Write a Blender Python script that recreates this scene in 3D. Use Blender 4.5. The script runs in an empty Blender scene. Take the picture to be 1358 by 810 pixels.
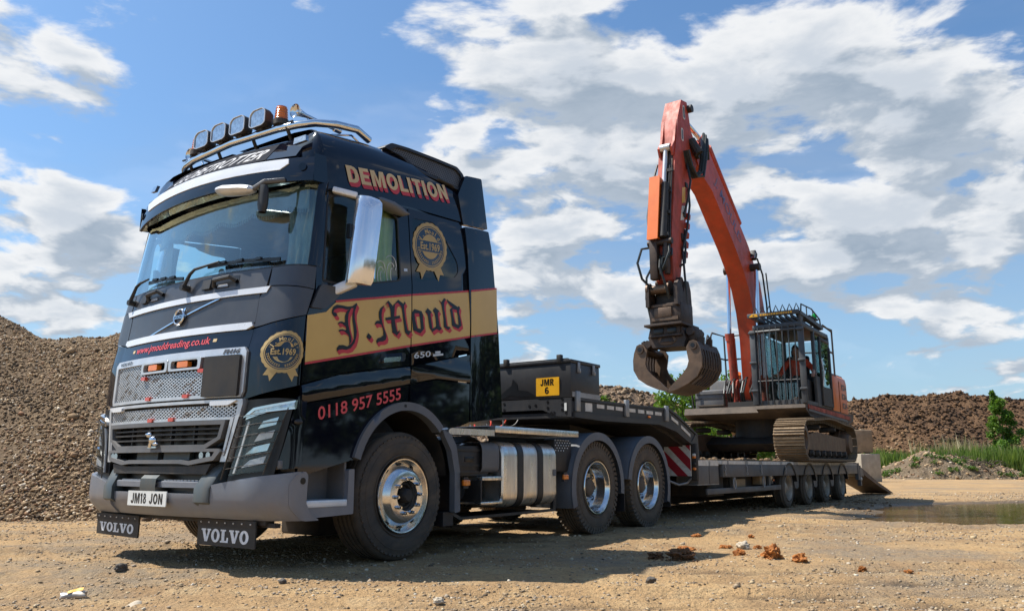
import bpy, bmesh, math, random
import numpy as np
from mathutils import Vector, Matrix, Euler
from mathutils.geometry import delaunay_2d_cdt
PI = math.pi
R = math.radians
scene = bpy.context.scene
C = scene.collection
random.seed(7)

# ------------------------------------------------------------------ camera
cam_d = bpy.data.cameras.new('camera'); cam = bpy.data.objects.new('camera', cam_d); C.objects.link(cam)
cam.location = (0, 0, 0.762)
cam.rotation_mode = 'XYZ'
cam.rotation_euler = (PI/2 + 0.1996, -0.002, 0)
cam_d.sensor_fit = 'HORIZONTAL'; cam_d.sensor_width = 36.0
cam_d.lens = 36.0*1052.4/1358.0
cam_d.clip_start = 0.05; cam_d.clip_end = 3000
scene.camera = cam

# ------------------------------------------------------------------ exposure
scene.view_settings.view_transform = 'Standard'
scene.view_settings.look = 'None'
scene.view_settings.exposure = 0.6
scene.view_settings.gamma = 1.0
scene.cycles.use_denoising = True
scene.cycles.max_bounces = 8
scene.cycles.transparent_max_bounces = 12
scene.cycles.caustics_reflective = False
scene.cycles.caustics_refractive = False

# ------------------------------------------------------------------ sun
to_sun = Vector((-0.628, 0.096, 1.0)).normalized()
SUN_EL = math.asin(to_sun.z)
sun_d = bpy.data.lights.new('sun', 'SUN'); sun_d.energy = 4.8; sun_d.angle = R(0.53); sun_d.color = (1.0, 0.945, 0.86)
sun = bpy.data.objects.new('sun', sun_d); C.objects.link(sun)
sun.rotation_euler = to_sun.to_track_quat('Z', 'Y').to_euler()
sun.location = (-20, 5, 40)

# ------------------------------------------------------------------ world: Nishita sky with a procedural cumulus layer
def nd(nt, t, loc=(0, 0), **kw):
    n = nt.nodes.new(t); n.location = loc
    for k, v in kw.items(): setattr(n, k, v)
    return n
def mth(nt, op, a, b=None, c=None, clamp=False):
    n = nt.nodes.new('ShaderNodeMath'); n.operation = op; n.use_clamp = clamp
    for i, x in enumerate((a, b, c)):
        if x is None: continue
        if isinstance(x, (int, float)): n.inputs[i].default_value = x
        else: nt.links.new(x, n.inputs[i])
    return n.outputs[0]
def vmth(nt, op, a, b=None, out=0):
    n = nt.nodes.new('ShaderNodeVectorMath'); n.operation = op
    for i, x in enumerate((a, b)):
        if x is None: continue
        if isinstance(x, (tuple, list)): n.inputs[i].default_value = x
        elif isinstance(x, (int, float)): n.inputs['Scale'].default_value = x
        else: nt.links.new(x, n.inputs[i])
    return n.outputs[out]
def sstep(nt, x, a, b, lo=0.0, hi=1.0):
    n = nt.nodes.new('ShaderNodeMapRange'); n.interpolation_type = 'SMOOTHSTEP'
    nt.links.new(x, n.inputs[0])
    n.inputs[1].default_value = a; n.inputs[2].default_value = b; n.inputs[3].default_value = lo; n.inputs[4].default_value = hi
    return n.outputs[0]
def noise(nt, vec, scale, detail=6, rough=0.55, dist=0.0, lac=2.0, out='Fac'):
    n = nt.nodes.new('ShaderNodeTexNoise')
    if vec is not None: nt.links.new(vec, n.inputs['Vector'])
    n.inputs['Scale'].default_value = scale; n.inputs['Detail'].default_value = detail
    n.inputs['Roughness'].default_value = rough; n.inputs['Distortion'].default_value = dist; n.inputs['Lacunarity'].default_value = lac
    return n.outputs[out]
def mixc(nt, f, a, b, blend='MIX'):
    n = nt.nodes.new('ShaderNodeMix'); n.data_type = 'RGBA'; n.blend_type = blend
    if isinstance(f, (int, float)): n.inputs[0].default_value = f
    else: nt.links.new(f, n.inputs[0])
    for i, x in ((6, a), (7, b)):
        if isinstance(x, (tuple, list)): n.inputs[i].default_value = tuple(x) + ((1,) if len(x) == 3 else ())
        else: nt.links.new(x, n.inputs[i])
    return n.outputs[2]

world = bpy.data.worlds.new('World'); scene.world = world; world.use_nodes = True
wt = world.node_tree; wt.nodes.clear()
sky = nd(wt, 'ShaderNodeTexSky'); sky.sky_type = 'NISHITA'; sky.sun_disc = False
sky.sun_elevation = SUN_EL; sky.sun_rotation = math.atan2(to_sun.x, to_sun.y)
sky.air_density = 1.15; sky.dust_density = 1.3; sky.ozone_density = 1.6; sky.altitude = 60
SKY_STRENGTH = 0.085
tc = nd(wt, 'ShaderNodeTexCoord'); D = tc.outputs['Generated']
sep = nd(wt, 'ShaderNodeSeparateXYZ'); wt.links.new(D, sep.inputs[0])
dz = mth(wt, 'MAXIMUM', sep.outputs[2], 0.0)
def cloud_plane(vec):
    sp = nd(wt, 'ShaderNodeSeparateXYZ'); wt.links.new(vec, sp.inputs[0])
    h = mth(wt, 'MAXIMUM', sp.outputs[2], 0.0); ih = mth(wt, 'DIVIDE', 1.0, mth(wt, 'ADD', h, 0.38))
    cm = nd(wt, 'ShaderNodeCombineXYZ')
    wt.links.new(mth(wt, 'MULTIPLY', sp.outputs[0], ih), cm.inputs[0]); wt.links.new(mth(wt, 'MULTIPLY', sp.outputs[1], ih), cm.inputs[1]); wt.links.new(mth(wt, 'MULTIPLY', h, 2.4), cm.inputs[2])
    return cm.outputs[0]
def px_dir(x, y):
    f, pi_ = 1052.4, 0.1996
    a, b = (x-679)/f, -(y-405)/f
    return Vector((a, math.cos(pi_)-math.sin(pi_)*b, math.sin(pi_)+math.cos(pi_)*b)).normalized()
# where the photograph's cumulus banks stand in the sky: (direction given as a picture point, angular size, weight)
BANKS = [(1080, 230, .34, .055), (720, 220, .22, .035), (20, 60, .13, .26), (85, 260, .06, .19), (40, 340, .14, .19), (50, 412, .06, .15), (410, 5, .04, .14),
         (560, 50, .07, .15), (650, 95, .09, .16), (800, 45, .11, .15), (930, 110, .11, .16), (1060, 60, .10, .16), (1190, 90, .10, .15), (620, 205, .08, .18), (760, 235, .10, .17),
         (715, 350, .09, .22), (1240, 255, .10, .17), (1100, 275, .07, .17), (1290, 150, .07, .14), (845, 398, .07, .20), (1255, 433, .07, .16), (1010, 190, .08, .09),
         (1180, 345, .08, .13), (1020, 345, .09, .17), (1330, 495, .05, .13), (930, 390, .06, .11), (680, 470, .05, .14), (1330, 310, .08, .14), (880, 200, .07, .07),
         (290, 120, .19, -.20), (490, 150, .05, -.08), (140, 200, .05, -.10), (1080, 450, .09, -.06), (1240, 380, .05, -.05), (1350, 40, .08, -.06)]
def banks(vec):
    tot = None
    for (bx, by, sg, wgt) in BANKS:
        df = vmth(wt, 'MULTIPLY', vmth(wt, 'SUBTRACT', vec, tuple(px_dir(bx, by))), (1.0/sg, 1.0/sg, 1.75/sg))
        e = mth(wt, 'MULTIPLY', mth(wt, 'POWER', 0.3679, vmth(wt, 'DOT_PRODUCT', df, df, out=1)), wgt)
        tot = e if tot is None else mth(wt, 'ADD', tot, e)
    return tot
Dn = vmth(wt, 'NORMALIZE', D)
Du = vmth(wt, 'NORMALIZE', vmth(wt, 'ADD', Dn, (-0.022, 0.0, 0.036)))      # the same sky a little nearer the sun: lights the cloud tops
P0, P1 = cloud_plane(Dn), cloud_plane(Du)
wv = vmth(wt, 'SCALE', vmth(wt, 'SUBTRACT', noise(wt, P0, 4.0, 2, 0.5, out='Color'), (0.5, 0.5, 0.5)), 0.09)
W0, W1 = vmth(wt, 'ADD', P0, wv), vmth(wt, 'ADD', P1, wv)
dens = mth(wt, 'ADD', mth(wt, 'ADD', mth(wt, 'MULTIPLY', noise(wt, W0, 6.2, 9, 0.55), 0.9), 0.03), banks(Dn))
densb = mth(wt, 'ADD', mth(wt, 'ADD', mth(wt, 'MULTIPLY', noise(wt, W1, 6.2, 5, 0.53), 0.9), 0.03), banks(Du))
cov = sstep(wt, dens, 0.545, 0.66)
veil = sstep(wt, noise(wt, vmth(wt, 'MULTIPLY', W0, (0.6, 1.0, 1.0)), 0.9, 6, 0.62), 0.44, 0.82, 0.0, 0.48)
cov = mth(wt, 'MULTIPLY', mth(wt, 'MAXIMUM', cov, veil), sstep(wt, sep.outputs[2], -0.02, 0.01))
lit = mth(wt, 'SUBTRACT', dens, densb)
shade = sstep(wt, lit, -0.075, 0.085)
core = sstep(wt, dens, 0.62, 0.86)
cl_white = (1.0, 1.01, 1.02)
cl_mid = (0.62, 0.69, 0.78)
cl_grey = (0.31, 0.40, 0.51)
c1 = mixc(wt, mth(wt, 'MULTIPLY', core, 0.85), cl_white, cl_mid)
c2 = mixc(wt, shade, mixc(wt, mth(wt, 'ADD', mth(wt, 'MULTIPLY', core, 0.45), 0.40), cl_mid, cl_grey), c1)
horizon = sstep(wt, dz, 0.0, 0.30, 0.55, 0.0)
skyc = mixc(wt, 1.0, sky.outputs[0], (0.78, 1.04, 1.24), 'MULTIPLY')
bg_s = nd(wt, 'ShaderNodeBackground'); wt.links.new(skyc, bg_s.inputs[0]); bg_s.inputs[1].default_value = SKY_STRENGTH
bg_c = nd(wt, 'ShaderNodeBackground'); wt.links.new(c2, bg_c.inputs[0]); bg_c.inputs[1].default_value = 0.61
bg_h = nd(wt, 'ShaderNodeBackground'); bg_h.inputs[0].default_value = (0.50, 0.68, 0.88, 1); bg_h.inputs[1].default_value = 0.64
mx0 = nd(wt, 'ShaderNodeMixShader'); wt.links.new(horizon, mx0.inputs[0]); wt.links.new(bg_s.outputs[0], mx0.inputs[1]); wt.links.new(bg_h.outputs[0], mx0.inputs[2])
mx = nd(wt, 'ShaderNodeMixShader'); wt.links.new(mth(wt, 'MULTIPLY', cov, 0.97), mx.inputs[0])
world.cycles.sampling_method = 'MANUAL'; world.cycles.sample_map_resolution = 512
wt.links.new(mx0.outputs[0], mx.inputs[1]); wt.links.new(bg_c.outputs[0], mx.inputs[2])
wo = nd(wt, 'ShaderNodeOutputWorld'); wt.links.new(mx.outputs[0], wo.inputs[0])

# ------------------------------------------------------------------ materials
MATS = {}
def pm(name, c, c2=None, scale=6.0, rough=0.5, metal=0.0, bump=0.0, bscale=None, coat=0.0, rvar=0.1, dirt=0.0, dirtc=(0.20, 0.15, 0.10), dz0=0.3, dz1=1.6, spec=0.5, aniso=None):
    """procedural principled material: two-tone noise, roughness variation, fine bump, dust that thickens towards dz0"""
    m = bpy.data.materials.new(name); m.use_nodes = True; nt = m.node_tree
    b = nt.nodes['Principled BSDF']
    co = nt.nodes.new('ShaderNodeTexCoord').outputs['Object']
    if aniso: co = vmth(nt, 'MULTIPLY', co, aniso)
    n = noise(nt, co, scale, 5, 0.6)
    col = mixc(nt, sstep(nt, n, 0.35, 0.65), c, c2 or tuple(x*0.85 for x in c))
    b.inputs['Metallic'].default_value = metal
    rr = mth(nt, 'ADD', rough-rvar*0.5, mth(nt, 'MULTIPLY', noise(nt, co, scale*2.7, 4, 0.6), rvar), clamp=True)
    if dirt > 0:
        sp = nt.nodes.new('ShaderNodeSeparateXYZ'); nt.links.new(co, sp.inputs[0])
        g = sstep(nt, sp.outputs[2], dz1, dz0)
        k = sstep(nt, noise(nt, vmth(nt, 'MULTIPLY', co, (1, 1, 0.35)), 7.0, 7, 0.68), 0.32, 0.78)
        f = mth(nt, 'MULTIPLY', mth(nt, 'ADD', mth(nt, 'MULTIPLY', g, 0.7), 0.22), mth(nt, 'MULTIPLY', k, dirt*1.5), clamp=True)
        col = mixc(nt, f, col, dirtc)
        rr = mth(nt, 'ADD', rr, mth(nt, 'MULTIPLY', f, 0.5), clamp=True)
        if metal > 0:
            nt.links.new(mth(nt, 'MULTIPLY', mth(nt, 'SUBTRACT', 1.0, f), metal), b.inputs['Metallic'])
    nt.links.new(col, b.inputs['Base Color']); nt.links.new(rr, b.inputs['Roughness'])
    b.inputs['Specular IOR Level'].default_value = spec
    b.inputs['Coat Weight'].default_value = coat; b.inputs['Coat Roughness'].default_value = 0.03
    if bump > 0:
        bn = nt.nodes.new('ShaderNodeBump'); bn.inputs['Strength'].default_value = 1.0; bn.inputs['Distance'].default_value = bump
        nt.links.new(noise(nt, co, bscale or scale*6, 5, 0.6), bn.inputs['Height']); nt.links.new(bn.outputs[0], b.inputs['Normal'])
    MATS[name] = m; return m
def glass(name, tint, dens, rough=0.0, refl=1.5):
    """thin tinted window pane: mostly clear, sky reflected by Fresnel"""
    m = bpy.data.materials.new(name); m.use_nodes = True; nt = m.node_tree; nt.nodes.clear()
    o = nt.nodes.new('ShaderNodeOutputMaterial')
    tr = nt.nodes.new('ShaderNodeBsdfTransparent'); tr.inputs[0].default_value = tuple(t*(1-dens) for t in tint) + (1,)
    gl = nt.nodes.new('ShaderNodeBsdfGlossy'); gl.inputs['Roughness'].default_value = rough; gl.inputs[0].default_value = (.88, 1, 1, 1)
    fr = nt.nodes.new('ShaderNodeFresnel'); fr.inputs[0].default_value = 1.52
    co = nt.nodes.new('ShaderNodeTexCoord').outputs['Object']
    df = nt.nodes.new('ShaderNodeBsdfDiffuse'); df.inputs[0].default_value = (0.35, 0.33, 0.28, 1)
    mx = nt.nodes.new('ShaderNodeMixShader'); nt.links.new(mth(nt, 'ADD', mth(nt, 'MULTIPLY', fr.outputs[0], refl), 0.02), mx.inputs[0])
    nt.links.new(tr.outputs[0], mx.inputs[1]); nt.links.new(gl.outputs[0], mx.inputs[2])
    m2 = nt.nodes.new('ShaderNodeMixShader'); nt.links.new(sstep(nt, noise(nt, co, 4, 7, 0.7), 0.45, 0.85, 0.0, 0.12), m2.inputs[0])
    nt.links.new(mx.outputs[0], m2.inputs[1]); nt.links.new(df.outputs[0], m2.inputs[2])
    nt.links.new(m2.outputs[0], o.inputs[0]); MATS[name] = m; return m
def emis_lens(name, c, rough=0.15, trans=0.0):
    m = pm(name, c, rough=rough, coat=0.6, scale=20); 
    m.node_tree.nodes['Principled BSDF'].inputs['Transmission Weight'].default_value = trans
    return m

pm('black_paint', (0.0035, 0.0048, 0.011), (0.003, 0.004, 0.009), 2.0, 0.035, 0.0, spec=0.58, rvar=0.03, dirt=0.05, dirtc=(0.10, 0.08, 0.06), dz0=0.4, dz1=1.3)
pm('grey_paint', (0.085, 0.086, 0.092), (0.073, 0.074, 0.08), 3.0, 0.36, 0.5, rvar=0.1, dirt=0.20, dirtc=(0.22, 0.17, 0.11), dz0=0.3, dz1=1.2)
pm('bumper_grey', (0.205, 0.222, 0.255), (0.18, 0.195, 0.225), 3.0, 0.32, 0.15, rvar=0.14, dirt=0.16, dirtc=(0.24, 0.17, 0.10), dz0=0.3, dz1=0.8)
pm('green_grey', (0.075, 0.092, 0.097), (0.062, 0.078, 0.083), 4.0, 0.42, 0.1, rvar=0.1, dirt=0.25)
pm('dark_plastic', (0.016, 0.017, 0.019), (0.012, 0.013, 0.014), 8.0, 0.5, rvar=0.15, bump=0.0006, bscale=300, dirt=0.25)
pm('grey_plastic', (0.13, 0.133, 0.138), (0.11, 0.113, 0.118), 6.0, 0.5, rvar=0.15, bump=0.0004, bscale=260, dirt=0.2)
pm('arch_grey', (0.12, 0.132, 0.15), (0.10, 0.112, 0.13), 5.0, 0.5, rvar=0.15, dirt=0.25)
pm('chrome', (0.72, 0.74, 0.76), (0.66, 0.68, 0.70), 5.0, 0.10, 1.0, rvar=0.08)
pm('mirror_cover', (0.88, 0.90, 0.93), (0.82, 0.84, 0.87), 3.0, 0.16, 0.80, rvar=0.10, aniso=(3, 1, 0.3))
pm('sign_dark', (0.028, 0.032, 0.042), (0.024, 0.027, 0.036), 4.0, 0.8, rvar=0.1, spec=0.03)
pm('sign_letter', (0.62, 0.63, 0.66), (0.56, 0.57, 0.60), 4.0, 0.7, rvar=0.1, spec=0.1)
pm('satin_silver', (0.64, 0.65, 0.66), (0.56, 0.57, 0.58), 8.0, 0.32, 0.45, rvar=0.12, dirt=0.18)
pm('white_trim', (0.78, 0.80, 0.82), (0.72, 0.74, 0.76), 4.0, 0.28, 0.15, rvar=0.08, dirt=0.05)
pm('polished_alu', (0.80, 0.79, 0.77), (0.70, 0.69, 0.67), 9.0, 0.14, 1.0, rvar=0.12, dirt=0.12, dz0=0.2, dz1=0.9)
pm('tank_alu', (0.80, 0.785, 0.75), (0.68, 0.66, 0.62), 5.0, 0.26, 1.0, rvar=0.16, dirt=0.30, dirtc=(0.26, 0.19, 0.12), dz0=0.3, dz1=1.1, aniso=(1, 2.2, 0.6))
pm('rubber', (0.040, 0.035, 0.030), (0.055, 0.047, 0.039), 8.0, 0.72, rvar=0.2, bump=0.001, bscale=120, dirt=0.75, dirtc=(0.16, 0.12, 0.08), dz0=-0.5, dz1=0.9)
pm('dusty_rubber', (0.075, 0.060, 0.045), (0.10, 0.08, 0.058), 9.0, 0.85, rvar=0.15, bump=0.001, bscale=120, dirt=0.5, dirtc=(0.17, 0.13, 0.09), dz0=-0.5, dz1=0.6)
pm('flap_rubber', (0.009, 0.010, 0.012), (0.013, 0.013, 0.015), 9.0, 0.5, rvar=0.2, bump=0.0006, bscale=200, dirt=0.14, dz0=0.1, dz1=0.5)
pm('chassis_black', (0.012, 0.012, 0.013), (0.022, 0.019, 0.016), 5.0, 0.6, rvar=0.2, dirt=0.5, dirtc=(0.10, 0.075, 0.05))
pm('gold', (0.62, 0.42, 0.13), (0.58, 0.385, 0.115), 2.0, 0.32, 0.0, rvar=0.06)
pm('gold_flat', (0.47, 0.33, 0.13), (0.43, 0.30, 0.115), 5.0, 0.45, 0.1, rvar=0.06)
pm('cream_letter', (0.60, 0.46, 0.24), (0.56, 0.42, 0.22), 5.0, 0.45, rvar=0.06)
pm('red_letter', (0.50, 0.035, 0.05), (0.46, 0.03, 0.045), 5.0, 0.45, rvar=0.06)
pm('pink_red', (0.66, 0.075, 0.085), (0.62, 0.065, 0.075), 5.0, 0.45, rvar=0.06)
pm('ink_black', (0.004, 0.004, 0.005), (0.003, 0.003, 0.004), 5.0, 0.35, rvar=0.06)
pm('navy_decal', (0.006, 0.010, 0.024), (0.005, 0.008, 0.02), 5.0, 0.25, coat=0.5)
pm('plate_white', (0.74, 0.75, 0.72), (0.68, 0.69, 0.66), 10.0, 0.4)
pm('plate_yellow', (0.78, 0.40, 0.012), (0.72, 0.36, 0.01), 10.0, 0.4, dirt=0.05)
pm('flap_white', (0.80, 0.83, 0.86), (0.62, 0.65, 0.68), 30.0, 0.5)
emis_lens('amber', (0.85, 0.20, 0.012), trans=0.25)
emis_lens('marker_orange', (0.85, 0.22, 0.02))
emis_lens('marker_red', (0.62, 0.06, 0.02))
pm('lamp_glass', (0.55, 0.58, 0.60), (0.36, 0.38, 0.40), 40.0, 0.08, 0.9, rvar=0.1, coat=1.0)
glass('windscreen_glass', (0.68, 0.90, 0.90), 0.02, refl=2.3)
glass('side_glass', (0.80, 0.92, 0.93), 0.06, refl=1.1)
glass('tint_glass', (0.02, 0.025, 0.03), 0.45, refl=.75)
glass('clear_glass', (0.86, 0.92, 0.92), 0.04, refl=.8)
glass('lamp_cover', (0.92, 0.93, 0.93), 0.02, refl=.5)
glass('visor_smoke', (0.14, 0.12, 0.10), 0.35)
pm('cloth_green', (0.66, 0.80, 0.30), (0.74, 0.86, 0.38), 8.0, 0.8, bump=0.001)
pm('hi_vis', (0.42, 0.58, 0.03), (0.35, 0.50, 0.03), 9.0, 0.7)
pm('cloth_grey', (0.50, 0.54, 0.56), (0.38, 0.42, 0.45), 6.0, 0.85, bump=0.001)
pm('interior', (0.085, 0.088, 0.095), (0.07, 0.072, 0.078), 8.0, 0.75)
pm('interior_beige', (0.42, 0.37, 0.30), (0.36, 0.31, 0.25), 8.0, 0.8)

# ------------------------------------------------------------------ mesh builders
class B:
    def __init__(s): s.v = []; s.f = []
    def add(s, vs, fs):
        o = len(s.v); s.v.extend([tuple(v) for v in vs]); s.f.extend([tuple(i+o for i in f) for f in fs]); return s
    def box(s, c, d, rot=None, bev=0.0):
        hx, hy, hz = d[0]/2, d[1]/2, d[2]/2
        if bev <= 0:
            vs = [Vector((x, y, z)) for x in (-hx, hx) for y in (-hy, hy) for z in (-hz, hz)]
            fs = [(0, 1, 3, 2), (4, 6, 7, 5), (0, 4, 5, 1), (2, 3, 7, 6), (0, 2, 6, 4), (1, 5, 7, 3)]
        else:
            b = min(bev, hx*.95, hy*.95, hz*.95)
            bm = bmesh.new(); bmesh.ops.create_cube(bm, size=1.0)
            for v in bm.verts: v.co = Vector((v.co.x*d[0], v.co.y*d[1], v.co.z*d[2]))
            bmesh.ops.bevel(bm, geom=bm.edges[:], offset=b, segments=2, profile=0.5, affect='EDGES')
            bm.verts.ensure_lookup_table(); vs = [v.co.copy() for v in bm.verts]; fs = [tuple(v.index for v in f.verts) for f in bm.faces]; bm.free()
        M = rot.to_matrix() if isinstance(rot, Euler) else (rot if rot is not None else Matrix.Identity(3))
        c = Vector(c); return s.add([M @ v + c for v in vs], fs)
    def bb(s, x0, x1, y0, y1, z0, z1, bev=0.0):
        return s.box(((x0+x1)/2, (y0+y1)/2, (z0+z1)/2), (abs(x1-x0), abs(y1-y0), abs(z1-z0)), None, bev)
    def cyl(s, p0, p1, r0, r1=None, n=16, cap=True):
        r1 = r0 if r1 is None else r1
        p0, p1 = Vector(p0), Vector(p1); ax = (p1-p0).normalized()
        q = ax.to_track_quat('Z', 'Y').to_matrix()
        vs = []
        for p, r in ((p0, r0), (p1, r1)):
            for i in range(n):
                a = 2*PI*i/n; vs.append(p + q @ Vector((r*math.cos(a), r*math.sin(a), 0)))
        fs = [(i, (i+1) % n, n+(i+1) % n, n+i) for i in range(n)]
        if cap: fs += [tuple(range(n-1, -1, -1)), tuple(range(n, 2*n))]
        return s.add(vs, fs)
    def tube(s, pts, r, n=8, closed=False, cap=True):
        pts = [Vector(p) for p in pts]; m = len(pts); vs = []; fs = []
        rs = r if isinstance(r, (list, tuple)) else [r]*m
        up = None
        for i, p in enumerate(pts):
            if closed: t = pts[(i+1) % m]-pts[i-1]
            else: t = pts[min(i+1, m-1)]-pts[max(i-1, 0)]
            t.normalize()
            if up is None:
                up = Vector((0, 0, 1)) if abs(t.z) < 0.9 else Vector((1, 0, 0))
            x = up.cross(t); 
            if x.length < 1e-6: x = Vector((1, 0, 0)).cross(t)
            x.normalize(); y = t.cross(x); up = y
            for k in range(n):
                a = 2*PI*k/n; vs.append(p + (x*math.cos(a)+y*math.sin(a))*rs[i])
        for i in range(m if closed else m-1):
            j = (i+1) % m
            for k in range(n): fs.append((i*n+k, i*n+(k+1) % n, j*n+(k+1) % n, j*n+k))
        if cap and not closed: fs += [tuple(range(n-1, -1, -1)), tuple(range((m-1)*n, m*n))]
        return s.add(vs, fs)
    def lathe(s, prof, origin=(0, 0, 0), axis='X', n=48, a0=0.0, a1=2*PI):
        """prof: list of (along axis, radius)"""
        full = abs(a1-a0-2*PI) < 1e-6; k = n if full else n+1; vs = []; fs = []; o = Vector(origin)
        for (h, r) in prof:
            for i in range(k):
                a = a0+(a1-a0)*i/n; c_, s_ = r*math.cos(a), r*math.sin(a)
                vs.append(o + (Vector((h, c_, s_)) if axis == 'X' else Vector((c_, h, s_)) if axis == 'Y' else Vector((c_, s_, h))))
        for j in range(len(prof)-1):
            for i in range(n):
                i2 = (i+1) % k; fs.append((j*k+i, j*k+i2, (j+1)*k+i2, (j+1)*k+i))
        return s.add(vs, fs)
    def prism(s, poly, a, b, axis='X', inset=0.0):
        """poly in the two other axes (order: X->(y,z), Y->(x,z), Z->(x,y)), extruded from a to b"""
        def mk(p, h): return Vector((h, p[0], p[1])) if axis == 'X' else Vector((p[0], h, p[1])) if axis == 'Y' else Vector((p[0], p[1], h))
        n = len(poly); vs = [mk(p, a) for p in poly]+[mk(p, b) for p in poly]
        return s.add(vs, [(i, (i+1) % n, n+(i+1) % n, n+i) for i in range(n)]+[tuple(range(n-1, -1, -1)), tuple(range(n, 2*n))])
    def bar(s, p0, p1, w, h, up=(0, 0, 1), bev=0.0):
        p0, p1 = Vector(p0), Vector(p1); t = (p1-p0); L = t.length; t.normalize()
        x = t.cross(Vector(up)); 
        if x.length < 1e-5: x = t.cross(Vector((1, 0, 0)))
        x.normalize(); y = x.cross(t)
        M = Matrix((x, t, y)).transposed()
        return s.box((p0+p1)/2, (w, L, h), M, bev)
    def grid(s, rows, close_u=False):
        n = len(rows[0]); vs = [p for r in rows for p in r]; fs = []
        for j in range(len(rows)-1):
            for i in range(n if close_u else n-1):
                i2 = (i+1) % n; fs.append((j*n+i, j*n+i2, (j+1)*n+i2, (j+1)*n+i))
        return s.add(vs, fs)
    def ball(s, c, r, n=10, m=7, sc=(1, 1, 1)):
        rows = []
        for j in range(m+1):
            t = PI*j/m
            rows.append([Vector(c)+Vector((sc[0]*r*math.sin(t)*math.cos(2*PI*i/n), sc[1]*r*math.sin(t)*math.sin(2*PI*i/n), sc[2]*r*math.cos(t))) for i in range(n)])
        return s.grid(rows, True)

def mesh(name, b, mat, smooth=True, ang=35):
    me = bpy.data.meshes.new(name); me.from_pydata([tuple(v) for v in b.v], [], b.f)
    bm = bmesh.new(); bm.from_mesh(me)
    bmesh.ops.remove_doubles(bm, verts=bm.verts[:], dist=1e-5)
    bmesh.ops.recalc_face_normals(bm, faces=bm.faces[:]); bm.to_mesh(me); bm.free()
    if smooth:
        me.polygons.foreach_set('use_smooth', [True]*len(me.polygons)); me.set_sharp_from_angle(angle=R(ang))
    if mat: me.materials.append(MATS[mat] if isinstance(mat, str) else mat)
    return me
def obj(name, b, mat, parent=None, smooth=True, ang=35, loc=None, rot=None):
    me = b if isinstance(b, bpy.types.Mesh) else mesh(name, b, mat, smooth, ang)
    o = bpy.data.objects.new(name, me); C.objects.link(o)
    if parent: o.parent = parent
    if loc is not None: o.location = loc
    if rot is not None: o.rotation_euler = rot
    return o
def empty(name, loc=(0, 0, 0), rz=0.0, parent=None):
    o = bpy.data.objects.new(name, None); C.objects.link(o); o.location = loc; o.rotation_euler = (0, 0, rz); o.empty_display_size = 0.2
    if parent: o.parent = parent
    return o
def tag(o, label=None, cat=None, group=None, kind=None):
    if label: o['label'] = label
    if cat: o['category'] = cat
    if group: o['group'] = group
    if kind: o['kind'] = kind
    return o
def copy_tree(o, parent=None):
    c = o.copy(); C.objects.link(c); c.parent = parent
    for ch in list(o.children): copy_tree(ch, c)
    return c

def pip(p, poly):
    x, y = p; c = False; n = len(poly)
    for i in range(n):
        x1, y1 = poly[i]; x2, y2 = poly[i-1]
        if (y1 > y) != (y2 > y) and x < (x2-x1)*(y-y1)/(y2-y1)+x1: c = not c
    return c
def resample(poly, step):
    out = []
    for i, p in enumerate(poly):
        q = poly[(i+1) % len(poly)]; L = math.hypot(q[0]-p[0], q[1]-p[1]); k = max(1, int(math.ceil(L/step)))
        for j in range(k): out.append((p[0]+(q[0]-p[0])*j/k, p[1]+(q[1]-p[1])*j/k))
    return out
def rounded(poly, r, n=4):
    """round the corners of a polygon; r may be a list"""
    out = []; m = len(poly)
    for i, p in enumerate(poly):
        rr = r[i] if isinstance(r, (list, tuple)) else r
        a = Vector(poly[i-1]); p_ = Vector(p); c = Vector(poly[(i+1) % m])
        d1, d2 = (a-p_), (c-p_); k = min(rr, d1.length*.45, d2.length*.45)
        if k < 1e-4: out.append(tuple(p)); continue
        A, Cc = p_+d1.normalized()*k, p_+d2.normalized()*k
        for j in range(n+1):
            t = j/n; q = A*(1-t)**2+p_*2*t*(1-t)+Cc*t*t; out.append((q.x, q.y))
    return out
def panel(poly, holes=(), mp=None, step=0.12, d=0.0, thick=0.02, b=None, lip=0.004):
    """sheet cut to poly (minus holes) in the plane of a surface map mp(s,z,d), with a turned edge of depth thick"""
    b = b or B()
    loops = [resample(poly, step)]+[resample(h, step) for h in holes]
    pts = []; edges = []
    for lp in loops:
        o = len(pts); pts += lp; edges += [(o+i, o+(i+1) % len(lp)) for i in range(len(lp))]
    nb = len(pts)
    xs = [p[0] for p in poly]; ys = [p[1] for p in poly]
    gx = min(xs)+step*.5
    while gx < max(xs):
        gy = min(ys)+step*.5
        while gy < max(ys):
            q = (gx, gy)
            if pip(q, loops[0]) and not any(pip(q, h) for h in loops[1:]) and min((q[0]-w[0])**2+(q[1]-w[1])**2 for w in pts[:nb]) > (step*.35)**2: pts.append(q)
            gy += step
        gx += step
    vo, eo, fo, ov, oe, of = delaunay_2d_cdt([Vector(p) for p in pts], edges, [], 0, 1e-6)
    fs = []
    for f in fo:
        cx = sum(vo[i].x for i in f)/3; cy = sum(vo[i].y for i in f)/3
        if pip((cx, cy), loops[0]) and not any(pip((cx, cy), h) for h in loops[1:]): fs.append(tuple(f))
    b.add([mp(v.x, v.y, d) for v in vo], fs)
    if thick > 0:
        for lp in loops:
            n = len(lp); vs = [mp(p[0], p[1], d) for p in lp]+[mp(p[0], p[1], d-thick) for p in lp]
            b.add(vs, [(i, (i+1) % n, n+(i+1) % n, n+i) for i in range(n)])
    return b

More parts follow.
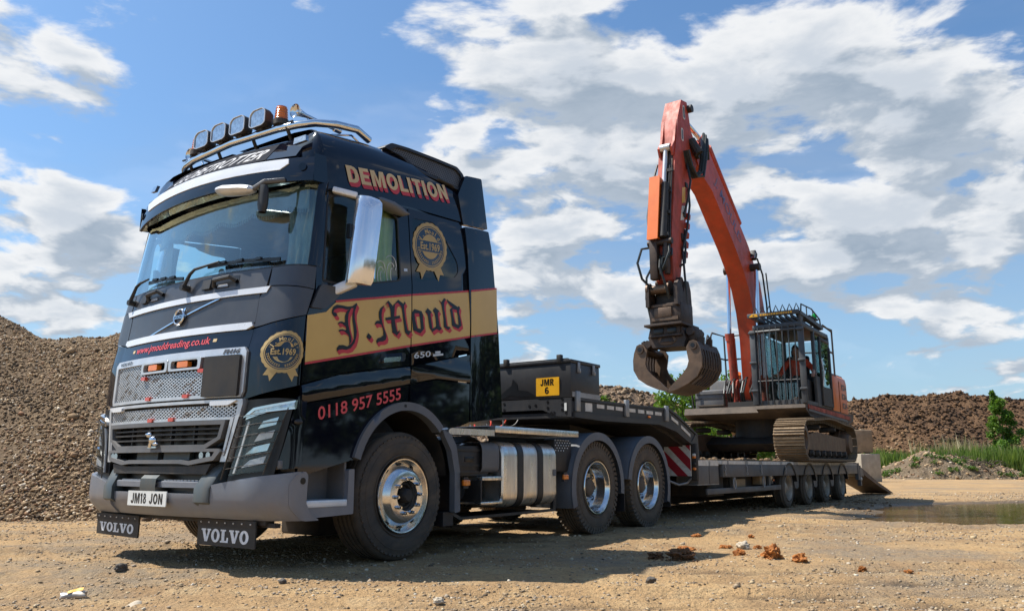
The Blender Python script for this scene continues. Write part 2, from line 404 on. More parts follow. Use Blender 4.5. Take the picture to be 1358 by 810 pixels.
def text_mesh(txt, bold=0.0, shear=0.0, space=1.0, res=3):
    """outline triangles of a line of text in the unit box x 0..w, y 0..1 (capital height), and its width"""
    cu = bpy.data.curves.new('t', 'FONT'); cu.body = txt; cu.size = 1.0; cu.offset = bold; cu.shear = shear; cu.space_character = space
    cu.resolution_u = res; cu.fill_mode = 'FRONT'; cu.dimensions = '2D'
    o = bpy.data.objects.new('t', cu); C.objects.link(o)
    dg = bpy.context.evaluated_depsgraph_get(); dg.update()
    me = bpy.data.meshes.new_from_object(o.evaluated_get(dg))
    vs = [(v.co.x, v.co.y) for v in me.vertices]; fs = [tuple(p.vertices) for p in me.polygons]
    bpy.data.objects.remove(o); bpy.data.curves.remove(cu); bpy.data.meshes.remove(me)
    return vs, fs
def text_quad(b, txt, bl, br, tl, mp, d=0.002, bold=0.02, shear=0.0, space=1.0, y0=None, y1=None, shift=(0, 0)):
    """text fitted to the parallelogram bl, br, tl of a surface map"""
    vs, fs = text_mesh(txt, bold, shear, space)
    x0 = min(v[0] for v in vs); x1 = max(v[0] for v in vs)
    a0 = min(v[1] for v in vs) if y0 is None else y0; a1 = max(v[1] for v in vs) if y1 is None else y1
    out = []
    for x, y in vs:
        p = (x-x0)/(x1-x0); q = (y-a0)/(a1-a0)
        out.append(mp(bl[0]+(br[0]-bl[0])*p+(tl[0]-bl[0])*q+shift[0], bl[1]+(br[1]-bl[1])*p+(tl[1]-bl[1])*q+shift[1], d))
    return b.add(out, fs)
def poly_flat(b, poly, mp, d, holes=(), step=0.3):
    return panel(poly, holes, mp, step, d, 0.0, b)
# block capitals drawn as outlines: (outline, holes, advance)
_el = lambda cx, cy, rx, ry, n=22: [(cx+rx*math.cos(a), cy+ry*math.sin(a)) for a in np.linspace(0, 2*PI, n+1)[:-1]]
GLYPH = {'D': ([(0, 0), (0, 1), (.38, 1), (.56, .93), (.68, .78), (.72, .5), (.68, .22), (.56, .07), (.38, 0)], [[(.24, .2), (.36, .2), (.45, .3), (.48, .5), (.45, .7), (.36, .8), (.24, .8)]], .77),
         'E': ([(0, 0), (0, 1), (.62, 1), (.62, .80), (.24, .80), (.24, .61), (.58, .61), (.58, .41), (.24, .41), (.24, .20), (.64, .20), (.64, 0)], [], .70),
         'M': ([(0, 0), (0, 1), (.30, 1), (.46, .38), (.62, 1), (.92, 1), (.92, 0), (.70, 0), (.70, .72), (.54, 0), (.38, 0), (.22, .72), (.22, 0)], [], .98),
         'O': (_el(.40, .5, .40, .52), [_el(.40, .5, .17, .31)], .85), 'L': ([(0, 0), (0, 1), (.24, 1), (.24, .2), (.60, .2), (.60, 0)], [], .64),
         'I': ([(0, 0), (0, 1), (.24, 1), (.24, 0)], [], .30), 'T': ([(0, 1), (.66, 1), (.66, .80), (.45, .80), (.45, 0), (.21, 0), (.21, .80), (0, .80)], [], .71),
         'N': ([(0, 0), (0, 1), (.24, 1), (.50, .42), (.50, 1), (.72, 1), (.72, 0), (.49, 0), (.22, .60), (.22, 0)], [], .78),
         'J': ([(.34, 1), (.56, 1), (.56, .28), (.48, .08), (.28, -.02), (.08, .06), (0, .26), (.2, .32), (.24, .2), (.3, .17), (.34, .26)], [], .63),
         'R': ([(0, 0), (0, 1), (.44, 1), (.60, .88), (.62, .70), (.56, .54), (.44, .46), (.68, 0), (.42, 0), (.24, .40), (.22, .40), (.22, 0)], [[(.22, .58), (.36, .58), (.41, .70), (.36, .81), (.22, .81)]], .72),
         '1': ([(.12, 0), (.12, .74), (0, .74), (0, .86), (.16, 1), (.34, 1), (.34, 0)], [], .42),
         '8': ([(.28, 1.01), (.44, .95), (.52, .80), (.50, .64), (.42, .53), (.53, .42), (.57, .26), (.50, .08), (.28, -.02), (.06, .08), (-.01, .26), (.03, .42), (.14, .53), (.06, .64), (.04, .80), (.12, .95)], [[(.28, .85), (.35, .80), (.36, .70), (.28, .62), (.20, .70), (.21, .80)], [(.28, .44), (.37, .37), (.38, .24), (.28, .14), (.18, .24), (.19, .37)]], .64),
         '6': ([(.50, .84), (.40, .97), (.28, 1.01), (.10, .93), (0, .72), (-.02, .40), (.02, .16), (.12, .02), (.28, -.02), (.46, .05), (.56, .22), (.56, .40), (.48, .56), (.32, .62), (.20, .58), (.22, .74), (.28, .82), (.33, .80), (.36, .74)], [[(.28, .45), (.35, .40), (.36, .26), (.28, .16), (.20, .24), (.20, .38)]], .64)}
def block_text(b, txt, bl, br, tl, mp, d, gap=.05, shift=(0, 0)):
    tot = sum((GLYPH[c][2] if c != ' ' else .34)+gap for c in txt)-gap-.05; x = 0
    def f(p, x): 
        k = (x+p[0])/tot; q = p[1]; return (bl[0]+(br[0]-bl[0])*k+(tl[0]-bl[0])*q+shift[0], bl[1]+(br[1]-bl[1])*k+(tl[1]-bl[1])*q+shift[1])
    for c in txt:
        if c == ' ': x += .34+gap; continue
        P_, H_, w = GLYPH[c]; panel([f(p, x) for p in P_], [[f(p, x) for p in h] for h in H_], mp, .5, d, 0, b); x += w+gap
    return b
# ================================================================== the tractor unit (local axes: x towards its near side, y rearwards, z up)
YAW_T = 0.6094
def place(tx, ty, yaw, u):                       # world point of local (0, u, 0) given a known point
    return (tx+u*math.sin(yaw), ty+u*math.cos(yaw), 0)
TR0 = place(-1.9203, 7.5213, YAW_T, -1.38)
truck = empty('tractor_unit', TR0, -YAW_T)
tag(truck, 'glossy black heavy tractor unit with gold band lettered J.Mould and roof light bar', 'truck')
def tp(name, b, mat, parent=None, **k): return obj(name, b, mat, parent or truck, **k)
ZF = [.35, .9, 1.25, 1.6, 1.75, 1.95, 2.10, 2.25, 2.95, 3.05, 3.2, 3.35]
UF = [-.12, -.09, -.085, -.075, -.035, -.01, .005, .035, .15, .15, .17, .22]
ZC = [.35, 1.5, 1.87, 2.08, 2.9, 3.3]
UC = [.20, .215, .235, .30, .375, .45]
ZV = [.35, 2.1, 2.95, 3.3]
VS = [1.25, 1.25, 1.215, 1.17]
LF, LA = .95, .36
def uf(z): return float(np.interp(z, ZF, UF))
def vs(z): return float(np.interp(z, ZV, VS))
def uc(z): return float(np.interp(z, ZC, UC))
def cabF(s, z, d=0.0):
    a = abs(s); sg = 1 if s >= 0 else -1; f = uf(z); V = vs(z); c = uc(z); k = LF-(1.25-V)
    bow = .10
    if a <= LF:
        v = a*k/LF; u = f+bow*(a/LF)**2; n = Vector((2*bow*a/LF**2, -1)).normalized()
    elif a <= LF+LA:
        t = (a-LF)/LA*PI/2; rv = V-k; ru = c-f-bow
        v = k+rv*math.sin(t); u = f+bow+ru*(1-math.cos(t)); n = Vector((math.sin(t)*ru+.05, -math.cos(t)*rv)).normalized()
    else:
        v = V; u = c+(a-LF-LA); n = Vector((1, 0))
    return Vector((sg*(v+n.x*d), u+n.y*d, z))
def side(u, z, d=0.0): return Vector((vs(z)+d, u, z))
def sideL(u, z, d=0.0): return Vector((-vs(z)-d, u, z))
def both(fn):
    for mp in (side, sideL): fn(mp)
SE = LF+LA                                       # surface parameter where the flat side begins

# ---------------------------------------------------------------- inner shell and interior
b = B()
b.bb(-1.16, 1.16, .45, 2.16, 1.42, 1.50)
b.bb(-1.16, 1.16, 2.12, 2.18, 1.45, 3.2)
tp('cab_liner', b, 'interior')
b = B(); b.bb(-1.15, 1.15, .42, 2.12, 3.02, 3.05); tp('headliner', b, 'interior_beige')
b = B()
rows = []
for yy, zz in ((.16, 1.5), (.15, 2.16), (.22, 2.235), (.42, 2.25), (.62, 2.20), (.66, 2.05), (.62, 1.5)):
    rows.append([Vector((x, yy+.09*(x/1.1)**2*(1 if yy < .3 else 0), zz)) for x in np.linspace(-1.08, 1.08, 9)])
b.grid(rows); tp('dashboard', b, 'interior')
for sx in (-.62, .62):
    b = B()
    b.box((sx, 1.15, 1.98), (.52, .52, .16), None, .05); b.box((sx, 1.42, 2.32), (.50, .15, .62), Euler((R(-8), 0, 0)), .05); b.box((sx, 1.47, 2.70), (.28, .11, .20), Euler((R(-8), 0, 0)), .04)
    b.bb(sx-.2, sx+.2, .95, 1.35, 1.5, 1.9)
    tp('seat', b, 'interior')
b = B(); b.lathe([(0.22*0, .22)], n=3) if False else None
ring = [(-.62+.22*math.cos(a), .72+.10*math.sin(a), 2.33+.19*math.sin(a)) for a in np.linspace(0, 2*PI, 25)[:-1]]
b.tube(ring, .016, 8, closed=True); b.cyl((-.62, .72, 2.33), (-.62, .60, 2.15), .03); b.bar((-.84, .72, 2.33), (-.40, .72, 2.33), .04, .015)
tp('steering_wheel', b, 'dark_plastic')
def drape(path, z0, z1, amp, nf, seed, base=None):
    rnd = random.Random(seed); n = 60; b = B(); rows = []
    P0, P1 = Vector(path[0]), Vector(path[1]); t = (P1-P0); nn = Vector((-t.y, t.x)).normalized()
    for j in range(9):
        h = j/8; row = []
        for i in range(n+1):
            k = i/n; gather = 1-.25*math.sin(h*PI)*(.5 if base is None else base)
            p = P0+t*(.5+(k-.5)*gather); w = amp*(math.sin(k*nf*2*PI+h*1.1)+.4*math.sin(k*nf*4.3*PI+2))*(.5+.5*h)
            row.append(Vector((p.x+nn.x*w, p.y+nn.y*w, z1+(z0-z1)*h)))
        rows.append(row)
    return b.grid(rows)
tp('side_curtain', drape((Vector((1.13, .86)), Vector((1.14, 1.27))), 2.20, 2.97, .020, 5, 1), 'cloth_green')
b = drape((Vector((.78, .38)), Vector((1.10, .48))), 2.28, 2.98, .018, 4, 2); tp('windscreen_curtain', b, 'cloth_grey')
b = drape((Vector((-1.10, .48)), Vector((-.90, .42))), 2.28, 2.98, .018, 3, 3); tp('windscreen_curtain', b, 'cloth_grey')
b = B(); rows = []
for j in range(4):
    rows.append([Vector((x, .30+.08*(x/1.05)**2+.008*math.sin(x*40), 2.99-(.15+.05*abs(math.sin(x*7.5)))*j/3)) for x in np.linspace(-1.05, 1.05, 90)])
b.grid(rows)
for x in np.linspace(-1.04, 1.04, 74):
    zt = 2.99-(.15+.05*abs(math.sin(x*7.5))); b.cyl((x, .30+.08*(x/1.05)**2, zt), (x, .30+.08*(x/1.05)**2, zt-.035), .006, .009, 5)
tp('windscreen_pelmet', b, 'cloth_grey')
b = B()   # high-visibility jacket hung on the passenger seat
rows = []
for j, (zz, w, dd) in enumerate(((2.60, .10, .02), (2.55, .2, .07), (2.42, .23, .10), (2.25, .24, .11), (2.10, .25, .11), (2.0, .24, .10))):
    rows.append([Vector((.86+dd*math.sin(a)*.8+.01*math.sin(5*a+j), 1.16+w*.62*math.cos(a)+.012*math.sin(7*a+2*j), zz)) for a in np.linspace(0, 2*PI, 28)[:-1]])
b.grid(rows, True); tp('hanging_jacket', b, 'hi_vis')
b = B()   # dash ornaments seen through the screen
for x, h in ((-.55, .10), (.18, .09), (.34, .07), (.52, .11)):
    b = B(); b.ball((x, .22, 2.26+h*.5), h*.5, 8, 6, (.8, .8, 1.1)); b.ball((x, .22, 2.26+h*1.02), h*.30, 8, 6); tp('dashboard_ornament', b, 'interior_beige')

# ---------------------------------------------------------------- front panels
def fp(name, poly, mat, holes=(), d=0.0, thick=.025, step=.08, mp=cabF, parent=None):
    return tp(name, panel(poly, holes, mp, step, d, thick), mat, parent)
def sym(r): return r+[(-x, z) for x, z in reversed(r)]
ws_out = rounded(sym([(0, 2.262), (.95, 2.262), (SE-.07, 2.27), (SE-.07, 3.0), (.95, 3.04), (0, 3.04)]), .03)
ws_out = [(0, 2.262), (.6, 2.262), (SE-.09, 2.268), (SE-.07, 2.30), (SE-.07, 3.02), (-SE+.07, 3.02), (-SE+.07, 2.30), (-SE+.09, 2.268), (-.6, 2.262)]
fp('windscreen', ws_out, 'windscreen_glass', d=-.012, thick=0.0)
b = B()
panel([(x*1.0, z) for x, z in [(-SE, 2.245), (SE, 2.245), (SE, 3.06), (-SE, 3.06)]], [[(-SE+.075, 2.275), (SE-.075, 2.275), (SE-.075, 3.05), (-SE+.075, 3.05)]], cabF, .07, -.004, .03, b)
tp('windscreen_surround', b, 'dark_plastic')
for sg in (1, -1):                                # A-pillars, from the screen edge round to the door
    b = panel([(sg*(SE-.085), 2.27), (sg*(SE+.035), 2.27), (sg*(SE+.03), 3.02), (sg*(SE-.085), 3.02)], (), cabF, .06, .004, .03)
    tp('windscreen_pillar', b, 'black_paint')
fp('upper_front_panel', sym([(0, 2.112), (.93, 2.112), (.945, 2.262), (0, 2.262)]), 'grey_paint')
for sg in (1, -1):
    q = [(.955, 2.115), (SE-.0, 2.085), (SE+.0, 2.262), (.955, 2.262)]
    fp('corner_panel', [(sg*x, z) for x, z in q], 'grey_paint')
    q = [(.885, 1.79), (.95, 1.80), (SE-.005, 1.875), (SE-.005, 2.078), (.96, 2.105), (.885, 2.03)]
    fp('corner_panel', [(sg*x, z) for x, z in q], 'grey_paint', d=.003)
    q = [(.88, 1.24), (SE-.005, 1.345), (SE-.005, 1.868), (.95, 1.79), (.88, 1.775)]
    fp('corner_panel', [(sg*x, z) for x, z in q], 'black_paint', d=0.0)
fp('front_bar', sym([(0, 2.058), (.95, 2.058), (.975, 2.106), (0, 2.106)]), 'white_trim', d=.012, thick=.03)
fp('hood_panel', sym([(0, 1.83), (.88, 1.83), (.88, 2.052), (0, 2.052)]), 'grey_paint')
fp('front_bar', sym([(0, 1.775), (.82, 1.775), (.875, 1.80), (.86, 1.83), (0, 1.83)]), 'white_trim', d=.016, thick=.035)
fp('front_belt', sym([(0, 1.63), (.88, 1.63), (.88, 1.772), (0, 1.772)]), 'black_paint', d=.002)
# diagonal chrome bar with ring badge
b = B()
panel([(-.41, 1.832), (-.36, 1.832), (.485, 2.05), (.44, 2.05)], (), cabF, .1, .012, .012, b); tp('diagonal_bar', b, 'chrome')
b = B()
for k in range(1):
    rr = []
    for a in np.linspace(0, 2*PI, 37)[:-1]:
        rr.append(cabF(.018+.062*math.cos(a), 1.945+.062*math.sin(a), .022))
    b.tube(rr, .0105, 8, closed=True)
panel([(-.055, 1.932), (.09, 1.932), (.09, 1.958), (-.055, 1.958)], (), cabF, .1, .028, .02, b)
p0 = Vector((.018+.05, 1.945+.05)); panel([(.055, 2.005), (.08, 1.978), (.098, 2.018)], (), cabF, .1, .024, .01, b)
lg = tp('ring_badge', b, 'chrome')
b = B(); text_quad(b, 'VOLVO', (-.04, 1.9365), (.076, 1.9365), (-.04, 1.954), cabF, .0295, .03); tp('lettering', b, 'ink_black', lg)
b = B(); panel([(.018+.054*math.cos(a), 1.945+.054*math.sin(a)) for a in np.linspace(0, 2*PI, 25)[:-1]], (), cabF, .1, .014, 0, b); tp('badge_plate', b, 'grey_paint', lg)
# web address
b = B(); text_quad(b, 'www.jmouldreading.co.uk', (-.60, 1.668), (.46, 1.668), (-.60, 1.748), cabF, .005, .012); tp('lettering', b, 'pink_red')
b = B()
for x in (-.65, .51): panel([(x-.02, 1.70), (x+.02, 1.70), (x+.02, 1.725), (x-.02, 1.725)], (), cabF, .1, .005, .004, b)
tp('washer_nozzles', b, 'cream_letter')

# ---------------------------------------------------------------- upper grille
b = B()
panel(sym([(0, 1.26), (.87, 1.26), (.89, 1.30), (.89, 1.60), (.86, 1.635), (0, 1.635)]), [sym([(0, 1.285), (.845, 1.285), (.845, 1.578), (0, 1.578)])], cabF, .07, .022, .05, b)
gr = tp('upper_grille', b, 'satin_silver')
b = B(); panel(sym([(0, 1.24), (.88, 1.24), (.88, 1.64), (0, 1.64)]), (), cabF, .1, -.035, 0, b); tp('grille_backing', b, 'ink_black', gr)
def lattice(b, s0, s1, z0, z1, px_, pz_, w, d, inside=None, thick=.012):
    """diamond mesh of crossing flat bars"""
    nn = int((s1-s0)/px_)+int((z1-z0)/pz_*1.0)+6
    for sg in (1, -1):
        for i in range(-nn, nn*2):
            x0 = s0+i*px_
            segs = 14; pts = []
            for j in range(segs+1):
                z = z0+(z1-z0)*j/segs; s = x0+sg*(z-z0)/pz_*px_
                pts.append((s, z))
            run = []
            for q in pts+[None]:
                ok = q is not None and s0 <= q[0] <= s1 and (inside is None or inside(q))
                if ok: run.append(q)
                else:
                    if len(run) > 1:
                        for a_, c_ in zip(run[:-1], run[1:]):
                            t = Vector((c_[0]-a_[0], c_[1]-a_[1])).normalized(); n = Vector((-t.y, t.x))*w/2
                            dd = d+(.0015 if sg > 0 else 0)
                            vs_ = [cabF(a_[0]+n.x, a_[1]+n.y, dd), cabF(a_[0]-n.x, a_[1]-n.y, dd), cabF(c_[0]-n.x, c_[1]-n.y, dd), cabF(c_[0]+n.x, c_[1]+n.y, dd),
                                   cabF(a_[0]+n.x, a_[1]+n.y, dd-thick), cabF(a_[0]-n.x, a_[1]-n.y, dd-thick), cabF(c_[0]-n.x, c_[1]-n.y, dd-thick), cabF(c_[0]+n.x, c_[1]+n.y, dd-thick)]
                            b.add(vs_, [(0, 1, 2, 3), (0, 4, 5, 1), (3, 2, 6, 7)])
                    run = []
    return b
b = B(); lattice(b, -.855, .855, 1.28, 1.59, .046, .026, .0085, .008,
                 lambda q: not (1.49 < q[1] and -.36 < q[0] < .60)); tp('grille_mesh', b, 'satin_silver', gr)
for s0, s1 in ((-.335, -.01), (.07, .40)):
    b = B(); panel(rounded([(s0-.03, 1.49), (s1+.03, 1.49), (s1+.035, 1.585), (s0-.035, 1.585)], .02), [rounded([(s0, 1.507), (s1, 1.507), (s1, 1.57), (s0, 1.57)], .02)], cabF, .06, .026, .03, b)
    sl = tp('lamp_slot', b, 'satin_silver', gr)
    c_ = (s0+s1)/2-.02
    b = B(); panel(rounded([(c_-.065, 1.515), (c_+.065, 1.515), (c_+.065, 1.562), (c_-.065, 1.562)], .012), (), cabF, .05, .024, .04, b); tp('marker_lamp', b, 'marker_orange', gr)
for s_, z_, pr in ((-.305, 1.455, gr), (.45, 1.475, gr), (-.20, 1.285, gr), (.30, 1.285, gr)):
    b = B(); panel(rounded([(s_-.032, z_-.014), (s_+.032, z_-.014), (s_+.032, z_+.014), (s_-.032, z_+.014)], .008), (), cabF, .05, .034, .04, b); tp('marker_lamp', b, 'marker_red', pr)
b = B(); panel(rounded([(.50, 1.268), (.855, 1.268), (.855, 1.575), (.50, 1.575)], .012), (), cabF, .08, .050, .03, b); tp('blanking_plate', b, 'chassis_black', gr)
b = B(); text_quad(b, 'VOLVO', (-.80, 1.592), (-.56, 1.592), (-.80, 1.622), cabF, .0245, .03); tp('lettering', b, 'ink_black', gr)
b = B(); text_quad(b, 'FH16', (.66, 1.588), (.82, 1.588), (.675, 1.626), cabF, .0245, .045); tp('lettering', b, 'grey_paint', gr)

# ---------------------------------------------------------------- lower grille
b = B()
def wid(z): return .79+(z-.79)*.24
fr_o = sym([(0, 1.245), (.90, 1.245), (.905, 1.21), (.805, .79), (.74, .79), (.80, 1.095), (0, 1.095)])
panel(fr_o, [sym([(0, 1.222), (.80, 1.222), (.862, 1.205), (.785, .83), (.765, .83), (.835, 1.113), (0, 1.113)])], cabF, .06, .03, .06, b)
lgr = tp('lower_grille', b, 'satin_silver')
for cond in (lambda q: 1.105 < q[1] < 1.225 and abs(q[0]) < .87, lambda q: q[1] < 1.105 and q[0] > .745+(q[1]-.8)*.22 and q[0] < .80+(q[1]-.8)*.21, lambda q: q[1] < 1.105 and -q[0] > .745+(q[1]-.8)*.22 and -q[0] < .80+(q[1]-.8)*.21):
    b = B(); lattice(b, -.88, .88, .80, 1.23, .044, .026, .0085, .018, cond); tp('grille_mesh', b, 'satin_silver', lgr)
b = B(); panel(sym([(0, .60), (.80, .60), (.90, 1.25), (0, 1.25)]), (), cabF, .1, -.06, 0, b); tp('grille_backing', b, 'ink_black', lgr)
for sg in (-1, 1):
    b = B(); panel([(sg*x, z) for x, z in rounded([(.60, 1.20), (.78, 1.20), (.86, 1.235), (.60, 1.235)], .01)], (), cabF, .06, .046, .03, b); tp('grille_cap', b, 'white_trim', lgr)
for s_ in (-.11, .17):
    b = B(); panel(rounded([(s_-.032, 1.095), (s_+.032, 1.095), (s_+.032, 1.123), (s_-.032, 1.123)], .008), (), cabF, .05, .044, .04, b); tp('marker_lamp', b, 'marker_red', lgr)
# main dark grille: surround, V-bars and slats
b = B()
panel(sym([(0, 1.092), (.775, 1.092), (.74, .955), (.60, .885), (0, .885)]), [sym([(0, 1.06), (.735, 1.06), (.71, .97), (.585, .915), (0, .915)])], cabF, .06, .05, .07, b)
mg = tp('main_grille', b, 'grey_plastic')
b = B()
for z in (.955, .995, 1.03):
    panel(sym([(0, z-.006), (.72, z-.006), (.72, z+.007), (0, z+.007)]), (), cabF, .1, .03, .05, b)
    tp('slat', b, 'dark_plastic', mg); b = B()
for s_ in (-.42, -.15, .15, .42):
    b = B(); panel([(s_-.008, .92), (s_+.008, .92), (s_+.008, 1.06), (s_-.008, 1.06)], (), cabF, .1, .01, .03, b); tp('rib', b, 'dark_plastic', mg)
b = B()
panel(sym([(0, .885), (.735, .885), (.755, .865), (.70, .80), (.45, .765), (.34, .775), (0, .775)]), [sym([(0, .862), (.70, .862), (.68, .83), (.44, .795), (.33, .805), (0, .805)])], cabF, .06, .055, .09, b)
tp('intake_frame', b, 'grey_plastic', mg)
for s0, s1 in ((-.36, -.04), (.04, .36)):
    b = B(); panel(rounded([(s0, .80), (s1, .80), (s1, .87), (s0, .87)], .01), (), cabF, .1, -.02, .04, b); tp('intake_panel', b, 'green_grey', mg)
for s_ in (-.66, -.60, .57, .64):
    b = B(); c_ = cabF(s_, .835, .02); b.cyl(c_, c_+Vector((0, -.03, 0)), .026, .026, 16); tp('fog_lamp', b, 'lamp_glass', mg)
b = B()   # chrome animal ornament
c_ = cabF(.0, .955, .075)
b.ball(c_+Vector((.02, 0, 0)), .035, 12, 8, (1.2, .8, .9)); b.ball(c_+Vector((-.03, -.005, .04)), .024, 10, 7, (1.25, .8, .9)); b.ball(c_+Vector((.055, 0, -.03)), .022, 8, 6, (1.5, .8, .7)); b.ball(c_+Vector((-.065, -.005, .045)), .012, 8, 6, (1.6, .7, .7))
b.cyl(c_+Vector((-.01, 0, -.02)), c_+Vector((-.02, 0, -.055)), .012, .014, 8); b.box(c_+Vector((.01, .02, -.055)), (.11, .04, .012))
tp('chrome_ornament', b, 'chrome', mg)
# lower apron below the grille
b = B(); panel(sym([(0, .70), (.62, .70), (.66, .775), (.40, .755), (0, .755)]), (), cabF, .1, .035, .08, b); tp('apron', b, 'dark_plastic')

# ---------------------------------------------------------------- bumper
def bumpS(s, z, d=0.0):
    """bumper skin: bellied section"""
    t = (z-.38)/.34; f = -.135+.55*max(0, .34-t)**1.6+.10*max(0, t-.75)**1.4
    a = abs(s); sg = 1 if s >= 0 else -1
    if a <= LF: v = a; u = f+.11*(a/LF)**2; n = Vector((.22*a/LF, -1)).normalized()
    else:
        t2 = min(1.0, (a-LF)/.40)*PI/2; v = LF+.315*math.sin(t2); u = f+.11+.24*(1-math.cos(t2)); n = Vector((math.sin(t2), -math.cos(t2)))
        if a > LF+.40: u += a-LF-.40
    return Vector((sg*(v+n.x*d), u+n.y*d, z))
BE = LF+.40
for sg in (1, -1):
    poly = [(.60, .385), (BE-.05, .375), (BE+.035, .385), (BE+.045, .42), (BE+.035, .70), (BE-.0, .722), (1.10, .690), (.74, .630), (.655, .612), (.60, .58)]
    b = panel([(sg*x, z) for x, z in rounded(poly, .03)], (), bumpS, .06, .03, .10); tp('bumper_corner', b, 'bumper_grey')
    poly = [(BE-.05, .372), (BE+.10, .372), (BE+.075, .42), (BE+.075, .69), (BE+.04, .725), (BE-.035, .70), (BE-.075, .64), (BE-.07, .47)]
    b = panel([(sg*x, z) for x, z in rounded(poly, .02)], (), bumpS, .06, .033, .05); ec = tp('bumper_end_cap', b, 'bumper_grey')
    b = B(); c_ = bumpS(sg*(BE+.03), .655, .030); b.cyl(c_, c_+Vector((sg*.006, 0, 0)), .024, .024, 16); tp('plug', b, 'ink_black', ec)
    # riser between bumper corner and grille
    b = B(); pr = [(-.135, .475), (-.175, .50), (-.175, .60), (-.09, .745), (-.03, .79), (.06, .79), (.06, .475)]
    rows = []
    for k, (x, off) in enumerate(((.555, 0), (.565, -.01), (.645, -.008), (.70, .0), (.71, .02))):
        rows.append([Vector((sg*(x+.17*max(0, (z-.58))), u_+off*.4+.06*(x/.95)**2+.02, z)) for u_, z in pr])
    b.grid(rows)
    for r_ in (rows[0], rows[-1]): b.add(r_, [tuple(range(len(r_)))])
    tp('bumper_riser', b, 'green_grey')
b = panel(sym([(0, .385), (.60, .385), (.60, .558), (.30, .558), (.0, .558)]), (), bumpS, .08, .012, .10); tp('bumper_centre', b, 'bumper_grey')
b = B()
for z0, z1, dd in ((.560, .600, -.06),): panel(sym([(0, z0), (.56, z0), (.56, z1), (0, z1)]), (), bumpS, .1, dd, .02, b)
tp('bumper_gap', b, 'ink_black')
b = B()
rows = [[bumpS(s, z, d) for s in np.linspace(-.56, .56, 15)] for z, d in ((.600, .0), (.640, .0), (.648, -.012), (.648, -.16), (.600, -.16))]
b.grid(rows); tread = tp('bumper_step', b, 'bumper_grey')
b = B()
for s in np.linspace(-.53, .53, 27):
    if abs(s) < .10: continue
    c_ = bumpS(s, .652, -.07); b.box(c_, (.024, .10, .010), Euler((0, 0, R(25))))
tp('tread_ridges', b, 'satin_silver', tread)
b = B(); rows = []
for u_, z in ((-.155, .555), (-.165, .60), (-.16, .665), (-.13, .692), (-.03, .695), (0, .66)):
    rows.append([Vector((x, u_, z)) for x in (-.105, -.095, .095, .105)])
b.grid(rows); tp('tow_cover', b, 'green_grey')
def plateS(x, z, d=0.0): return Vector((x, -.162-d, z))
b = B(); panel(rounded([(-.26, .459), (.26, .459), (.26, .57), (-.26, .57)], .008), (), plateS, .2, 0, .008, b); npl = tp('number_plate', b, 'plate_white')
b = B(); block_text(b, 'JM18 JON', (-.215, .476), (.215, .476), (-.215, .553), plateS, .0008, .07); tp('lettering', b, 'ink_black', npl)
# flaps under the bumper
VOLVO = {'V': ([(0, 1), (.46, 1), (.46, .86), (.38, .86), (.53, .36), (.66, .86), (.58, .86), (.58, 1), (.95, 1), (.95, .86), (.87, .86), (.62, 0), (.36, 0), (.09, .86), (0, .86)], None, .95),
         'L': ([(0, 1), (.52, 1), (.52, .87), (.40, .87), (.40, .15), (.60, .15), (.62, .40), (.76, .40), (.76, 0), (0, 0), (0, .13), (.12, .13), (.12, .87), (0, .87)], None, .78),
         'O': ([(.42+.42*math.cos(a), .5+.53*math.sin(a)) for a in np.linspace(0, 2*PI, 25)[:-1]], [(.42+.16*math.cos(a), .5+.34*math.sin(a)) for a in np.linspace(0, 2*PI, 21)[:-1]], .86)}
def volvo(b, x0, x1, z0, z1, mp, d, flip=1):
    tot = sum(VOLVO[c][2] for c in 'VOLVO')+.04*4; k = (x1-x0)/tot; x = x0
    for c in 'VOLVO':
        P_, H_, w = VOLVO[c]
        f = lambda p: (x+p[0]*k, z0+p[1]*(z1-z0))
        panel([f(p) for p in P_], [[f(p) for p in H_]] if H_ else [], mp, .5, d, 0, b); x += (w+.04)*k
    return b
for x0, x1, z0, z1, tilt in ((-1.07, -.40, .195, .365, .10), (.40, 1.06, .185, .372, 0.0)):
    def flapS(x, z, d=0.0, x0=x0, x1=x1, z1=z1, tilt=tilt):
        k = (x-x0)/(x1-x0); return Vector((x, .03+.03*abs((x-.0))**2*.5-d+tilt*.4*(z1-z)*(1-k)*1.2-.15*tilt*(z1-z), z-tilt*.25*k*.3))
    b = B(); panel([(x0, z0), (x1, z0), (x1, z1), (x0, z1)], (), flapS, .08, 0, .012, b); fl = tp('front_flap', b, 'flap_rubber')
    b = B(); panel([(x0-.003, z1-.045), (x1+.003, z1-.045), (x1+.003, z1+.003), (x0-.003, z1+.003)], (), flapS, .1, .006, .012, b); tp('clamp_strip', b, 'chassis_black', fl)
    b = B()
    for k in range(7):
        c_ = flapS(x0+(x1-x0)*(k+.5)/7, z1-.02, .007); b.cyl(c_, c_+Vector((0, -.006, 0)), .007, .005, 8)
    tp('rivets', b, 'satin_silver', fl)
    m_ = (x1-x0)*.10; b = B(); volvo(b, x0+m_*.75, x1-m_*1.0, z0+.028, z1-.068, flapS, .0015); tp('lettering', b, 'flap_white', fl)
b = B(); b.bb(-1.08, 1.12, .08, .16, .345, .385); b.bb(.75, 1.2, .10, .15, .33, .36); tp('flap_rail', b, 'chassis_black')

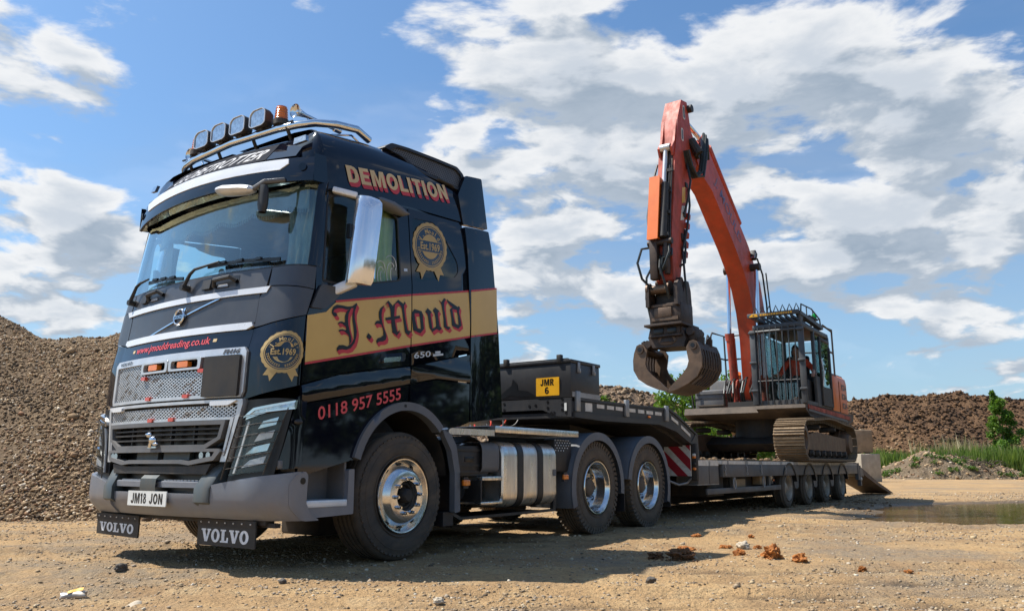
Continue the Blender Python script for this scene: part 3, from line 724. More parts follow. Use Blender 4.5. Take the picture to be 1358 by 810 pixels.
# ---------------------------------------------------------------- headlights with guards
for sg in (1, -1):
    def hS(s, z, d=0.0, sg=sg): return cabF(sg*s, z, d)
    b = panel([(.80, .64), (1.155, .70), (1.27, 1.24), (1.13, 1.245), (.93, 1.235)], (), hS, .06, .0, .05); hl = tp('headlight', b, 'ink_black')
    b = panel([(.86, .70), (1.09, .735), (1.18, 1.135), (1.02, 1.10), (.955, 1.07)], (), hS, .05, .014, .03); tp('lens_back', b, 'dark_plastic', hl)
    for k in range(4):
        z0 = .745+k*.092; w0 = .955+(z0-.7)*.26; w1 = 1.06+(z0-.70)*.22
        b = panel([(w0-.03*(k < 2), z0), (w1+.015, z0+.03), (w1+.03, z0+.085), (w0+.03, z0+.055)], (), hS, .05, .022+.008*(k % 2), .03); tp('reflector', b, ('white_trim', 'chrome')[k % 2], hl)
    b = panel([(.868, .705), (.885, .708), (.978, 1.078), (.962, 1.075)], (), hS, .05, .026, .02); tp('light_guide', b, 'white_trim', hl)
    b = panel([(.845, .688), (1.10, .725), (1.205, 1.150), (1.02, 1.115), (.945, 1.08)], (), hS, .05, .036, .0); tp('lens', b, 'lamp_cover', hl)
    b = panel(rounded([(.925, 1.108), (1.00, 1.172), (1.275, 1.232), (1.27, 1.168), (1.10, 1.142), (.94, 1.085)], .008), [rounded([(.965, 1.118), (1.012, 1.155), (1.255, 1.212), (1.255, 1.178), (1.10, 1.155)], .006)], hS, .05, .035, .03); tp('running_light_frame', b, 'chrome', hl)
    b = panel([(.965, 1.118), (1.012, 1.155), (1.255, 1.212), (1.255, 1.178), (1.10, 1.155)], (), hS, .05, .028, .01); tp('running_light', b, 'lamp_glass', hl)
    b = B()
    for k in range(6):
        z0 = .735+k*.075; w0 = .815+(z0-.7)*.24; w1 = 1.11+(z0-.70)*.22
        b.tube([hS(w0, z0, .062), hS((w0+w1)/2, z0+.022, .068), hS(w1, z0+.045, .062)], .0026, 6)
    b.tube([hS(.80, .66, .06), hS(.86, .90, .066), hS(.915, 1.11, .062)], .006, 6); b.tube([hS(1.10, .70, .06), hS(1.155, .95, .066), hS(1.21, 1.17, .06)], .004, 6)
    tp('lamp_guard', b, 'chassis_black', hl)
    # glossy side-lamp panel behind the headlight
    b = panel([(1.165, .735), (1.37, .745), (1.385, 1.30), (1.30, 1.26), (1.275, 1.20)], (), hS, .06, .004, .03); tp('corner_fairing', b, 'black_paint')
    b = B(); c_ = hS(1.30, 1.075, .02); b.ball(c_, .034, 12, 8, (.55, 1.1, .62)); tp('side_lamp', b, 'dark_plastic')
    b = B(); c_ = hS(1.19, .77, .008); b.box(c_, (.03, .03, .06), None, .008); tp('washer_cover', b, 'grey_plastic')
LETTERS = {'J':[[(0.481,1.926),(0.482,1.951),(0.495,1.978),(0.53,2.001),(0.584,2.004),(0.648,2.005),(0.694,2.016),(0.739,2.05),(0.748,2.037),(0.73,2.007),(0.683,1.998),(0.641,1.978),(0.586,1.981),(0.54,1.974),(0.508,1.958),(0.497,1.938),(0.518,1.937),(0.539,1.924),(0.528,1.905),(0.503,1.904)],[(0.686,2.004),(0.637,1.967),(0.62,1.925),(0.621,1.881),(0.634,1.835),(0.656,1.794),(0.672,1.758),(0.679,1.724),(0.674,1.701),(0.702,1.73),(0.697,1.768),(0.678,1.81),(0.662,1.852),(0.654,1.902),(0.657,1.947),(0.675,1.982)],[(0.739,2.046),(0.708,1.997),(0.698,1.954),(0.701,1.903),(0.714,1.847),(0.724,1.797),(0.724,1.752),(0.699,1.714),(0.658,1.686),(0.611,1.692),(0.57,1.685),(0.549,1.66),(0.549,1.634),(0.575,1.65),(0.605,1.657),(0.647,1.657),(0.693,1.675),(0.733,1.721),(0.751,1.775),(0.755,1.82),(0.743,1.87),(0.725,1.926),(0.722,1.977),(0.745,2.036)],[(0.544,1.85),(0.563,1.868),(0.588,1.877),(0.613,1.873),(0.631,1.879),(0.641,1.836),(0.619,1.846),(0.597,1.858),(0.572,1.861),(0.552,1.849)],[(0.557,1.799),(0.575,1.811),(0.6,1.816),(0.629,1.812),(0.646,1.824),(0.67,1.777),(0.648,1.786),(0.622,1.802),(0.588,1.802),(0.572,1.792)]],'dot':[[(0.884,1.825),(0.923,1.801),(0.902,1.77),(0.861,1.789)]],'M':[[(1.053,2.084),(1.012,2.05),(0.995,2.017),(0.997,1.974),(1.013,1.936),(1.038,1.9),(1.054,1.862),(1.056,1.829),(1.024,1.806),(0.992,1.797),(0.975,1.772),(0.982,1.749),(1.007,1.769),(1.054,1.776),(1.086,1.793),(1.096,1.827),(1.082,1.859),(1.057,1.896),(1.038,1.94),(1.028,1.992),(1.031,2.04),(1.049,2.067)],[(0.95,1.904),(0.962,1.929),(0.985,1.943),(1.013,1.943),(1.028,1.915),(1.005,1.918),(0.977,1.916),(0.964,1.906)],[(1.053,2.077),(1.103,2.134),(1.152,2.101),(1.166,2.062),(1.162,2.0),(1.171,1.953),(1.195,1.916),(1.216,1.878),(1.255,1.89),(1.222,1.848),(1.158,1.87),(1.162,1.884),(1.148,1.936),(1.14,1.996),(1.131,2.049),(1.109,2.097),(1.094,2.112),(1.071,2.094)],[(1.072,1.979),(1.152,2.002),(1.249,2.026),(1.25,2.003),(1.153,1.974),(1.078,1.96)],[(1.164,2.102),(1.226,2.161),(1.293,2.135),(1.304,2.158),(1.319,2.151),(1.299,2.121),(1.306,2.068),(1.323,2.002),(1.342,1.941),(1.354,1.912),(1.398,1.912),(1.366,1.87),(1.32,1.887),(1.307,1.936),(1.29,2.008),(1.274,2.08),(1.261,2.109),(1.219,2.134),(1.195,2.121),(1.172,2.094)],[(1.145,2.087),(1.184,2.111),(1.18,2.008),(1.204,1.921),(1.226,1.879),(1.257,1.906),(1.22,1.845),(1.179,1.867),(1.163,1.949),(1.148,2.014)]],'o':[[(1.432,2.114),(1.396,2.068),(1.41,1.997),(1.423,1.924),(1.517,1.908),(1.566,1.956),(1.549,2.036),(1.547,2.083),(1.527,2.109)],'H',[(1.434,2.074),(1.495,2.085),(1.509,2.03),(1.523,1.95),(1.477,1.949),(1.449,2.009)]],'u':[[(1.575,2.111),(1.609,2.152),(1.667,2.123),(1.647,2.104),(1.663,2.035),(1.678,1.972),(1.723,1.996),(1.731,2.006),(1.72,2.068),(1.705,2.12),(1.682,2.14),(1.712,2.175),(1.773,2.152),(1.75,2.127),(1.766,2.057),(1.782,2.008),(1.814,1.997),(1.778,1.968),(1.737,1.98),(1.679,1.942),(1.638,1.978),(1.622,2.041),(1.607,2.095)]],'l':[[(1.76,2.256),(1.788,2.246),(1.802,2.236),(1.843,2.284),(1.869,2.278),(1.844,2.24),(1.846,2.173),(1.863,2.096),(1.882,2.025),(1.936,2.024),(1.903,1.992),(1.837,2.013),(1.833,2.079),(1.819,2.15),(1.803,2.215),(1.784,2.239)]],'d':[[(1.881,2.28),(2.041,2.233),(2.059,2.245),(2.076,2.235),(2.06,2.189),(2.084,2.117),(2.1,2.063),(2.047,2.024),(1.954,2.042),(1.948,2.103),(1.932,2.168),(1.926,2.192),(1.964,2.217),(1.906,2.244),(1.884,2.265)],'H',[(1.96,2.2),(1.989,2.202),(2.027,2.202),(2.044,2.142),(2.051,2.062),(2.002,2.07),(1.976,2.132)]]}

# ---------------------------------------------------------------- door and side panels (both sides)
def mirror_side(sg):
    return side if sg > 0 else sideL
door_win = rounded([(.375, 2.16), (.62, 2.165), (1.265, 2.335), (1.262, 2.42), (1.23, 2.905), (1.12, 2.945), (.595, 2.945), (.42, 2.88), (.405, 2.80)], .03)
quart_win = rounded([(1.458, 2.365), (2.01, 2.512), (2.072, 2.58), (2.055, 2.675), (1.83, 2.915), (1.70, 2.985), (1.412, 2.95)], .035)
for sg in (1, -1):
    mp = mirror_side(sg)
    dp = [(.225, 1.355), (.62, 1.475), (1.395, 1.612), (1.405, 2.32), (1.352, 3.028), (.36, 2.90), (.345, 2.6), (.315, 2.27), (.315, 2.075), (.245, 1.88)]
    door = tp('door', panel(rounded(dp, .01), [door_win], mp, .10, 0, .03), 'black_paint')
    tp('door_glass', panel(door_win, (), mp, .15, -.012, 0), 'side_glass', door)
    b = panel([(x, z) for x, z in door_win], [[(1.0*(x-.82)*.965+.82, (z-2.55)*.955+2.55) for x, z in door_win]], mp, .12, .003, .01); tp('window_seal', b, 'dark_plastic', door)
    b = B(); panel(rounded([(1.035, 1.592), (1.335, 1.642), (1.342, 1.712), (1.30, 1.712), (1.035, 1.668)], .025), (), mp, .1, .004, .004, b); tp('handle_recess', b, 'ink_black', door)
    b = B(); panel(rounded([(1.05, 1.598), (1.25, 1.632), (1.255, 1.672), (1.05, 1.638)], .012), (), mp, .1, .030, .022, b); tp('door_handle', b, 'chrome', door)
    qp = [(1.407, 1.615), (2.238, 1.812), (2.235, 2.0), (2.19, 2.76), (2.145, 3.088), (1.365, 3.030), (1.416, 2.32)]
    qt = tp('quarter_panel', panel(rounded(qp, .008), [quart_win], mp, .10, 0, .03), 'black_paint')
    tp('quarter_glass', panel(quart_win, (), mp, .15, -.006, .0), 'tint_glass', qt)
    # lower body: sill band with bright crease, wing, lower wing
    lp = [(.225, 1.343), (.62, 1.463), (1.40, 1.600), (1.40, 1.455), (1.27, 1.428), (.272, 1.222), (.23, 1.24)]
    tp('door_sill', panel(lp, (), lambda u, z, d=0, mp=mp: mp(u, z, d+.012*math.sin(max(0, min(1, (z-(1.17+.2*u))/.13))*PI)), .05, .002, .03), 'black_paint')
    lp = [(1.412, 1.603), (2.238, 1.80), (2.238, 1.535), (1.75, 1.53), (1.412, 1.462)]
    tp('wing_crease', panel(lp, (), lambda u, z, d=0, mp=mp: mp(u, z, d+.012*math.sin(max(0, min(1, (z-1.50)/.22))*PI)), .05, .002, .03), 'black_paint')
    arc = [(1.38+.635*math.cos(a), .63+.655*math.sin(a)) for a in np.linspace(R(165), R(90), 9)]
    lp = [(.232, .70), (.27, .69), (.735, .80), (.757, .81)]+arc+[(1.40, 1.44), (1.27, 1.415), (.272, 1.212), (.24, 1.23)]
    tp('front_wing', panel(lp, (), mp, .08, 0, .03), 'black_paint')
    arc2 = [(1.38+.635*math.cos(a), .63+.655*math.sin(a)) for a in np.linspace(R(87), R(48), 7)]
    lp = [(1.412, 1.448)]+arc2+[(1.95, 1.10), (2.10, 1.12), (2.238, 1.165), (2.238, 1.522), (1.75, 1.517)]
    tp('rear_wing', panel(lp, (), mp, .08, 0, .03), 'black_paint')
    # wheel arch trim
    ro, ri = [], []
    for a in np.linspace(R(163), R(45), 22):
        ro.append((1.38+.645*math.cos(a), .635+.660*math.sin(a))); ri.append((1.38+.575*math.cos(a), .635+.590*math.sin(a)))
    b = panel(ro+ri[::-1], (), mp, .06, .028, .09); at = tp('wheel_arch', b, 'arch_grey')
    b = B(); c_ = mp(1.33, 1.26, .028); b.cyl(c_, c_+Vector((sg*.004, 0, 0)), .014, .014, 12); tp('plug', b, 'ink_black', at)
    # arch liner and mud guard behind the wheel
    b = B(); rows = []
    for v_ in (1.20, .72): rows.append([Vector((sg*v_, 1.38+.60*math.cos(a), .62+.62*math.sin(a))) for a in np.linspace(R(172), R(5), 16)])
    b.grid(rows); tp('arch_liner', b, 'chassis_black')
    b = B(); rows = []
    tr_ = [(1.835, 1.085), (1.95, 1.05), (2.03, .95), (2.09, .72), (2.10, .36), (2.02, .35), (2.015, .70), (1.96, .90), (1.86, 1.03)]
    b = panel(rounded(tr_, .02), (), mp, .08, .02, .06); tp('mudguard_trim', b, 'arch_grey')
    b = B(); b.add([Vector((sg*1.20, 2.03, 1.0)), Vector((sg*1.20, 2.09, .6)), Vector((sg*1.20, 2.07, .22)), Vector((sg*.78, 2.07, .22)), Vector((sg*.78, 2.09, .6)), Vector((sg*.78, 2.03, 1.0))], [(0, 1, 4, 5), (1, 2, 3, 4)]); tp('mud_flap', b, 'flap_rubber')
    b = B(); b.bb(sg*.78, sg*1.22, 1.92, 2.06, .24, .36); tp('flap_foot', b, 'flap_rubber')
    # boarding step
    st = [(.285, .385), (.79, .40), (.785, .74), (.725, .735), (.727, .60), (.722, .50), (.274, .508), (.262, .70), (.23, .71), (.24, .40)]
    sp_ = tp('step_frame', panel(rounded(st, .012), (), mp, .06, .012, .05), 'bumper_grey')
    b = B(); b.bb(sg*1.0, sg*1.268, .282, .715, .462, .512, .006); tp('step_tread', b, 'white_trim', sp_)
    b = B(); b.bb(sg*1.0, sg*1.03, .26, .74, .45, .82); b.bb(sg*1.03, sg*1.23, .26, .275, .5, .72); b.bb(sg*1.03, sg*1.22, .715, .735, .5, .8); tp('step_well', b, 'grey_plastic', sp_)
    # rear corner fairings
    dl = [(2.252, 1.165), (2.83, 1.24), (2.80, 1.55), (2.745, 2.10), (2.64, 2.86), (2.578, 3.108), (2.155, 3.052), (2.20, 2.76), (2.245, 2.0)]
    fair = lambda u, z, d=0.0, mp=mp: mp(u, z, d)-Vector((sg*.10*max(0, u-2.3)**1.2, 0, 0))+Vector((sg*(1.25-vs(z))*.5, 0, 0))
    df = tp('air_deflector', panel(rounded(dl, .015), (), fair, .10, .006, .05), 'black_paint')
    du = [(2.145, 3.075), (2.57, 3.130), (2.445, 3.635), (2.17, 3.585), (2.06, 3.36)]
    fair2 = lambda u, z, d=0.0, mp=mp: mp(u, min(z, 3.05), d)-Vector((sg*.10*max(0, u-2.3)**1.2, 0, 0))+Vector((sg*.012, 0, 0))+Vector((0, 0, z-min(z, 3.05)))
    tp('air_deflector', panel(rounded(du, .02), (), fair2, .10, .006, .05), 'black_paint')
    # gold band with red pinstripes, cut at the panel gaps
    top = [(.205, 1.873), (.426, 1.938), (.516, 2.027), (1.397, 2.237), (2.212, 2.419), (2.692, 2.536)]
    bot = [(.201, 1.495), (1.415, 1.785), (2.241, 1.974), (2.757, 2.085)]
    ti = lambda u: float(np.interp(u, [p[0] for p in top], [p[1] for p in top])); bi = lambda u: float(np.interp(u, [p[0] for p in bot], [p[1] for p in bot]))
    for (a, c, pr, m2) in ((.245, 1.398, door, mp), (1.410, 2.232, qt, mp), (2.245, 2.715, df, fair)):
        us = [a]+[p[0] for p in top if a+.02 < p[0] < c-.02]+[c]
        if sg > 0 or True:
            lo = lambda u: bi(u)+.0; 
            b = panel([(u, lo(u)+.012) for u in (a, (a+c)/2, c)]+[(u, ti(u)-.012) for u in reversed(us)], (), m2, .12, .0085 if m2 is fair else .0025, 0); tp('gold_band', b, 'gold', pr)
            b = B()
            u2 = [max(a, .52)]+[u for u in us if u > .52] if a < .52 else us
            if u2[0] == u2[1]: u2 = u2[1:]
            for fn, o1, o2 in ((bi, -.006, .011),):
                panel([(u, fn(u)+o1) for u in (a, (a+c)/2, c)]+[(u, fn(u)+o2) for u in (c, (a+c)/2, a)], (), m2, .3, .009 if m2 is fair else .003, 0, b)
            tp('pinstripe', b, 'red_letter', pr); b = B()
            panel([(u, ti(u)-.011) for u in u2]+[(u, ti(u)+.006) for u in reversed(u2)], (), m2, .3, .009 if m2 is fair else .003, 0, b)
            tp('pinstripe', b, 'red_letter', pr)
    # grey mirror-foot fairing at the foot of the pillar
    b = panel(rounded([(.265, 1.935), (.40, 1.945), (.50, 2.03), (.60, 2.14), (.36, 2.135), (.325, 2.075)], .02), (), mp, .08, .02, .03); tp('mirror_foot', b, 'grey_paint')

# lettering on the near side
qp_ = lambda l: [q for q in l if q != 'H']
for k in ('J', 'dot', 'M', 'o', 'u', 'l', 'd'):
    L_ = LETTERS[k]; hole = 'H' in L_; ps = qp_(L_)
    for nm, mt, off, dd in (('letter_shadow', 'red_letter', (.026, -.026), .0042), ('lettering', 'ink_black', (0, 0), .0065)):
        b = B()
        steps = 4 if nm == 'letter_shadow' else 1
        for st_ in range(1, steps+1):
            fx = off[0]*st_/steps, off[1]*st_/steps
            sh = lambda p: [(x+fx[0], z+fx[1]) for x, z in p]
            if hole: panel(sh(ps[0]), [sh(ps[1])], side, .3, dd+.0002*st_, 0, b)
            else:
                for i, p_ in enumerate(ps): panel(sh(p_), (), side, .3, dd+.0002*st_+.00003*i, 0, b)
        tp(nm, b, mt)
b = B(); text_quad(b, '0118 957 5555', (.400, 1.095), (1.298, 1.312), (.392, 1.195), side, .0025, .014); tp('lettering', b, 'pink_red')
b = B(); text_quad(b, '650', (1.446, 1.676), (1.665, 1.718), (1.446, 1.730), side, .004, .012); tp('lettering', b, 'satin_silver')
b = B(); panel([(1.70, 1.725), (1.84, 1.75), (1.84, 1.768), (1.70, 1.745)], (), side, .1, .004, .004, b); panel([(1.73, 1.755), (1.80, 1.765), (1.80, 1.785), (1.73, 1.775)], (), side, .1, .004, .004, b); tp('small_badge', b, 'satin_silver')
b = B(); panel([(1.30, 2.43), (1.345, 2.438), (1.345, 2.462), (1.30, 2.455)], (), side, .1, .004, .003, b); tp('small_badge', b, 'satin_silver')

def rosette(mp, cx, cz, rx, rz, sl, parent=None, tilt=0.0, dd=.004):
    """round ribbon badge: scalloped rim, two half discs, est. date and laurel sprigs"""
    def q(x, y): return (cx+x*rx, cz+y*rz+x*rx*sl)
    b = B()
    N = 20; sc = []
    for i in range(N*6):
        a = 2*PI*i/(N*6); r = 1.0+.035*abs(math.sin(a*N/2)); sc.append(q(r*math.cos(a), r*math.sin(a)))
    inn = [q(.87*math.cos(a), .87*math.sin(a)) for a in np.linspace(0, 2*PI, 61)[:-1]]
    panel(sc, [inn], mp, .3, dd, 0, b)
    for r0, r1 in ((.80, .835),):
        panel([q(r1*math.cos(a), r1*math.sin(a)) for a in np.linspace(0, 2*PI, 49)[:-1]], [[q(r0*math.cos(a), r0*math.sin(a)) for a in np.linspace(0, 2*PI, 49)[:-1]]], mp, .3, dd, 0, b)
    for a0, a1, ys in ((R(28), R(152), .26), (R(208), R(332), -.26)):
        panel([q(.50*math.cos(a)*1.02, .52*math.sin(a)) for a in np.linspace(a0, a1, 17)], (), mp, .3, dd, 0, b)
    for y in (.235, -.235): panel([q(-.68, y-.012), q(.68, y-.012), q(.68, y+.012), q(-.68, y+.012)], (), mp, .3, dd+.0004, 0, b)
    text_quad(b, 'Est.1969', q(-.56, -.15), q(.58, -.15), q(-.56, .16), mp, dd, .028, y0=-.02, y1=.72)
    # arched name
    for i, ch in enumerate('J.Mould'):
        a = R(148-i*18.5); r = .56; vs_, fs_ = text_mesh(ch, .03)
        ca, sa = math.cos(a), math.sin(a); tx, ty = sa, -ca
        out = []
        for x, y in vs_:
            x = (x-.28)*.27; y = y*.27; out.append(mp(*q(r*ca+x*tx+y*ca, r*sa+x*ty+y*sa), dd))
        b.add(out, fs_)
    for sg in (1, -1):
        for i in range(9):
            a = R(-10-i*8.5) if sg > 0 else R(190+i*8.5); r = .68; p = (r*math.cos(a), r*math.sin(a))
            for o in (.055, -.055):
                c_ = (p[0]*(1+o*.9), p[1]*(1+o*.9)); t = (math.sin(a)*sg, -math.cos(a)*sg)
                panel([q(c_[0]-t[0]*.05, c_[1]-t[1]*.05), q(c_[0]+p[0]*.045, c_[1]+p[1]*.045), q(c_[0]+t[0]*.05, c_[1]+t[1]*.05), q(c_[0]-p[0]*.03, c_[1]-p[1]*.03)], (), mp, .3, dd+.0002, 0, b)
    # ribbon tails
    panel([q(-.62, -.80), q(-.82, -1.12), q(-.58, -1.13), q(-.50, -1.42), q(-.22, -.98)], (), mp, .3, dd-.0006, 0, b)
    panel([q(.62, -.80), q(.82, -1.12), q(.58, -1.13), q(.50, -1.42), q(.22, -.98)], (), mp, .3, dd-.0006, 0, b)
    o = tp('rosette_badge', b, 'gold_flat', parent)
    b = B(); panel([q(.875*math.cos(a), .875*math.sin(a)) for a in np.linspace(0, 2*PI, 41)[:-1]], (), mp, .3, dd-.0009, 0, b); tp('badge_ground', b, 'navy_decal', parent)
    return o
rosette(side, 1.655, 2.735, .235, .225, .10, dd=.003)
rosette(cabF, 1.155, 1.585, .155, .155, -.02, dd=.004)

# ---------------------------------------------------------------- roof cap
TAU = [(0, 0, 0), (.20, .004, .012), (.40, .014, .035), (.60, .035, .075), (.78, .075, .13), (.90, .14, .21), (.965, .24, .32), (.995, .42, .50), (1.0, .75, .75), (1.0, 1.15, .9)]
def ztop(u): return float(np.interp(u, [.2, .45, .9, 1.2, 1.7, 2.2], [3.46, 3.525, 3.59, 3.61, 3.625, 3.63]))
Z0R = 2.925
def zlow(u): return float(np.interp(u, [.3, 1.37, 2.15], [2.91, 3.045, 3.10]))
rows = []
ss = list(np.linspace(0, .92, 8))+list(np.linspace(.99, SE, 6))+[SE+.15*k for k in range(1, 13)]
for (g, ins, insf) in TAU:
    half = []
    for s in ss:
        p = cabF(s, 3.0); fr = max(0.0, min(1.0, 1-(s-LF)/LA)) if s > LF else 1.0
        v = max(0, p.x-ins*(1-fr*.55)*(p.x/1.2)); u = p.y+insf*fr+ (.06 if False else 0)
        uu = min(u, 2.15); zl = zlow(uu) if s > LF+.1 else 3.16
        if s <= LF: zl = 3.16
        elif s < SE: zl = 3.16+(zlow(.35)-3.16)*((s-LF)/LA)
        half.append(Vector((v, uu, zl+(ztop(uu)-zl)*g)))
    rows.append([Vector((-p.x, p.y, p.z)) for p in reversed(half[1:])]+half)
b = B(); b.grid(rows)
b.add([Vector((-1.17, 2.14, 3.1)), Vector((1.17, 2.14, 3.1)), Vector((1.0, 2.14, 3.55)), Vector((-1.0, 2.14, 3.55))], [(0, 1, 2, 3)])
tp('roof_cap', b, 'black_paint', ang=60)
def roofside(u, z, d=0.0):
    zl, zt = zlow(u), ztop(u); g = max(0, min(1, (z-zl)/(zt-zl))); ins = float(np.interp(g, [t[0] for t in TAU], [t[1] for t in TAU]))
    dx = 1.0; return Vector((cabF(SE+.2, 3.0).x-ins+d, u, z+d*.25))
b = B()
for k in range(1, 5): block_text(b, 'DEMOLITION', (.640, 3.055), (1.935, 3.270), (.600, 3.195), roofside, .004+.0003*k, .06, (.006*k, -.0075*k))
tp('letter_shadow', b, 'red_letter')
b = B(); block_text(b, 'DEMOLITION', (.640, 3.055), (1.935, 3.270), (.600, 3.195), roofside, .008, .06); tp('lettering', b, 'cream_letter')
# rear roof side vents
for sg in (1, -1):
    vv = lambda u: float(np.interp(u, [1.2, 1.45, 1.8, 2.2], [1.02, 1.085, 1.125, 1.15]))
    mpv = lambda u, z, d=0.0, sg=sg: Vector((sg*(vv(u)-.18*(z-3.45)+d), u, z))
    vp = rounded([(1.20, 3.60), (1.285, 3.665), (2.12, 3.675), (2.20, 3.615), (2.22, 3.435), (2.155, 3.412), (1.60, 3.447), (1.468, 3.478), (1.385, 3.55)], .025)
    vin = [(1.80+(x-1.80)*.90, 3.552+(z-3.552)*.74) for x, z in vp]
    b = panel(vp, [vin], mpv, .08, .05, .20); vt = tp('roof_vent', b, 'dark_plastic')
    b = panel(vin, (), mpv, .2, .018, 0); tp('vent_backing', b, 'ink_black', vt)
    b = B(); z = 3.42; r_ = 0
    while z < 3.68:
        u_ = 1.25+(.0125 if r_ % 2 else 0)
        while u_ < 2.22:
            if pip((u_, z), vin):
                c_ = mpv(u_, z, .032); hx = []
                for a in range(6): hx.append(mpv(u_+.0135*math.cos(a*PI/3+PI/6), z+.0135*math.sin(a*PI/3+PI/6), .032))
                hi = [mpv(u_+.0085*math.cos(a*PI/3+PI/6), z+.0085*math.sin(a*PI/3+PI/6), .032) for a in range(6)]
                b.add(hx+hi, [(i, (i+1) % 6, 6+(i+1) % 6, 6+i) for i in range(6)])
            u_ += .0235
        z += .0203; r_ += 1
    tp('vent_mesh', b, 'grey_plastic', vt)
# sign on the roof front
def signS(x, z, d=0.0):
    t = (z-3.19)/.20; return Vector((x, .085+.165*t+.105*(x/.9)**2-d*.8, z+d*.5))
b = B(); panel([(-.74, 3.195), (.74, 3.195), (.71, 3.395), (-.71, 3.395)], (), signS, .1, .004, .03, b); sg_ = tp('roof_sign', b, 'sign_dark')
b = B(); text_quad(b, 'GLOBETROTTER', (-.585, 3.235), (.635, 3.235), (-.535, 3.345), signS, .006, -.004, shear=.12, y0=0, y1=.70); tp('lettering', b, 'sign_letter', sg_)
b = B(); text_quad(b, 'GLOBETROTTER', (-.577, 3.231), (.643, 3.231), (-.527, 3.341), signS, .005, .026, shear=.12, y0=0, y1=.70); tp('letter_shadow', b, 'ink_black', sg_)
for sg in (1, -1):
    b = B(); panel([(sg*.75, 3.195), (sg*1.04, 3.185), (sg*.99, 3.385), (sg*.72, 3.395)], (), signS, .1, .003, .03, b); tp('roof_front_panel', b, 'black_paint')
    b = B(); panel([(sg*x, z) for x, z in ((.985, 3.30), (1.10, 3.32), (1.08, 3.375), (.975, 3.36))], (), lambda x, z, d=0: Vector((x, .255+.20*(abs(x)-.95)+.30*(z-3.3)-d, z)), .1, .03, .03, b); tp('roof_marker_lamp', b, 'lamp_glass')
# sun visor
def visS(x, t, d=0.0):
    """t 0 lower lip .. 1 top"""
    k = abs(x)/1.22; u = .035+.20*k**2+.02*k**8+.03*t*t; z = 2.985+.205*t-.03*k**2+.0*k
    return Vector((x*(1-.0*t), u-d, z+d*.2))
def vis_poly(x0, x1, t0, t1): return [(x, t0) for x in np.linspace(x0, x1, 16)]+[(x, t1) for x in np.linspace(x1, x0, 16)]
b = B(); panel(vis_poly(-1.22, 1.22, .0, 1.0), (), visS, .2, 0, .02, b); sv = tp('sun_visor', b, 'black_paint')
b = B(); panel([(x, .50) for x in np.linspace(-.93, .93, 14)]+[(1.00, .74), (.99, .95)]+[(x, .96) for x in np.linspace(.97, -.97, 14)]+[(-1.0, .93)], (), visS, .2, .006, .008, b); tp('visor_band', b, 'white_trim', sv)
b = B(); rows = []
for t in (0, .5, 1.0): rows.append([visS(x, 0)*(1-t)+(cabF(x*1.03, 2.97, .02))*t for x in np.linspace(-1.21, 1.21, 25)])
b.grid(rows); tp('visor_underside', b, 'visor_smoke', sv)
for sg in (1, -1):
    b = B(); rows = []
    for t in (0, .35, .7, 1.0): rows.append([Vector((sg*(1.225-.012*k), .255+.16*k*(1-.2*t), 2.955+.225*t+.015*k)) for k in (0, .5, 1.0)])
    b.grid(rows); tp('visor_end', b, 'black_paint', sv)
    b = B(); c_ = visS(sg*1.13, .55, .004); b.cyl(c_, c_+Vector((sg*.004, -.008, 0)), .032, .032, 18); tp('visor_plug', b, 'black_paint', sv)
# front-view mirror under the visor
b = B(); b.tube([(.98, .17, 2.98), (.93, .02, 2.93), (.86, -.02, 2.875), (.80, -.03, 2.86)], .02, 8); fm = tp('front_mirror', b, 'grey_plastic')
b = B(); rows = []
for k, w, h in ((0, .02, .015), (.06, .055, .035), (.25, .075, .045), (.75, .07, .042), (.95, .05, .03), (1.0, .01, .01)):
    c_ = Vector((.45+.42*k, -.05+.02*k, 2.925-.06*k)); rows.append([c_+Vector((0, w*math.cos(a), h*math.sin(a))) for a in np.linspace(0, 2*PI, 15)[:-1]])
b.grid(rows, True); tp('mirror_housing', b, 'satin_silver', fm)
b = B(); rows = []
for k, w in ((0, .03), (.15, .05), (.7, .055), (1, .03)): rows.append([Vector((.93+w*math.cos(a), .02+.03*math.sin(a), 2.90-.22*k)) for a in np.linspace(0, 2*PI, 13)[:-1]])
b.grid(rows, True); tp('lower_mirror', b, 'dark_plastic', fm)
# wipers
for pts, pr in ((((-.93, 2.19), (-.87, 2.33), (-.80, 2.352), (-.62, 2.362)), ((-.66, 2.335), (-.05, 2.285))), (((.03, 2.19), (.08, 2.30), (.13, 2.335), (.42, 2.362)), ((.26, 2.345), (1.02, 2.318)))):
    b = B(); b.tube([cabF(s, z, .05) for s, z in pts], [.018, .014, .012, .008], 8); c_ = cabF(*pts[0], .0); b.cyl(c_, c_+Vector((0, -.07, 0)), .028, .024, 14)
    w_ = tp('wiper', b, 'dark_plastic')
    b = B(); (s0, z0), (s1, z1) = pr
    for k in range(1): b.bar(cabF(s0, z0, .022), cabF((s0+s1)/2, (z0+z1)/2+.012, .030), .012, .028); b.bar(cabF((s0+s1)/2, (z0+z1)/2+.012, .030), cabF(s1, z1, .022), .012, .028)
    for k in (.25, .5, .75):
        b.box(cabF(s0+(s1-s0)*k, z0+(z1-z0)*k+.018, .035), (.07, .02, .02))
    tp('wiper_blade', b, 'ink_black', w_)
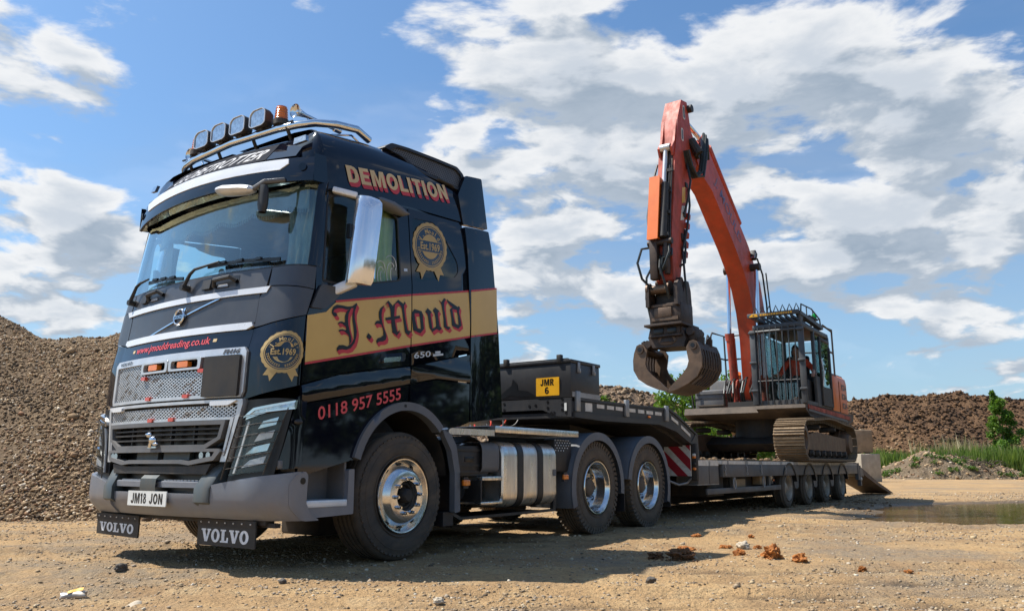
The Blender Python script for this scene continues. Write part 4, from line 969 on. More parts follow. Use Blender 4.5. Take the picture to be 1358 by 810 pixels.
for s0 in (-.74, .22):                               # cowl grab rails below the screen
    b = B(); panel(rounded([(s0, 2.145), (s0+.42, 2.145), (s0+.42, 2.235), (s0, 2.235)], .01), (), cabF, .1, .002, 0, b); cw = tp('cowl_recess', b, 'ink_black')
    b = B(); b.tube([cabF(s0+.16, 2.16, .01), cabF(s0+.19, 2.205, .05), cabF(s0+.36, 2.215, .05), cabF(s0+.40, 2.185, .01)], .018, 8); tp('grab_rail', b, 'dark_plastic', cw)
    b = B(); panel(rounded([(s0+.02, 2.15), (s0+.12, 2.15), (s0+.12, 2.23), (s0+.02, 2.23)], .01), (), cabF, .1, .022, .02, b); tp('cowl_cap', b, 'dark_plastic', cw)
    b = B(); panel([(s0+.20, 2.15), (s0+.32, 2.15), (s0+.31, 2.17), (s0+.21, 2.17)], (), cabF, .1, .012, .01, b); tp('cowl_light', b, 'satin_silver', cw)
# door mirror, polished
for sg in (1, -1):
    b = B(); rows = []
    mz = [(2.905, .80, .02), (2.93, .9, .06), (2.90, 1.0, .10)]
    prof_ = [(2.16, .82), (2.19, .95), (2.40, 1.0), (2.78, 1.0), (2.86, .93), (2.90, .70)]
    for z, k in prof_:
        row = []
        for t in np.linspace(0, 1, 9):
            x = 1.315+.165*t*k; y = .60-.075*(1-abs(2*t-1)**2.5)*k+.035*t+.11*(z-2.5)
            row.append(Vector((sg*x, y, z)))
        rows.append(row)
    b.grid(rows)
    back = [[Vector((p.x, p.y+.10, p.z)) for p in (r[0], r[4], r[8])] for r in rows]
    b.grid(back)
    for r0, r1 in ((rows[0], back[0]), (rows[-1], back[-1])): b.add(list(r0)+list(reversed(r1)), [tuple(range(len(r0)+len(r1)))])
    for e in (0, -1):
        b.grid([[r[e] for r in rows], [r[e] for r in back]])
    mr = tp('door_mirror', b, 'mirror_cover')
    b = B(); b.box((sg*1.355, .535, 2.585), (.04, .03, .115)); tp('mirror_slot', b, 'ink_black', mr)
    b = B(); b.bb(sg*1.33, sg*1.46, .72, .732, 2.22, 2.84); tp('mirror_glass', b, 'chrome', mr)
    b = B(); b.bar((sg*1.22, .46, 2.935), (sg*1.36, .60, 2.895), .06, .05, bev=.012); tp('mirror_arm', b, 'white_trim', mr)
    b = B(); b.bar((sg*1.22, .50, 2.10), (sg*1.36, .62, 2.19), .07, .08, bev=.015); tp('mirror_arm', b, 'white_trim', mr)
    b = B(); rows = []
    for k, h in ((0, .02), (.1, .05), (.5, .065), (.85, .05), (1, .01)):
        c_ = Vector((sg*1.26, .90+.40*k, 2.965-.02*k)); rows.append([c_+Vector((sg*.075*math.cos(a)*(.4+.6*math.sin(min(1, k+.15)*PI)), 0, h*math.sin(a)*.8)) for a in np.linspace(0, 2*PI, 13)[:-1]])
    b.grid(rows, True); tp('kerb_mirror', b, 'grey_plastic')
# scroll decal on the door glass
b = B()
for c0, sc_ in (((1.05, 2.37), .16), ((1.18, 2.42), .20)):
    for ph in (0, 1.4, 2.8):
        pts = []
        for t in np.linspace(0, 1, 14):
            a = ph+t*2.6; r = sc_*(.15+.75*t); pts.append((c0[0]+.6*r*math.cos(a), c0[1]+.9*r*math.sin(a)))
        pts = [p for p in pts if pip(p, door_win)]
        if len(pts) > 2: b.tube([side(p[0], p[1], -.006) for p in pts], .0028, 5)
tp('window_scroll_decal', b, 'flap_white')

# ---------------------------------------------------------------- roof light bar, lamps, beacons, horns
b = B()
arch = [(-.90, .47, 3.555), (-.84, .43, 3.56), (-.78, .41, 3.57), (-.60, .38, 3.58), (0, .35, 3.59), (.60, .38, 3.585), (.80, .42, 3.585), (.92, .50, 3.60), (1.0, .66, 3.625), (1.02, .88, 3.655), (1.0, 1.05, 3.62)]
b.tube(arch, .034, 12)
lb = tp('light_bar', b, 'chrome')
b = B()
for x in (-.7, -.25, .25, .7): b.cyl((x, .38, 3.58), (x, .46, 3.44), .016, .016, 8)
for k in range(12):
    x = -.78+k*.14; b.box((x, .342+.06*x*x, 3.61), (.045, .015, .012))
tp('bar_bracket', b, 'dark_plastic', lb)
def lamp_shape(w, h, n=8):
    return rounded([(-w*.5, -h*.38), (-w*.34, -h*.5), (w*.34, -h*.5), (w*.5, -h*.38), (w*.5, h*.30), (w*.30, h*.5), (-w*.30, h*.5), (-w*.5, h*.30)], .02, 3)
for x in (-.405, -.135, .135, .405):
    y0 = .33+.05*x*x; lm = empty('spot_lamp', (x, y0, 3.705), 0, truck)
    sh = lamp_shape(.215, .165)
    b = B(); rows = [[Vector((p[0]*k, y, p[1]*k)) for p in sh] for y, k in ((-.035, .97), (-.04, 1.0), (.02, 1.0), (.06, .82), (.075, .4))]
    b.grid(rows, True); obj('lamp_housing', b, 'dark_plastic', lm)
    b = B(); b.add([Vector((p[0]*.93, -.037-.006*0, p[1]*.93)) for p in sh], [tuple(range(len(sh)))]); obj('lamp_lens', b, 'lamp_glass', lm)
    b = B(); rows = [[Vector((p[0]*k, y, p[1]*k)) for p in sh] for y, k in ((-.036, 1.0), (-.046, .99), (-.046, .92), (-.036, .91))]; b.grid(rows, True); obj('lamp_rim', b, 'satin_silver', lm)
    b = B(); b.cyl((0, .01, -.08), (0, .02, -.13), .014, .014, 8); b.box((0, .01, -.09), (.05, .04, .02)); obj('lamp_foot', b, 'dark_plastic', lm)
for x, dy in ((-.60, .02), (.60, .02)):
    bc = empty('beacon', (x, .36+dy+.05*x*x, 3.62), 0, truck)
    b = B(); b.lathe([(0, 0), (0, .066), (.045, .066), (.05, .058), (.05, 0)], axis='Z', n=20); obj('beacon_base', b, 'dark_plastic', bc)
    b = B(); b.lathe([(.05, .056)]+[(.055+.0115*k, .060-(.005 if k % 2 else 0)-.001*k) for k in range(10)]+[(.168, .045), (.172, .0)], axis='Z', n=24); obj('beacon_lens', b, 'amber', bc)
for x, y, z, L in ((-.74, .40, 3.67, .35), (.74, .42, 3.73, .52)):
    b = B(); b.lathe([(0, .062), (.012, .055), (.05, .036), (.12, .020), (L*.7, .014), (L*.72, .018), (L*.85, .018), (L*.86, .028), (L, .028), (L, 0)], (x, y, z), 'Y', 20)
    b.lathe([(.0, .0), (.02, .02), (.0, .055)], (x, y+.012, z), 'Y', 16); b.cyl((x, y+.15, z), (x, y+.15, z-.09), .010, .010, 8)
    tp('air_horn', b, 'chrome')
b = B()
b.tube([(.85, .75, 3.60), (.88, .95, 3.66), (.86, 1.1, 3.62)], .010, 6); tp('aerial_mounts', b, 'chrome')
# ---------------------------------------------------------------- wheels
def tyre_mesh(name, Rr, W_, rim_r, lug, mat, n=72):
    """tyre about local X, outer face towards +x (0 .. -W)"""
    h = Rr-rim_r; b = B()
    prof = [(-.035, rim_r-.004), (-.012, rim_r+.02), (-.002, rim_r+h*.28), (0, rim_r+h*.45), (-.004, rim_r+h*.62), (-.016, rim_r+h*.80), (-.024, rim_r+h*.82), (-.032, Rr-.022), (-.05, Rr-.006)]
    ng = 5; x0, x1 = -.06, -W_+.06
    for k in range(ng):
        a = x0+(x1-x0)*k/ng; c = x0+(x1-x0)*(k+1)/ng; g = .010
        prof += [(a-g*.2, Rr), (c+g*1.9, Rr), (c+g*1.6, Rr-.022), (c+g*.2, Rr-.022)] if k < ng-1 else [(a-g*.2, Rr), (c, Rr)]
    prof += [(-W_+.05, Rr-.006), (-W_+.02, Rr-h*.2), (-W_, rim_r+h*.45), (-W_+.03, rim_r)]
    b.lathe(prof, n=n)
    for i in range(60 if not lug else 0):                # moulded sidewall blocks near the shoulder
        a = 2*PI*i/60; M = Matrix.Rotation(a, 3, 'X'); b.box(M @ Vector((-.020, 0, rim_r+h*.80)), (.014, 2*PI*Rr/60*.55, .020), M)
    for rr in (rim_r+h*.14, rim_r+h*.34, rim_r+h*.60):
        b.lathe([(-.004-.004*(rr > rim_r+h*.3), rr-.006), (.003-.004*(rr > rim_r+h*.3), rr-.003), (.003-.004*(rr > rim_r+h*.3), rr+.003), (-.006-.004*(rr > rim_r+h*.3), rr+.006)], n=n)
    if lug:
        m = lug
        for i in range(m):
            a = 2*PI*i/m
            for side_ in (0, 1):
                xx = -.045 if side_ == 0 else -W_+.045
                M = Matrix.Rotation(a+(PI/m if side_ else 0), 3, 'X')
                b.box(M @ Vector((xx, 0, Rr-.012)), (.075, 2*PI*Rr/m*.60, .034), M)
            M = Matrix.Rotation(a+PI/m*.5, 3, 'X'); b.box(M @ Vector((-.022, 0, Rr-.045)), (.030, 2*PI*Rr/m*.5, .05), M)
    return mesh(name, b, mat, ang=40)
def lathe_mesh(name, prof, mat, n=56): 
    b = B(); b.lathe(prof, n=n); return mesh(name, b, mat, ang=30)
RT = .525
pm('hub_dust', (0.13, 0.105, 0.08), (0.09, 0.072, 0.055), 9, 0.65, 0.3, dirt=0.3)
ty_f = tyre_mesh('tyre', RT, .36, .300, 0, 'rubber', 80)
ty_r = tyre_mesh('tyre', RT, .30, .300, 52, 'dusty_rubber', 72)
# polished front rim (convex disc), deep rear rim
rim_f = B(); rim_f.lathe([(-.05, .285), (-.004, .306), (.006, .302), (.004, .292), (-.03, .280), (-.055, .262), (-.02, .245), (.018, .225), (.040, .200), (.046, .165), (.044, .125), (.02, .118), (-.05, .112)], n=64)
rim_f = mesh('rim', rim_f, 'polished_alu', ang=30)
rim_r = B(); rim_r.lathe([(-.05, .285), (-.004, .308), (.006, .303), (.004, .292), (-.012, .284), (-.035, .276), (-.045, .268), (-.13, .262), (-.155, .250), (-.165, .225), (-.16, .18), (-.155, .12), (-.15, .06)], n=64)
rim_r = mesh('rim', rim_r, 'polished_alu', ang=30)
hub_f = B(); hub_f.lathe([(-.06, .116), (.0, .112), (.008, .09), (-.02, .085), (-.03, .06), (.05, .055), (.065, .045), (.068, .0)], n=28); hub_f = mesh('hub', hub_f, 'chassis_black')
hub_r = B(); hub_r.lathe([(-.16, .110), (-.10, .10), (-.085, .08), (-.08, .04), (-.08, 0)], n=28); hub_r = mesh('hub', hub_r, 'hub_dust')
nut = B(); nut.cyl((0, 0, 0), (.03, 0, 0), .0165, .0165, 6); nut.cyl((.03, 0, 0), (.045, 0, 0), .013, .009, 10); nut.cyl((-.006, 0, 0), (.004, 0, 0), .022, .020, 14); nut = mesh('wheel_nut', nut, 'chrome')
hole = B(); hole.cyl((-.004, 0, 0), (.0035, 0, 0), .0165, .0165, 14); hole = mesh('hand_hole', hole, 'ink_black')
holeb = B(); holeb.cyl((-.004, 0, 0), (.004, 0, 0), .030, .030, 14); holeb = mesh('hand_hole', holeb, 'ink_black')
inner = B(); inner.lathe([(-.36, 0), (-.36, .30), (-.33, .45), (-.20, .45), (-.17, .30)], n=32); inner_m = mesh('inner_wheel', inner, 'rubber')
def wheel(x, u, front, sg, parent=truck):
    w = empty('wheel', (x*sg, u, RT-.004), 0, parent); w.rotation_euler = (random.uniform(0, 6), 0, 0) if sg > 0 else (0, 0, PI)
    obj('tyre', ty_f if front else ty_r, None, w); obj('rim', rim_f if front else rim_r, None, w); obj('hub', hub_f if front else hub_r, None, w)
    for i in range(10):
        a = 2*PI*i/10
        if front: obj('wheel_nut', nut, None, w, loc=(.044, .145*math.cos(a), .145*math.sin(a)))
        else: obj('wheel_nut', nut, None, w, loc=(-.158, .145*math.cos(a), .145*math.sin(a)))
    for i in range(10):
        a = 2*PI*(i+.5)/10
        if front: obj('hand_hole', hole, None, w, loc=(-.038, .2535*math.cos(a), .2535*math.sin(a)), rot=(0, 0, 0))
        else: obj('hand_hole', holeb, None, w, loc=(-.160, .205*math.cos(a), .205*math.sin(a)))
    if not front: obj('inner_wheel', inner_m, None, w)
    return w
U2, U3 = 4.709, 6.087
for sg in (1, -1):
    wheel(1.235, 1.38, True, sg); wheel(1.24, U2, False, sg); wheel(1.24, U3, False, sg)

# ---------------------------------------------------------------- frame and running gear
for sg in (1, -1):
    b = B(); b.bb(sg*.36, sg*.43, .5, 7.0, .62, .92); tp('frame_rail', b, 'chassis_black')
b = B(); b.cyl((-.95, 1.38, .52), (.95, 1.38, .52), .07, .07, 12)
for u in (U2, U3): b.cyl((-.95, u, .52), (.95, u, .52), .10, .10, 14); b.ball((0, u, .55), .24, 12, 8)
tp('axles', b, 'chassis_black')
b = B(); b.bb(-.42, .42, .35, 2.3, .45, 1.35); b.bb(-.9, .9, .4, .95, .55, 1.35); tp('engine_block', b, 'chassis_black')
b = B(); b.prism([(-.48, -.3), (.48, -.3), (.60, .1), (.45, .55), (.12, .65), (.10, .2), (-.10, .2), (-.12, .65), (-.45, .55), (-.60, .1)], 1.12, 1.20, 'Z'); b.v = [(x, y+5.15, z) for x, y, z in b.v]
b.bb(-.5, .5, 4.9, 5.5, .92, 1.13); tp('fifth_wheel', b, 'chassis_black')
# cab rear underside, floor line between cab and catwalk
b = B(); b.bb(-1.18, 1.18, .5, 2.2, 1.30, 1.42); tp('cab_floor', b, 'chassis_black')
# catwalk beam, tank, boxes
b = B(); b.prism([(1.93, 1.045), (1.93, 1.085), (1.97, 1.102), (2.63, 1.108), (2.63, 1.05)], 1.02, 1.262); tp('catwalk', b, 'tank_alu')
b = B(); b.bb(.62, 1.27, 2.635, 4.24, 1.085, 1.150, .006); tp('catwalk', b, 'tank_alu')
b = B()
tk = rounded([(.62, .36), (1.245, .36), (1.245, 1.005), (.62, 1.005)], .15, 8)
ends = [(2.80, .93), (2.815, .985), (2.84, 1.0), (3.765, 1.0), (3.79, .985), (3.805, .93)]
rows = [[Vector((.93+(p[0]-.93)*k, u, .68+(p[1]-.68)*k)) for p in tk] for u, k in ends]
b.grid(rows, True); b.add(rows[0], [tuple(range(len(tk)))]); b.add(rows[-1], [tuple(range(len(tk)))])
tank = tp('fuel_tank', b, 'tank_alu')
for u in (3.05, 3.42):
    b = B(); rows = [[Vector((.93+(p[0]-.93)*k, u_, .68+(p[1]-.68)*k)) for p in tk] for u_, k in ((u, 1.0), (u, 1.022), (u+.10, 1.022), (u+.10, 1.0))]
    b.grid(rows, True); tp('tank_strap', b, 'flap_rubber', tank)
b = B(); b.bb(1.2465, 1.250, 3.72, 3.78, .66, .73); tp('tank_label', b, 'arch_grey', tank)
b = B(); rows = []
for u in (2.50, 2.78): rows.append([Vector((.62+(x-.62), u, z)) for x, z in rounded([(.62, .70), (.62, .99), (1.18, .99), (1.21, .93), (1.21, .70)], .06)])
b.grid(rows); tp('tank_shroud', b, 'grey_plastic')
b = B(); b.bb(.62, 1.17, 2.08, 2.66, .665, .955, .02); bx_ = tp('battery_box', b, 'dark_plastic')
b = B(); b.bb(1.165, 1.176, 2.28, 2.42, .80, .85, .004); tp('box_latch', b, 'ink_black', bx_)
b = B()
for z in (.70, .76, .90): b.bb(1.168, 1.180, 2.10, 2.64, z, z+.02)
tp('box_rib', b, 'dark_plastic', bx_)
b = B(); b.bb(.8, 1.24, 2.47, 2.80, .628, .665, .004); b.bb(.8, 1.24, 2.45, 2.80, .405, .43, .004); st_ = tp('side_step', b, 'tank_alu')
b = B(); b.bb(.8, 1.235, 2.45, 2.47, .43, .63); b.bb(.7, .8, 2.2, 2.8, .40, .66); tp('step_bracket', b, 'dark_plastic', st_)
b = B(); b.cyl((.98, 2.35, .54), (1.06, 2.35, .54), .085, .085, 18); b.cyl((.88, 2.62, .53), (1.0, 2.62, .53), .07, .07, 16); tp('air_tank', b, 'dark_plastic')
for u in (2.20, 3.965):
    b = B(); b.box((1.255, u, .612 if u < 3 else .648), (.03, .10, .055), None, .010); ml = tp('side_marker', b, 'marker_orange')
    b = B(); b.box((1.24, u, .612 if u < 3 else .648), (.03, .07, .10)); tp('marker_bracket', b, 'dark_plastic', ml)
b = B(); b.prism([(2.10, .33), (2.23, .275), (3.89, .285), (3.91, .49), (3.86, .49), (3.84, .31), (2.25, .30), (2.12, .35)], 1.13, 1.17); b.bb(.6, 1.13, 2.25, 3.85, .28, .295); tp('side_skirt', b, 'dark_plastic')
b = B(); b.bb(-1.24, -.62, 2.15, 4.05, .05, 1.0, .03); tp('far_tank_blocker', b, 'chassis_black')  # unseen tank, deepened almost to the dirt to hide sunlit ground beyond
b = B(); b.bb(-.6, .6, 2.3, 4.0, .33, .62); tp('gearbox', b, 'chassis_black')
# rear fenders: arched mudguards with perforated plate ahead
for sg in (1, -1):
    for u, a0, a1 in ((U2, 200, -8), (U3, 172, -22)):
        b = B(); rows = []
        for v_, dr in ((1.262, -.02), (1.265, .0), (1.245, .03), (1.20, .045), (.70, .045), (.62, .0)):
            rows.append([Vector((sg*v_, u+(.605+dr)*math.cos(a)*.97, .52+(.59+dr)*math.sin(a))) for a in [R(a0+(a1-a0)*k/28) for k in range(29)]])
        b.grid(rows); fd = tp('rear_mudguard', b, 'arch_grey')
        b = B(); rows = []
        for v_, dr in ((1.268, .048), (1.272, -.005), (1.272, -.045)):
            rows.append([Vector((sg*v_, u+(.605+dr)*math.cos(a)*.97, .52+(.59+dr)*math.sin(a))) for a in [R(a0+(a1-a0)*k/28) for k in range(29)]])
        b.grid(rows); tp('mudguard_rim', b, 'arch_grey', fd)
        b = B(); yy = u+.66; b.bb(sg*.66, sg*1.25, yy, yy+.012, .22, .56); tp('mud_flap', b, 'flap_rubber', fd)
for x in (.2, .38):                                # coiled air lines up to the trailer
    b = B(); b.tube([(x+.05*math.cos(t*40), 2.35+2.0*t+.0*x, 1.32-.16*math.sin(t*PI)+.05*math.sin(t*40)) for t in np.linspace(0, 1, 110)], .010, 5); tp('air_line', b, 'marker_red' if x < .3 else 'dark_plastic')
b = B(); b.bb(.80, 1.20, 3.83, 4.20, .70, 1.05, .02); tp('exhaust_cover', b, 'dark_plastic')
b = B()
for i in range(6):
    for j in range(5):
        y = 3.85+i*.055+(.027 if j % 2 else 0); z = 1.045-j*.028
        if y < 4.22-.02*j*2: b.cyl((1.19, y, z), (1.205, y, z), .0065, .0065, 8)
tp('perforations', b, 'flap_white')
for k in range(14):
    pass
# ================================================================== low-loader trailer (origin at the kingpin, x near side, y rearwards)
YAW_L = 0.6179
_k = (TR0[0]+5.134*math.sin(YAW_T), TR0[1]+5.134*math.cos(YAW_T), 0)
trailer = empty('low_loader_trailer', _k, -YAW_L)
tag(trailer, 'black four-axle step-frame low loader trailer coupled behind the black tractor', 'trailer')
def lp_(name, b, mat, parent=None, **k): return obj(name, b, mat, parent or trailer, **k)
pm('trailer_black', (0.020, 0.022, 0.027), (0.028, 0.028, 0.030), 3.0, 0.42, rvar=0.2, dirt=0.16, dirtc=(0.17, 0.14, 0.11), dz0=0.3, dz1=2.2)
pm('trailer_grey', (0.115, 0.118, 0.122), (0.085, 0.087, 0.09), 3.0, 0.5, 0.2, rvar=0.2, dirt=0.40, dirtc=(0.22, 0.17, 0.12), dz0=0.3, dz1=1.2)
pm('galv', (0.36, 0.37, 0.37), (0.28, 0.28, 0.28), 6.0, 0.45, 0.5, rvar=0.2, dirt=0.35, dirtc=(0.24, 0.18, 0.12), dz0=0.3, dz1=1.4)
pm('deck_steel', (0.20, 0.135, 0.075), (0.12, 0.085, 0.055), 5.0, 0.85, 0.1, bump=0.006, bscale=14)
pm('reflector_white', (0.68, 0.66, 0.60), (0.55, 0.52, 0.46), 14.0, 0.45, dirt=0.15)
pm('chev_red', (0.36, 0.018, 0.03), (0.30, 0.015, 0.025), 9.0, 0.4, dirt=0.08)
HB = -.91
pm('ramp_steel', (0.075, 0.058, 0.045), (0.11, 0.082, 0.06), 5.0, 0.8, 0.1, bump=0.005, bscale=16)
# front tool box
b = B(); b.bb(-1.2, 1.2, HB, -.235, 1.545, 1.945, .012); box = lp_('tool_box', b, 'trailer_black')
b = B(); b.bb(-1.21, 1.21, HB-.012, -.222, 1.945, 1.985, .008); b.bar((-1.15, HB+.03, 1.99), (1.15, HB+.03, 1.99), .05, .02); lp_('box_lid', b, 'trailer_black', box)
for x in (-.9, .28, 1.05):
    b = B(); b.bb(x-.03, x+.03, HB-.03, HB+.03, 1.95, 2.045, .008); lp_('lid_hinge', b, 'chassis_black', box)
b = B(); b.bb(1.2, 1.206, -.89, -.24, 1.55, 1.61); lp_('reflector_strip', b, 'galv', box)
for t in (-.75, -.40):
    b = B(); b.box((1.212, t, 1.90), (.02, .05, .12), None, .006); b.box((1.225, t, 1.86), (.02, .035, .05), None, .006); lp_('box_latch', b, 'galv', box)
def boxF(x, z, d=0.0): return Vector((x, HB-.002-d, z))
b = B(); panel(rounded([(.725, 1.572), (1.045, 1.572), (1.045, 1.785), (.725, 1.785)], .01), (), boxF, .3, .012, .012, b); pl = lp_('trailer_plate', b, 'plate_yellow', box)
b = B(); block_text(b, 'JMR', (.785, 1.69), (.975, 1.69), (.785, 1.768), boxF, .0135, .08); block_text(b, '6', (.850, 1.595), (.908, 1.595), (.850, 1.675), boxF, .0135); lp_('lettering', b, 'ink_black', pl)
# dull patches where old stickers came off
b = B(); panel([(.18, 1.60), (.36, 1.72), (.38, 1.80), (.44, 1.74), (.45, 1.66), (.60, 1.64), (.72, 1.57), (.45, 1.58), (.34, 1.60), (.24, 1.56)], (), boxF, .3, .003, 0, b); lp_('old_sticker', b, 'ink_black', box)
# headboard
b = B(); b.prism([(-1.2, 1.32), (-1.0, 1.34), (-.8, 1.41), (.8, 1.41), (1.0, 1.335), (1.2, 1.32), (1.2, 1.54), (-1.2, 1.54)], HB, HB+.02, 'Y'); hb = lp_('headboard', b, 'trailer_black')
for x, z in ((.62, 1.46), (.71, 1.465), (.88, 1.50), (.88, 1.43), (1.08, 1.525), (1.08, 1.46), (1.08, 1.40), (1.13, 1.365), (.93, 1.37), (.97, 1.37), (.25, 1.50), (.25, 1.43)):
    b = B(); b.cyl((x, HB-.004, z), (x, HB+.002, z), .017, .017, 12); lp_('socket_hole', b, 'ink_black', hb)
b = B(); b.bb(1.11, 1.14, HB-.006, HB, 1.39, 1.48); lp_('data_plate', b, 'plate_white', hb)
# gooseneck
b = B(); b.prism([(HB+.02, 1.315), (-.2, 1.30), (1.36, 1.325), (1.9, 1.25), (2.46, 1.075), (2.46, 1.11), (1.93, 1.285), (1.38, 1.372), (HB+.02, 1.372)], -1.24, 1.24); gn = lp_('gooseneck', b, 'trailer_black')
b = B(); b.prism([(HB+.02, 1.375), (1.40, 1.375), (1.98, 1.29), (2.70, 1.08), (2.72, 1.22), (2.02, 1.47), (1.75, 1.545), (1.40, 1.535), (-.2, 1.515), (HB+.02, 1.50)], 1.10, 1.19); lp_('gooseneck_side', b, 'trailer_black', gn)
b = B(); b.prism([(HB+.02, 1.375), (1.40, 1.375), (1.98, 1.29), (2.70, 1.08), (2.72, 1.22), (2.02, 1.47), (1.75, 1.545), (1.40, 1.535), (-.2, 1.515), (HB+.02, 1.50)], -1.19, -1.10); lp_('gooseneck_side', b, 'trailer_black', gn)
b = B(); b.prism([(HB+.1, 1.545), (-.2, 1.548), (1.40, 1.565), (1.76, 1.575), (2.05, 1.50), (2.73, 1.25), (2.74, 1.22), (2.02, 1.473), (1.75, 1.547), (1.40, 1.537), (-.2, 1.518), (HB+.1, 1.515)], 1.08, 1.205); lp_('top_rail', b, 'trailer_black', gn)
b = B(); b.prism([(-.15, 1.50), (1.4, 1.52), (1.75, 1.53), (2.6, 1.2), (2.6, 1.0), (1.9, 1.2), (1.3, 1.33), (-.15, 1.33)], -1.1, 1.1); lp_('neck_core', b, 'chassis_black', gn)
b = B(); b.prism([(.2, 1.30), (2.45, 1.08), (2.6, .55), (2.2, .62), (1.5, .98), (.2, 1.18)], -.5, .5); lp_('neck_beam', b, 'chassis_black', gn)
for t in (-.78, .45, 1.66):
    b = B(); b.bb(1.19, 1.225, t-.045, t+.045, 1.385, 1.62 if t < 0 else 1.60, .006); lp_('stake', b, 'galv', gn)
for t0, t1 in ((-.30, -.12), (-.05, .13), (.18, .36), (.55, .72), (.80, .98), (1.05, 1.25), (1.32, 1.52)):
    b = B(); b.bb(1.19, 1.196, t0, t1, 1.455, 1.50); lp_('reflector_strip', b, 'reflector_white', gn)
b = B(); b.bb(1.19, 1.197, -.58, -.42, 1.40, 1.50); lp_('reflector_strip', b, 'reflector_white', gn)
for (t0, z0), (t1, z1) in (((1.85, 1.42), (2.08, 1.35)), ((2.18, 1.31), (2.5, 1.19))):
    b = B(); b.prism([(t0, z0), (t1, z1), (t1, z1+.045), (t0, z0+.045)], 1.19, 1.196); lp_('reflector_strip', b, 'reflector_white', gn)
b = B(); b.box((1.20, 1.12, 1.42), (.02, .07, .03), None, .005); lp_('side_marker', b, 'marker_orange', gn)
for x0, x1 in ((.98, 1.20), (-1.2, -.98)):
    b = B(); b.prism([(2.72, 1.26), (2.76, 1.26), (2.80, .86), (2.62, .86), (2.45, 1.08), (2.5, 1.1)], x0, x1); lp_('neck_foot', b, 'trailer_black', gn)
# chevron board facing forward
for sg in (1, -1):
    def chF(x, z, d=0.0, sg=sg): return Vector((sg*x, 2.42-d, z))
    x0, x1, z0, z1 = .80, 1.215, .625, 1.07
    b = B(); panel([(x0, z0), (x1, z0), (x1, z1), (x0, z1)], (), chF, .3, .0, .02, b); cb = lp_('chevron_board', b, 'reflector_white')
    for k in (-1.2, -.4, .4, 1.2):
        w = .135; poly = []
        pts = [(x0+(x1-x0)*i/24, None) for i in range(25)]
        up = []; dn = []
        for x, _ in pts:
            zc = (z0+z1)/2-(x-(x0+x1)/2)*1.0+k*.36
            a, c_ = max(z0, min(z1, zc-w*.62)), max(z0, min(z1, zc+w*.62))
            if c_-a > .002: dn.append((x, a)); up.append((x, c_))
        if len(dn) > 1:
            b = B(); panel(dn+up[::-1], (), chF, .5, .003, 0, b); lp_('chevron_stripe', b, 'chev_red', cb)
b = B(); b.bb(1.19, 1.28, 2.48, 2.56, .56, 1.10, .01); mp_ = lp_('marker_post', b, 'chassis_black')
for z, m in ((.93, 'reflector_white'), (.80, 'chassis_black'), (.73, 'marker_orange'), (.90, 'marker_orange')):
    b = B(); b.box((1.255, 2.46, z), (.045, .05, .04), None, .012); lp_('marker_lamp', b, m, mp_)
# bed
b = B(); b.bb(-1.20, 1.20, 2.55, 12.7, .74, .845); lp_('bed_frame', b, 'chassis_black')
for k in range(13):
    t0 = 3.55+k*.70
    b = B(); b.bb(-1.18, 1.18, t0, t0+.685, .846, .872, .006); lp_('deck_plate', b, 'deck_steel')
for x0, x1 in ((1.2, 1.27), (-1.27, -1.2)):
    b = B(); b.bb(x0, x1, 3.55, 12.7, .60, .80, .006); lp_('side_beam', b, 'trailer_grey')
for t0, t1 in ((2.60, 3.02), (3.05, 3.42)):
    b = B(); b.bb(.9, 1.25, t0, t1, .505, .86, .006); bx2 = lp_('side_locker', b, 'trailer_grey')
    b = B(); b.bb(1.25, 1.255, t0+.01, t1-.01, .775, .855); lp_('reflector_strip', b, 'reflector_white', bx2)
b = B(); b.bb(.88, 1.24, 2.58, 3.44, .49, .504); lp_('locker_rail', b, 'galv')
for t0, t1 in ((3.52, 3.72), (3.80, 4.55), (4.70, 5.25), (5.45, 6.45), (6.6, 7.3), (7.6, 8.5)):
    b = B(); b.bb(1.272, 1.278, t0, t1, .80, .852); lp_('reflector_strip', b, 'reflector_white')
b = B(); b.bb(1.2, 1.272, 3.5, 12.7, .80, .856); lp_('deck_edge', b, 'galv')
for t in (3.62, 4.62, 5.36, 6.75):                    # lashing rings and chains
    b = B()
    for k in range(4):
        pts = [(1.285+.010*math.cos(a)*(k % 2), t+.016*math.cos(a)*(1-.5*(k % 2)), .76-.035*k+.026*math.sin(a)) for a in np.linspace(0, 2*PI, 11)[:-1]]
        b.tube(pts, .006, 5, closed=True)
    lp_('lashing_chain', b, 'galv')
for t in (4.1, 5.55):
    b = B(); pts = [(1.25, t+.05*math.cos(a), .50+.09*math.sin(a)) for a in np.linspace(0, 2*PI, 17)[:-1]]; b.tube(pts, .010, 6, closed=True); lp_('hanging_ring', b, 'galv')
b = B(); b.bb(1.19, 1.225, 3.0, 6.62, .345, .43, .006); sgd = lp_('side_guard', b, 'trailer_grey')
for t in (4.25, 6.1):
    b = B(); b.bb(1.14, 1.18, t-.05, t+.05, .40, .62); lp_('guard_post', b, 'trailer_grey', sgd)
for q in ((.5, 1.1, 3.3, 4.0, .30, .62), (.6, 1.1, 4.2, 5.1, .38, .64), (.5, 1.0, 5.3, 6.5, .30, .68)):
    b = B(); b.bb(*q, .02); lp_('underbody_tank', b, 'chassis_black')
pm('crate_wood', (0.30, 0.22, 0.13), (0.22, 0.16, 0.09), 9, 0.8)
for t0, t1, m, z0, z1 in ((4.42, 4.86, 'crate_wood', .42, .56), (5.62, 5.95, 'crate_wood', .45, .66)):
    b = B(); b.bb(1.02, 1.16, t0, t1, z0, z1, .01); lp_('stowed_block', b, m)
b = B(); b.bb(.6, 1.12, 3.4, 6.5, .385, .405); lp_('stowage_tray', b, 'marker_red')
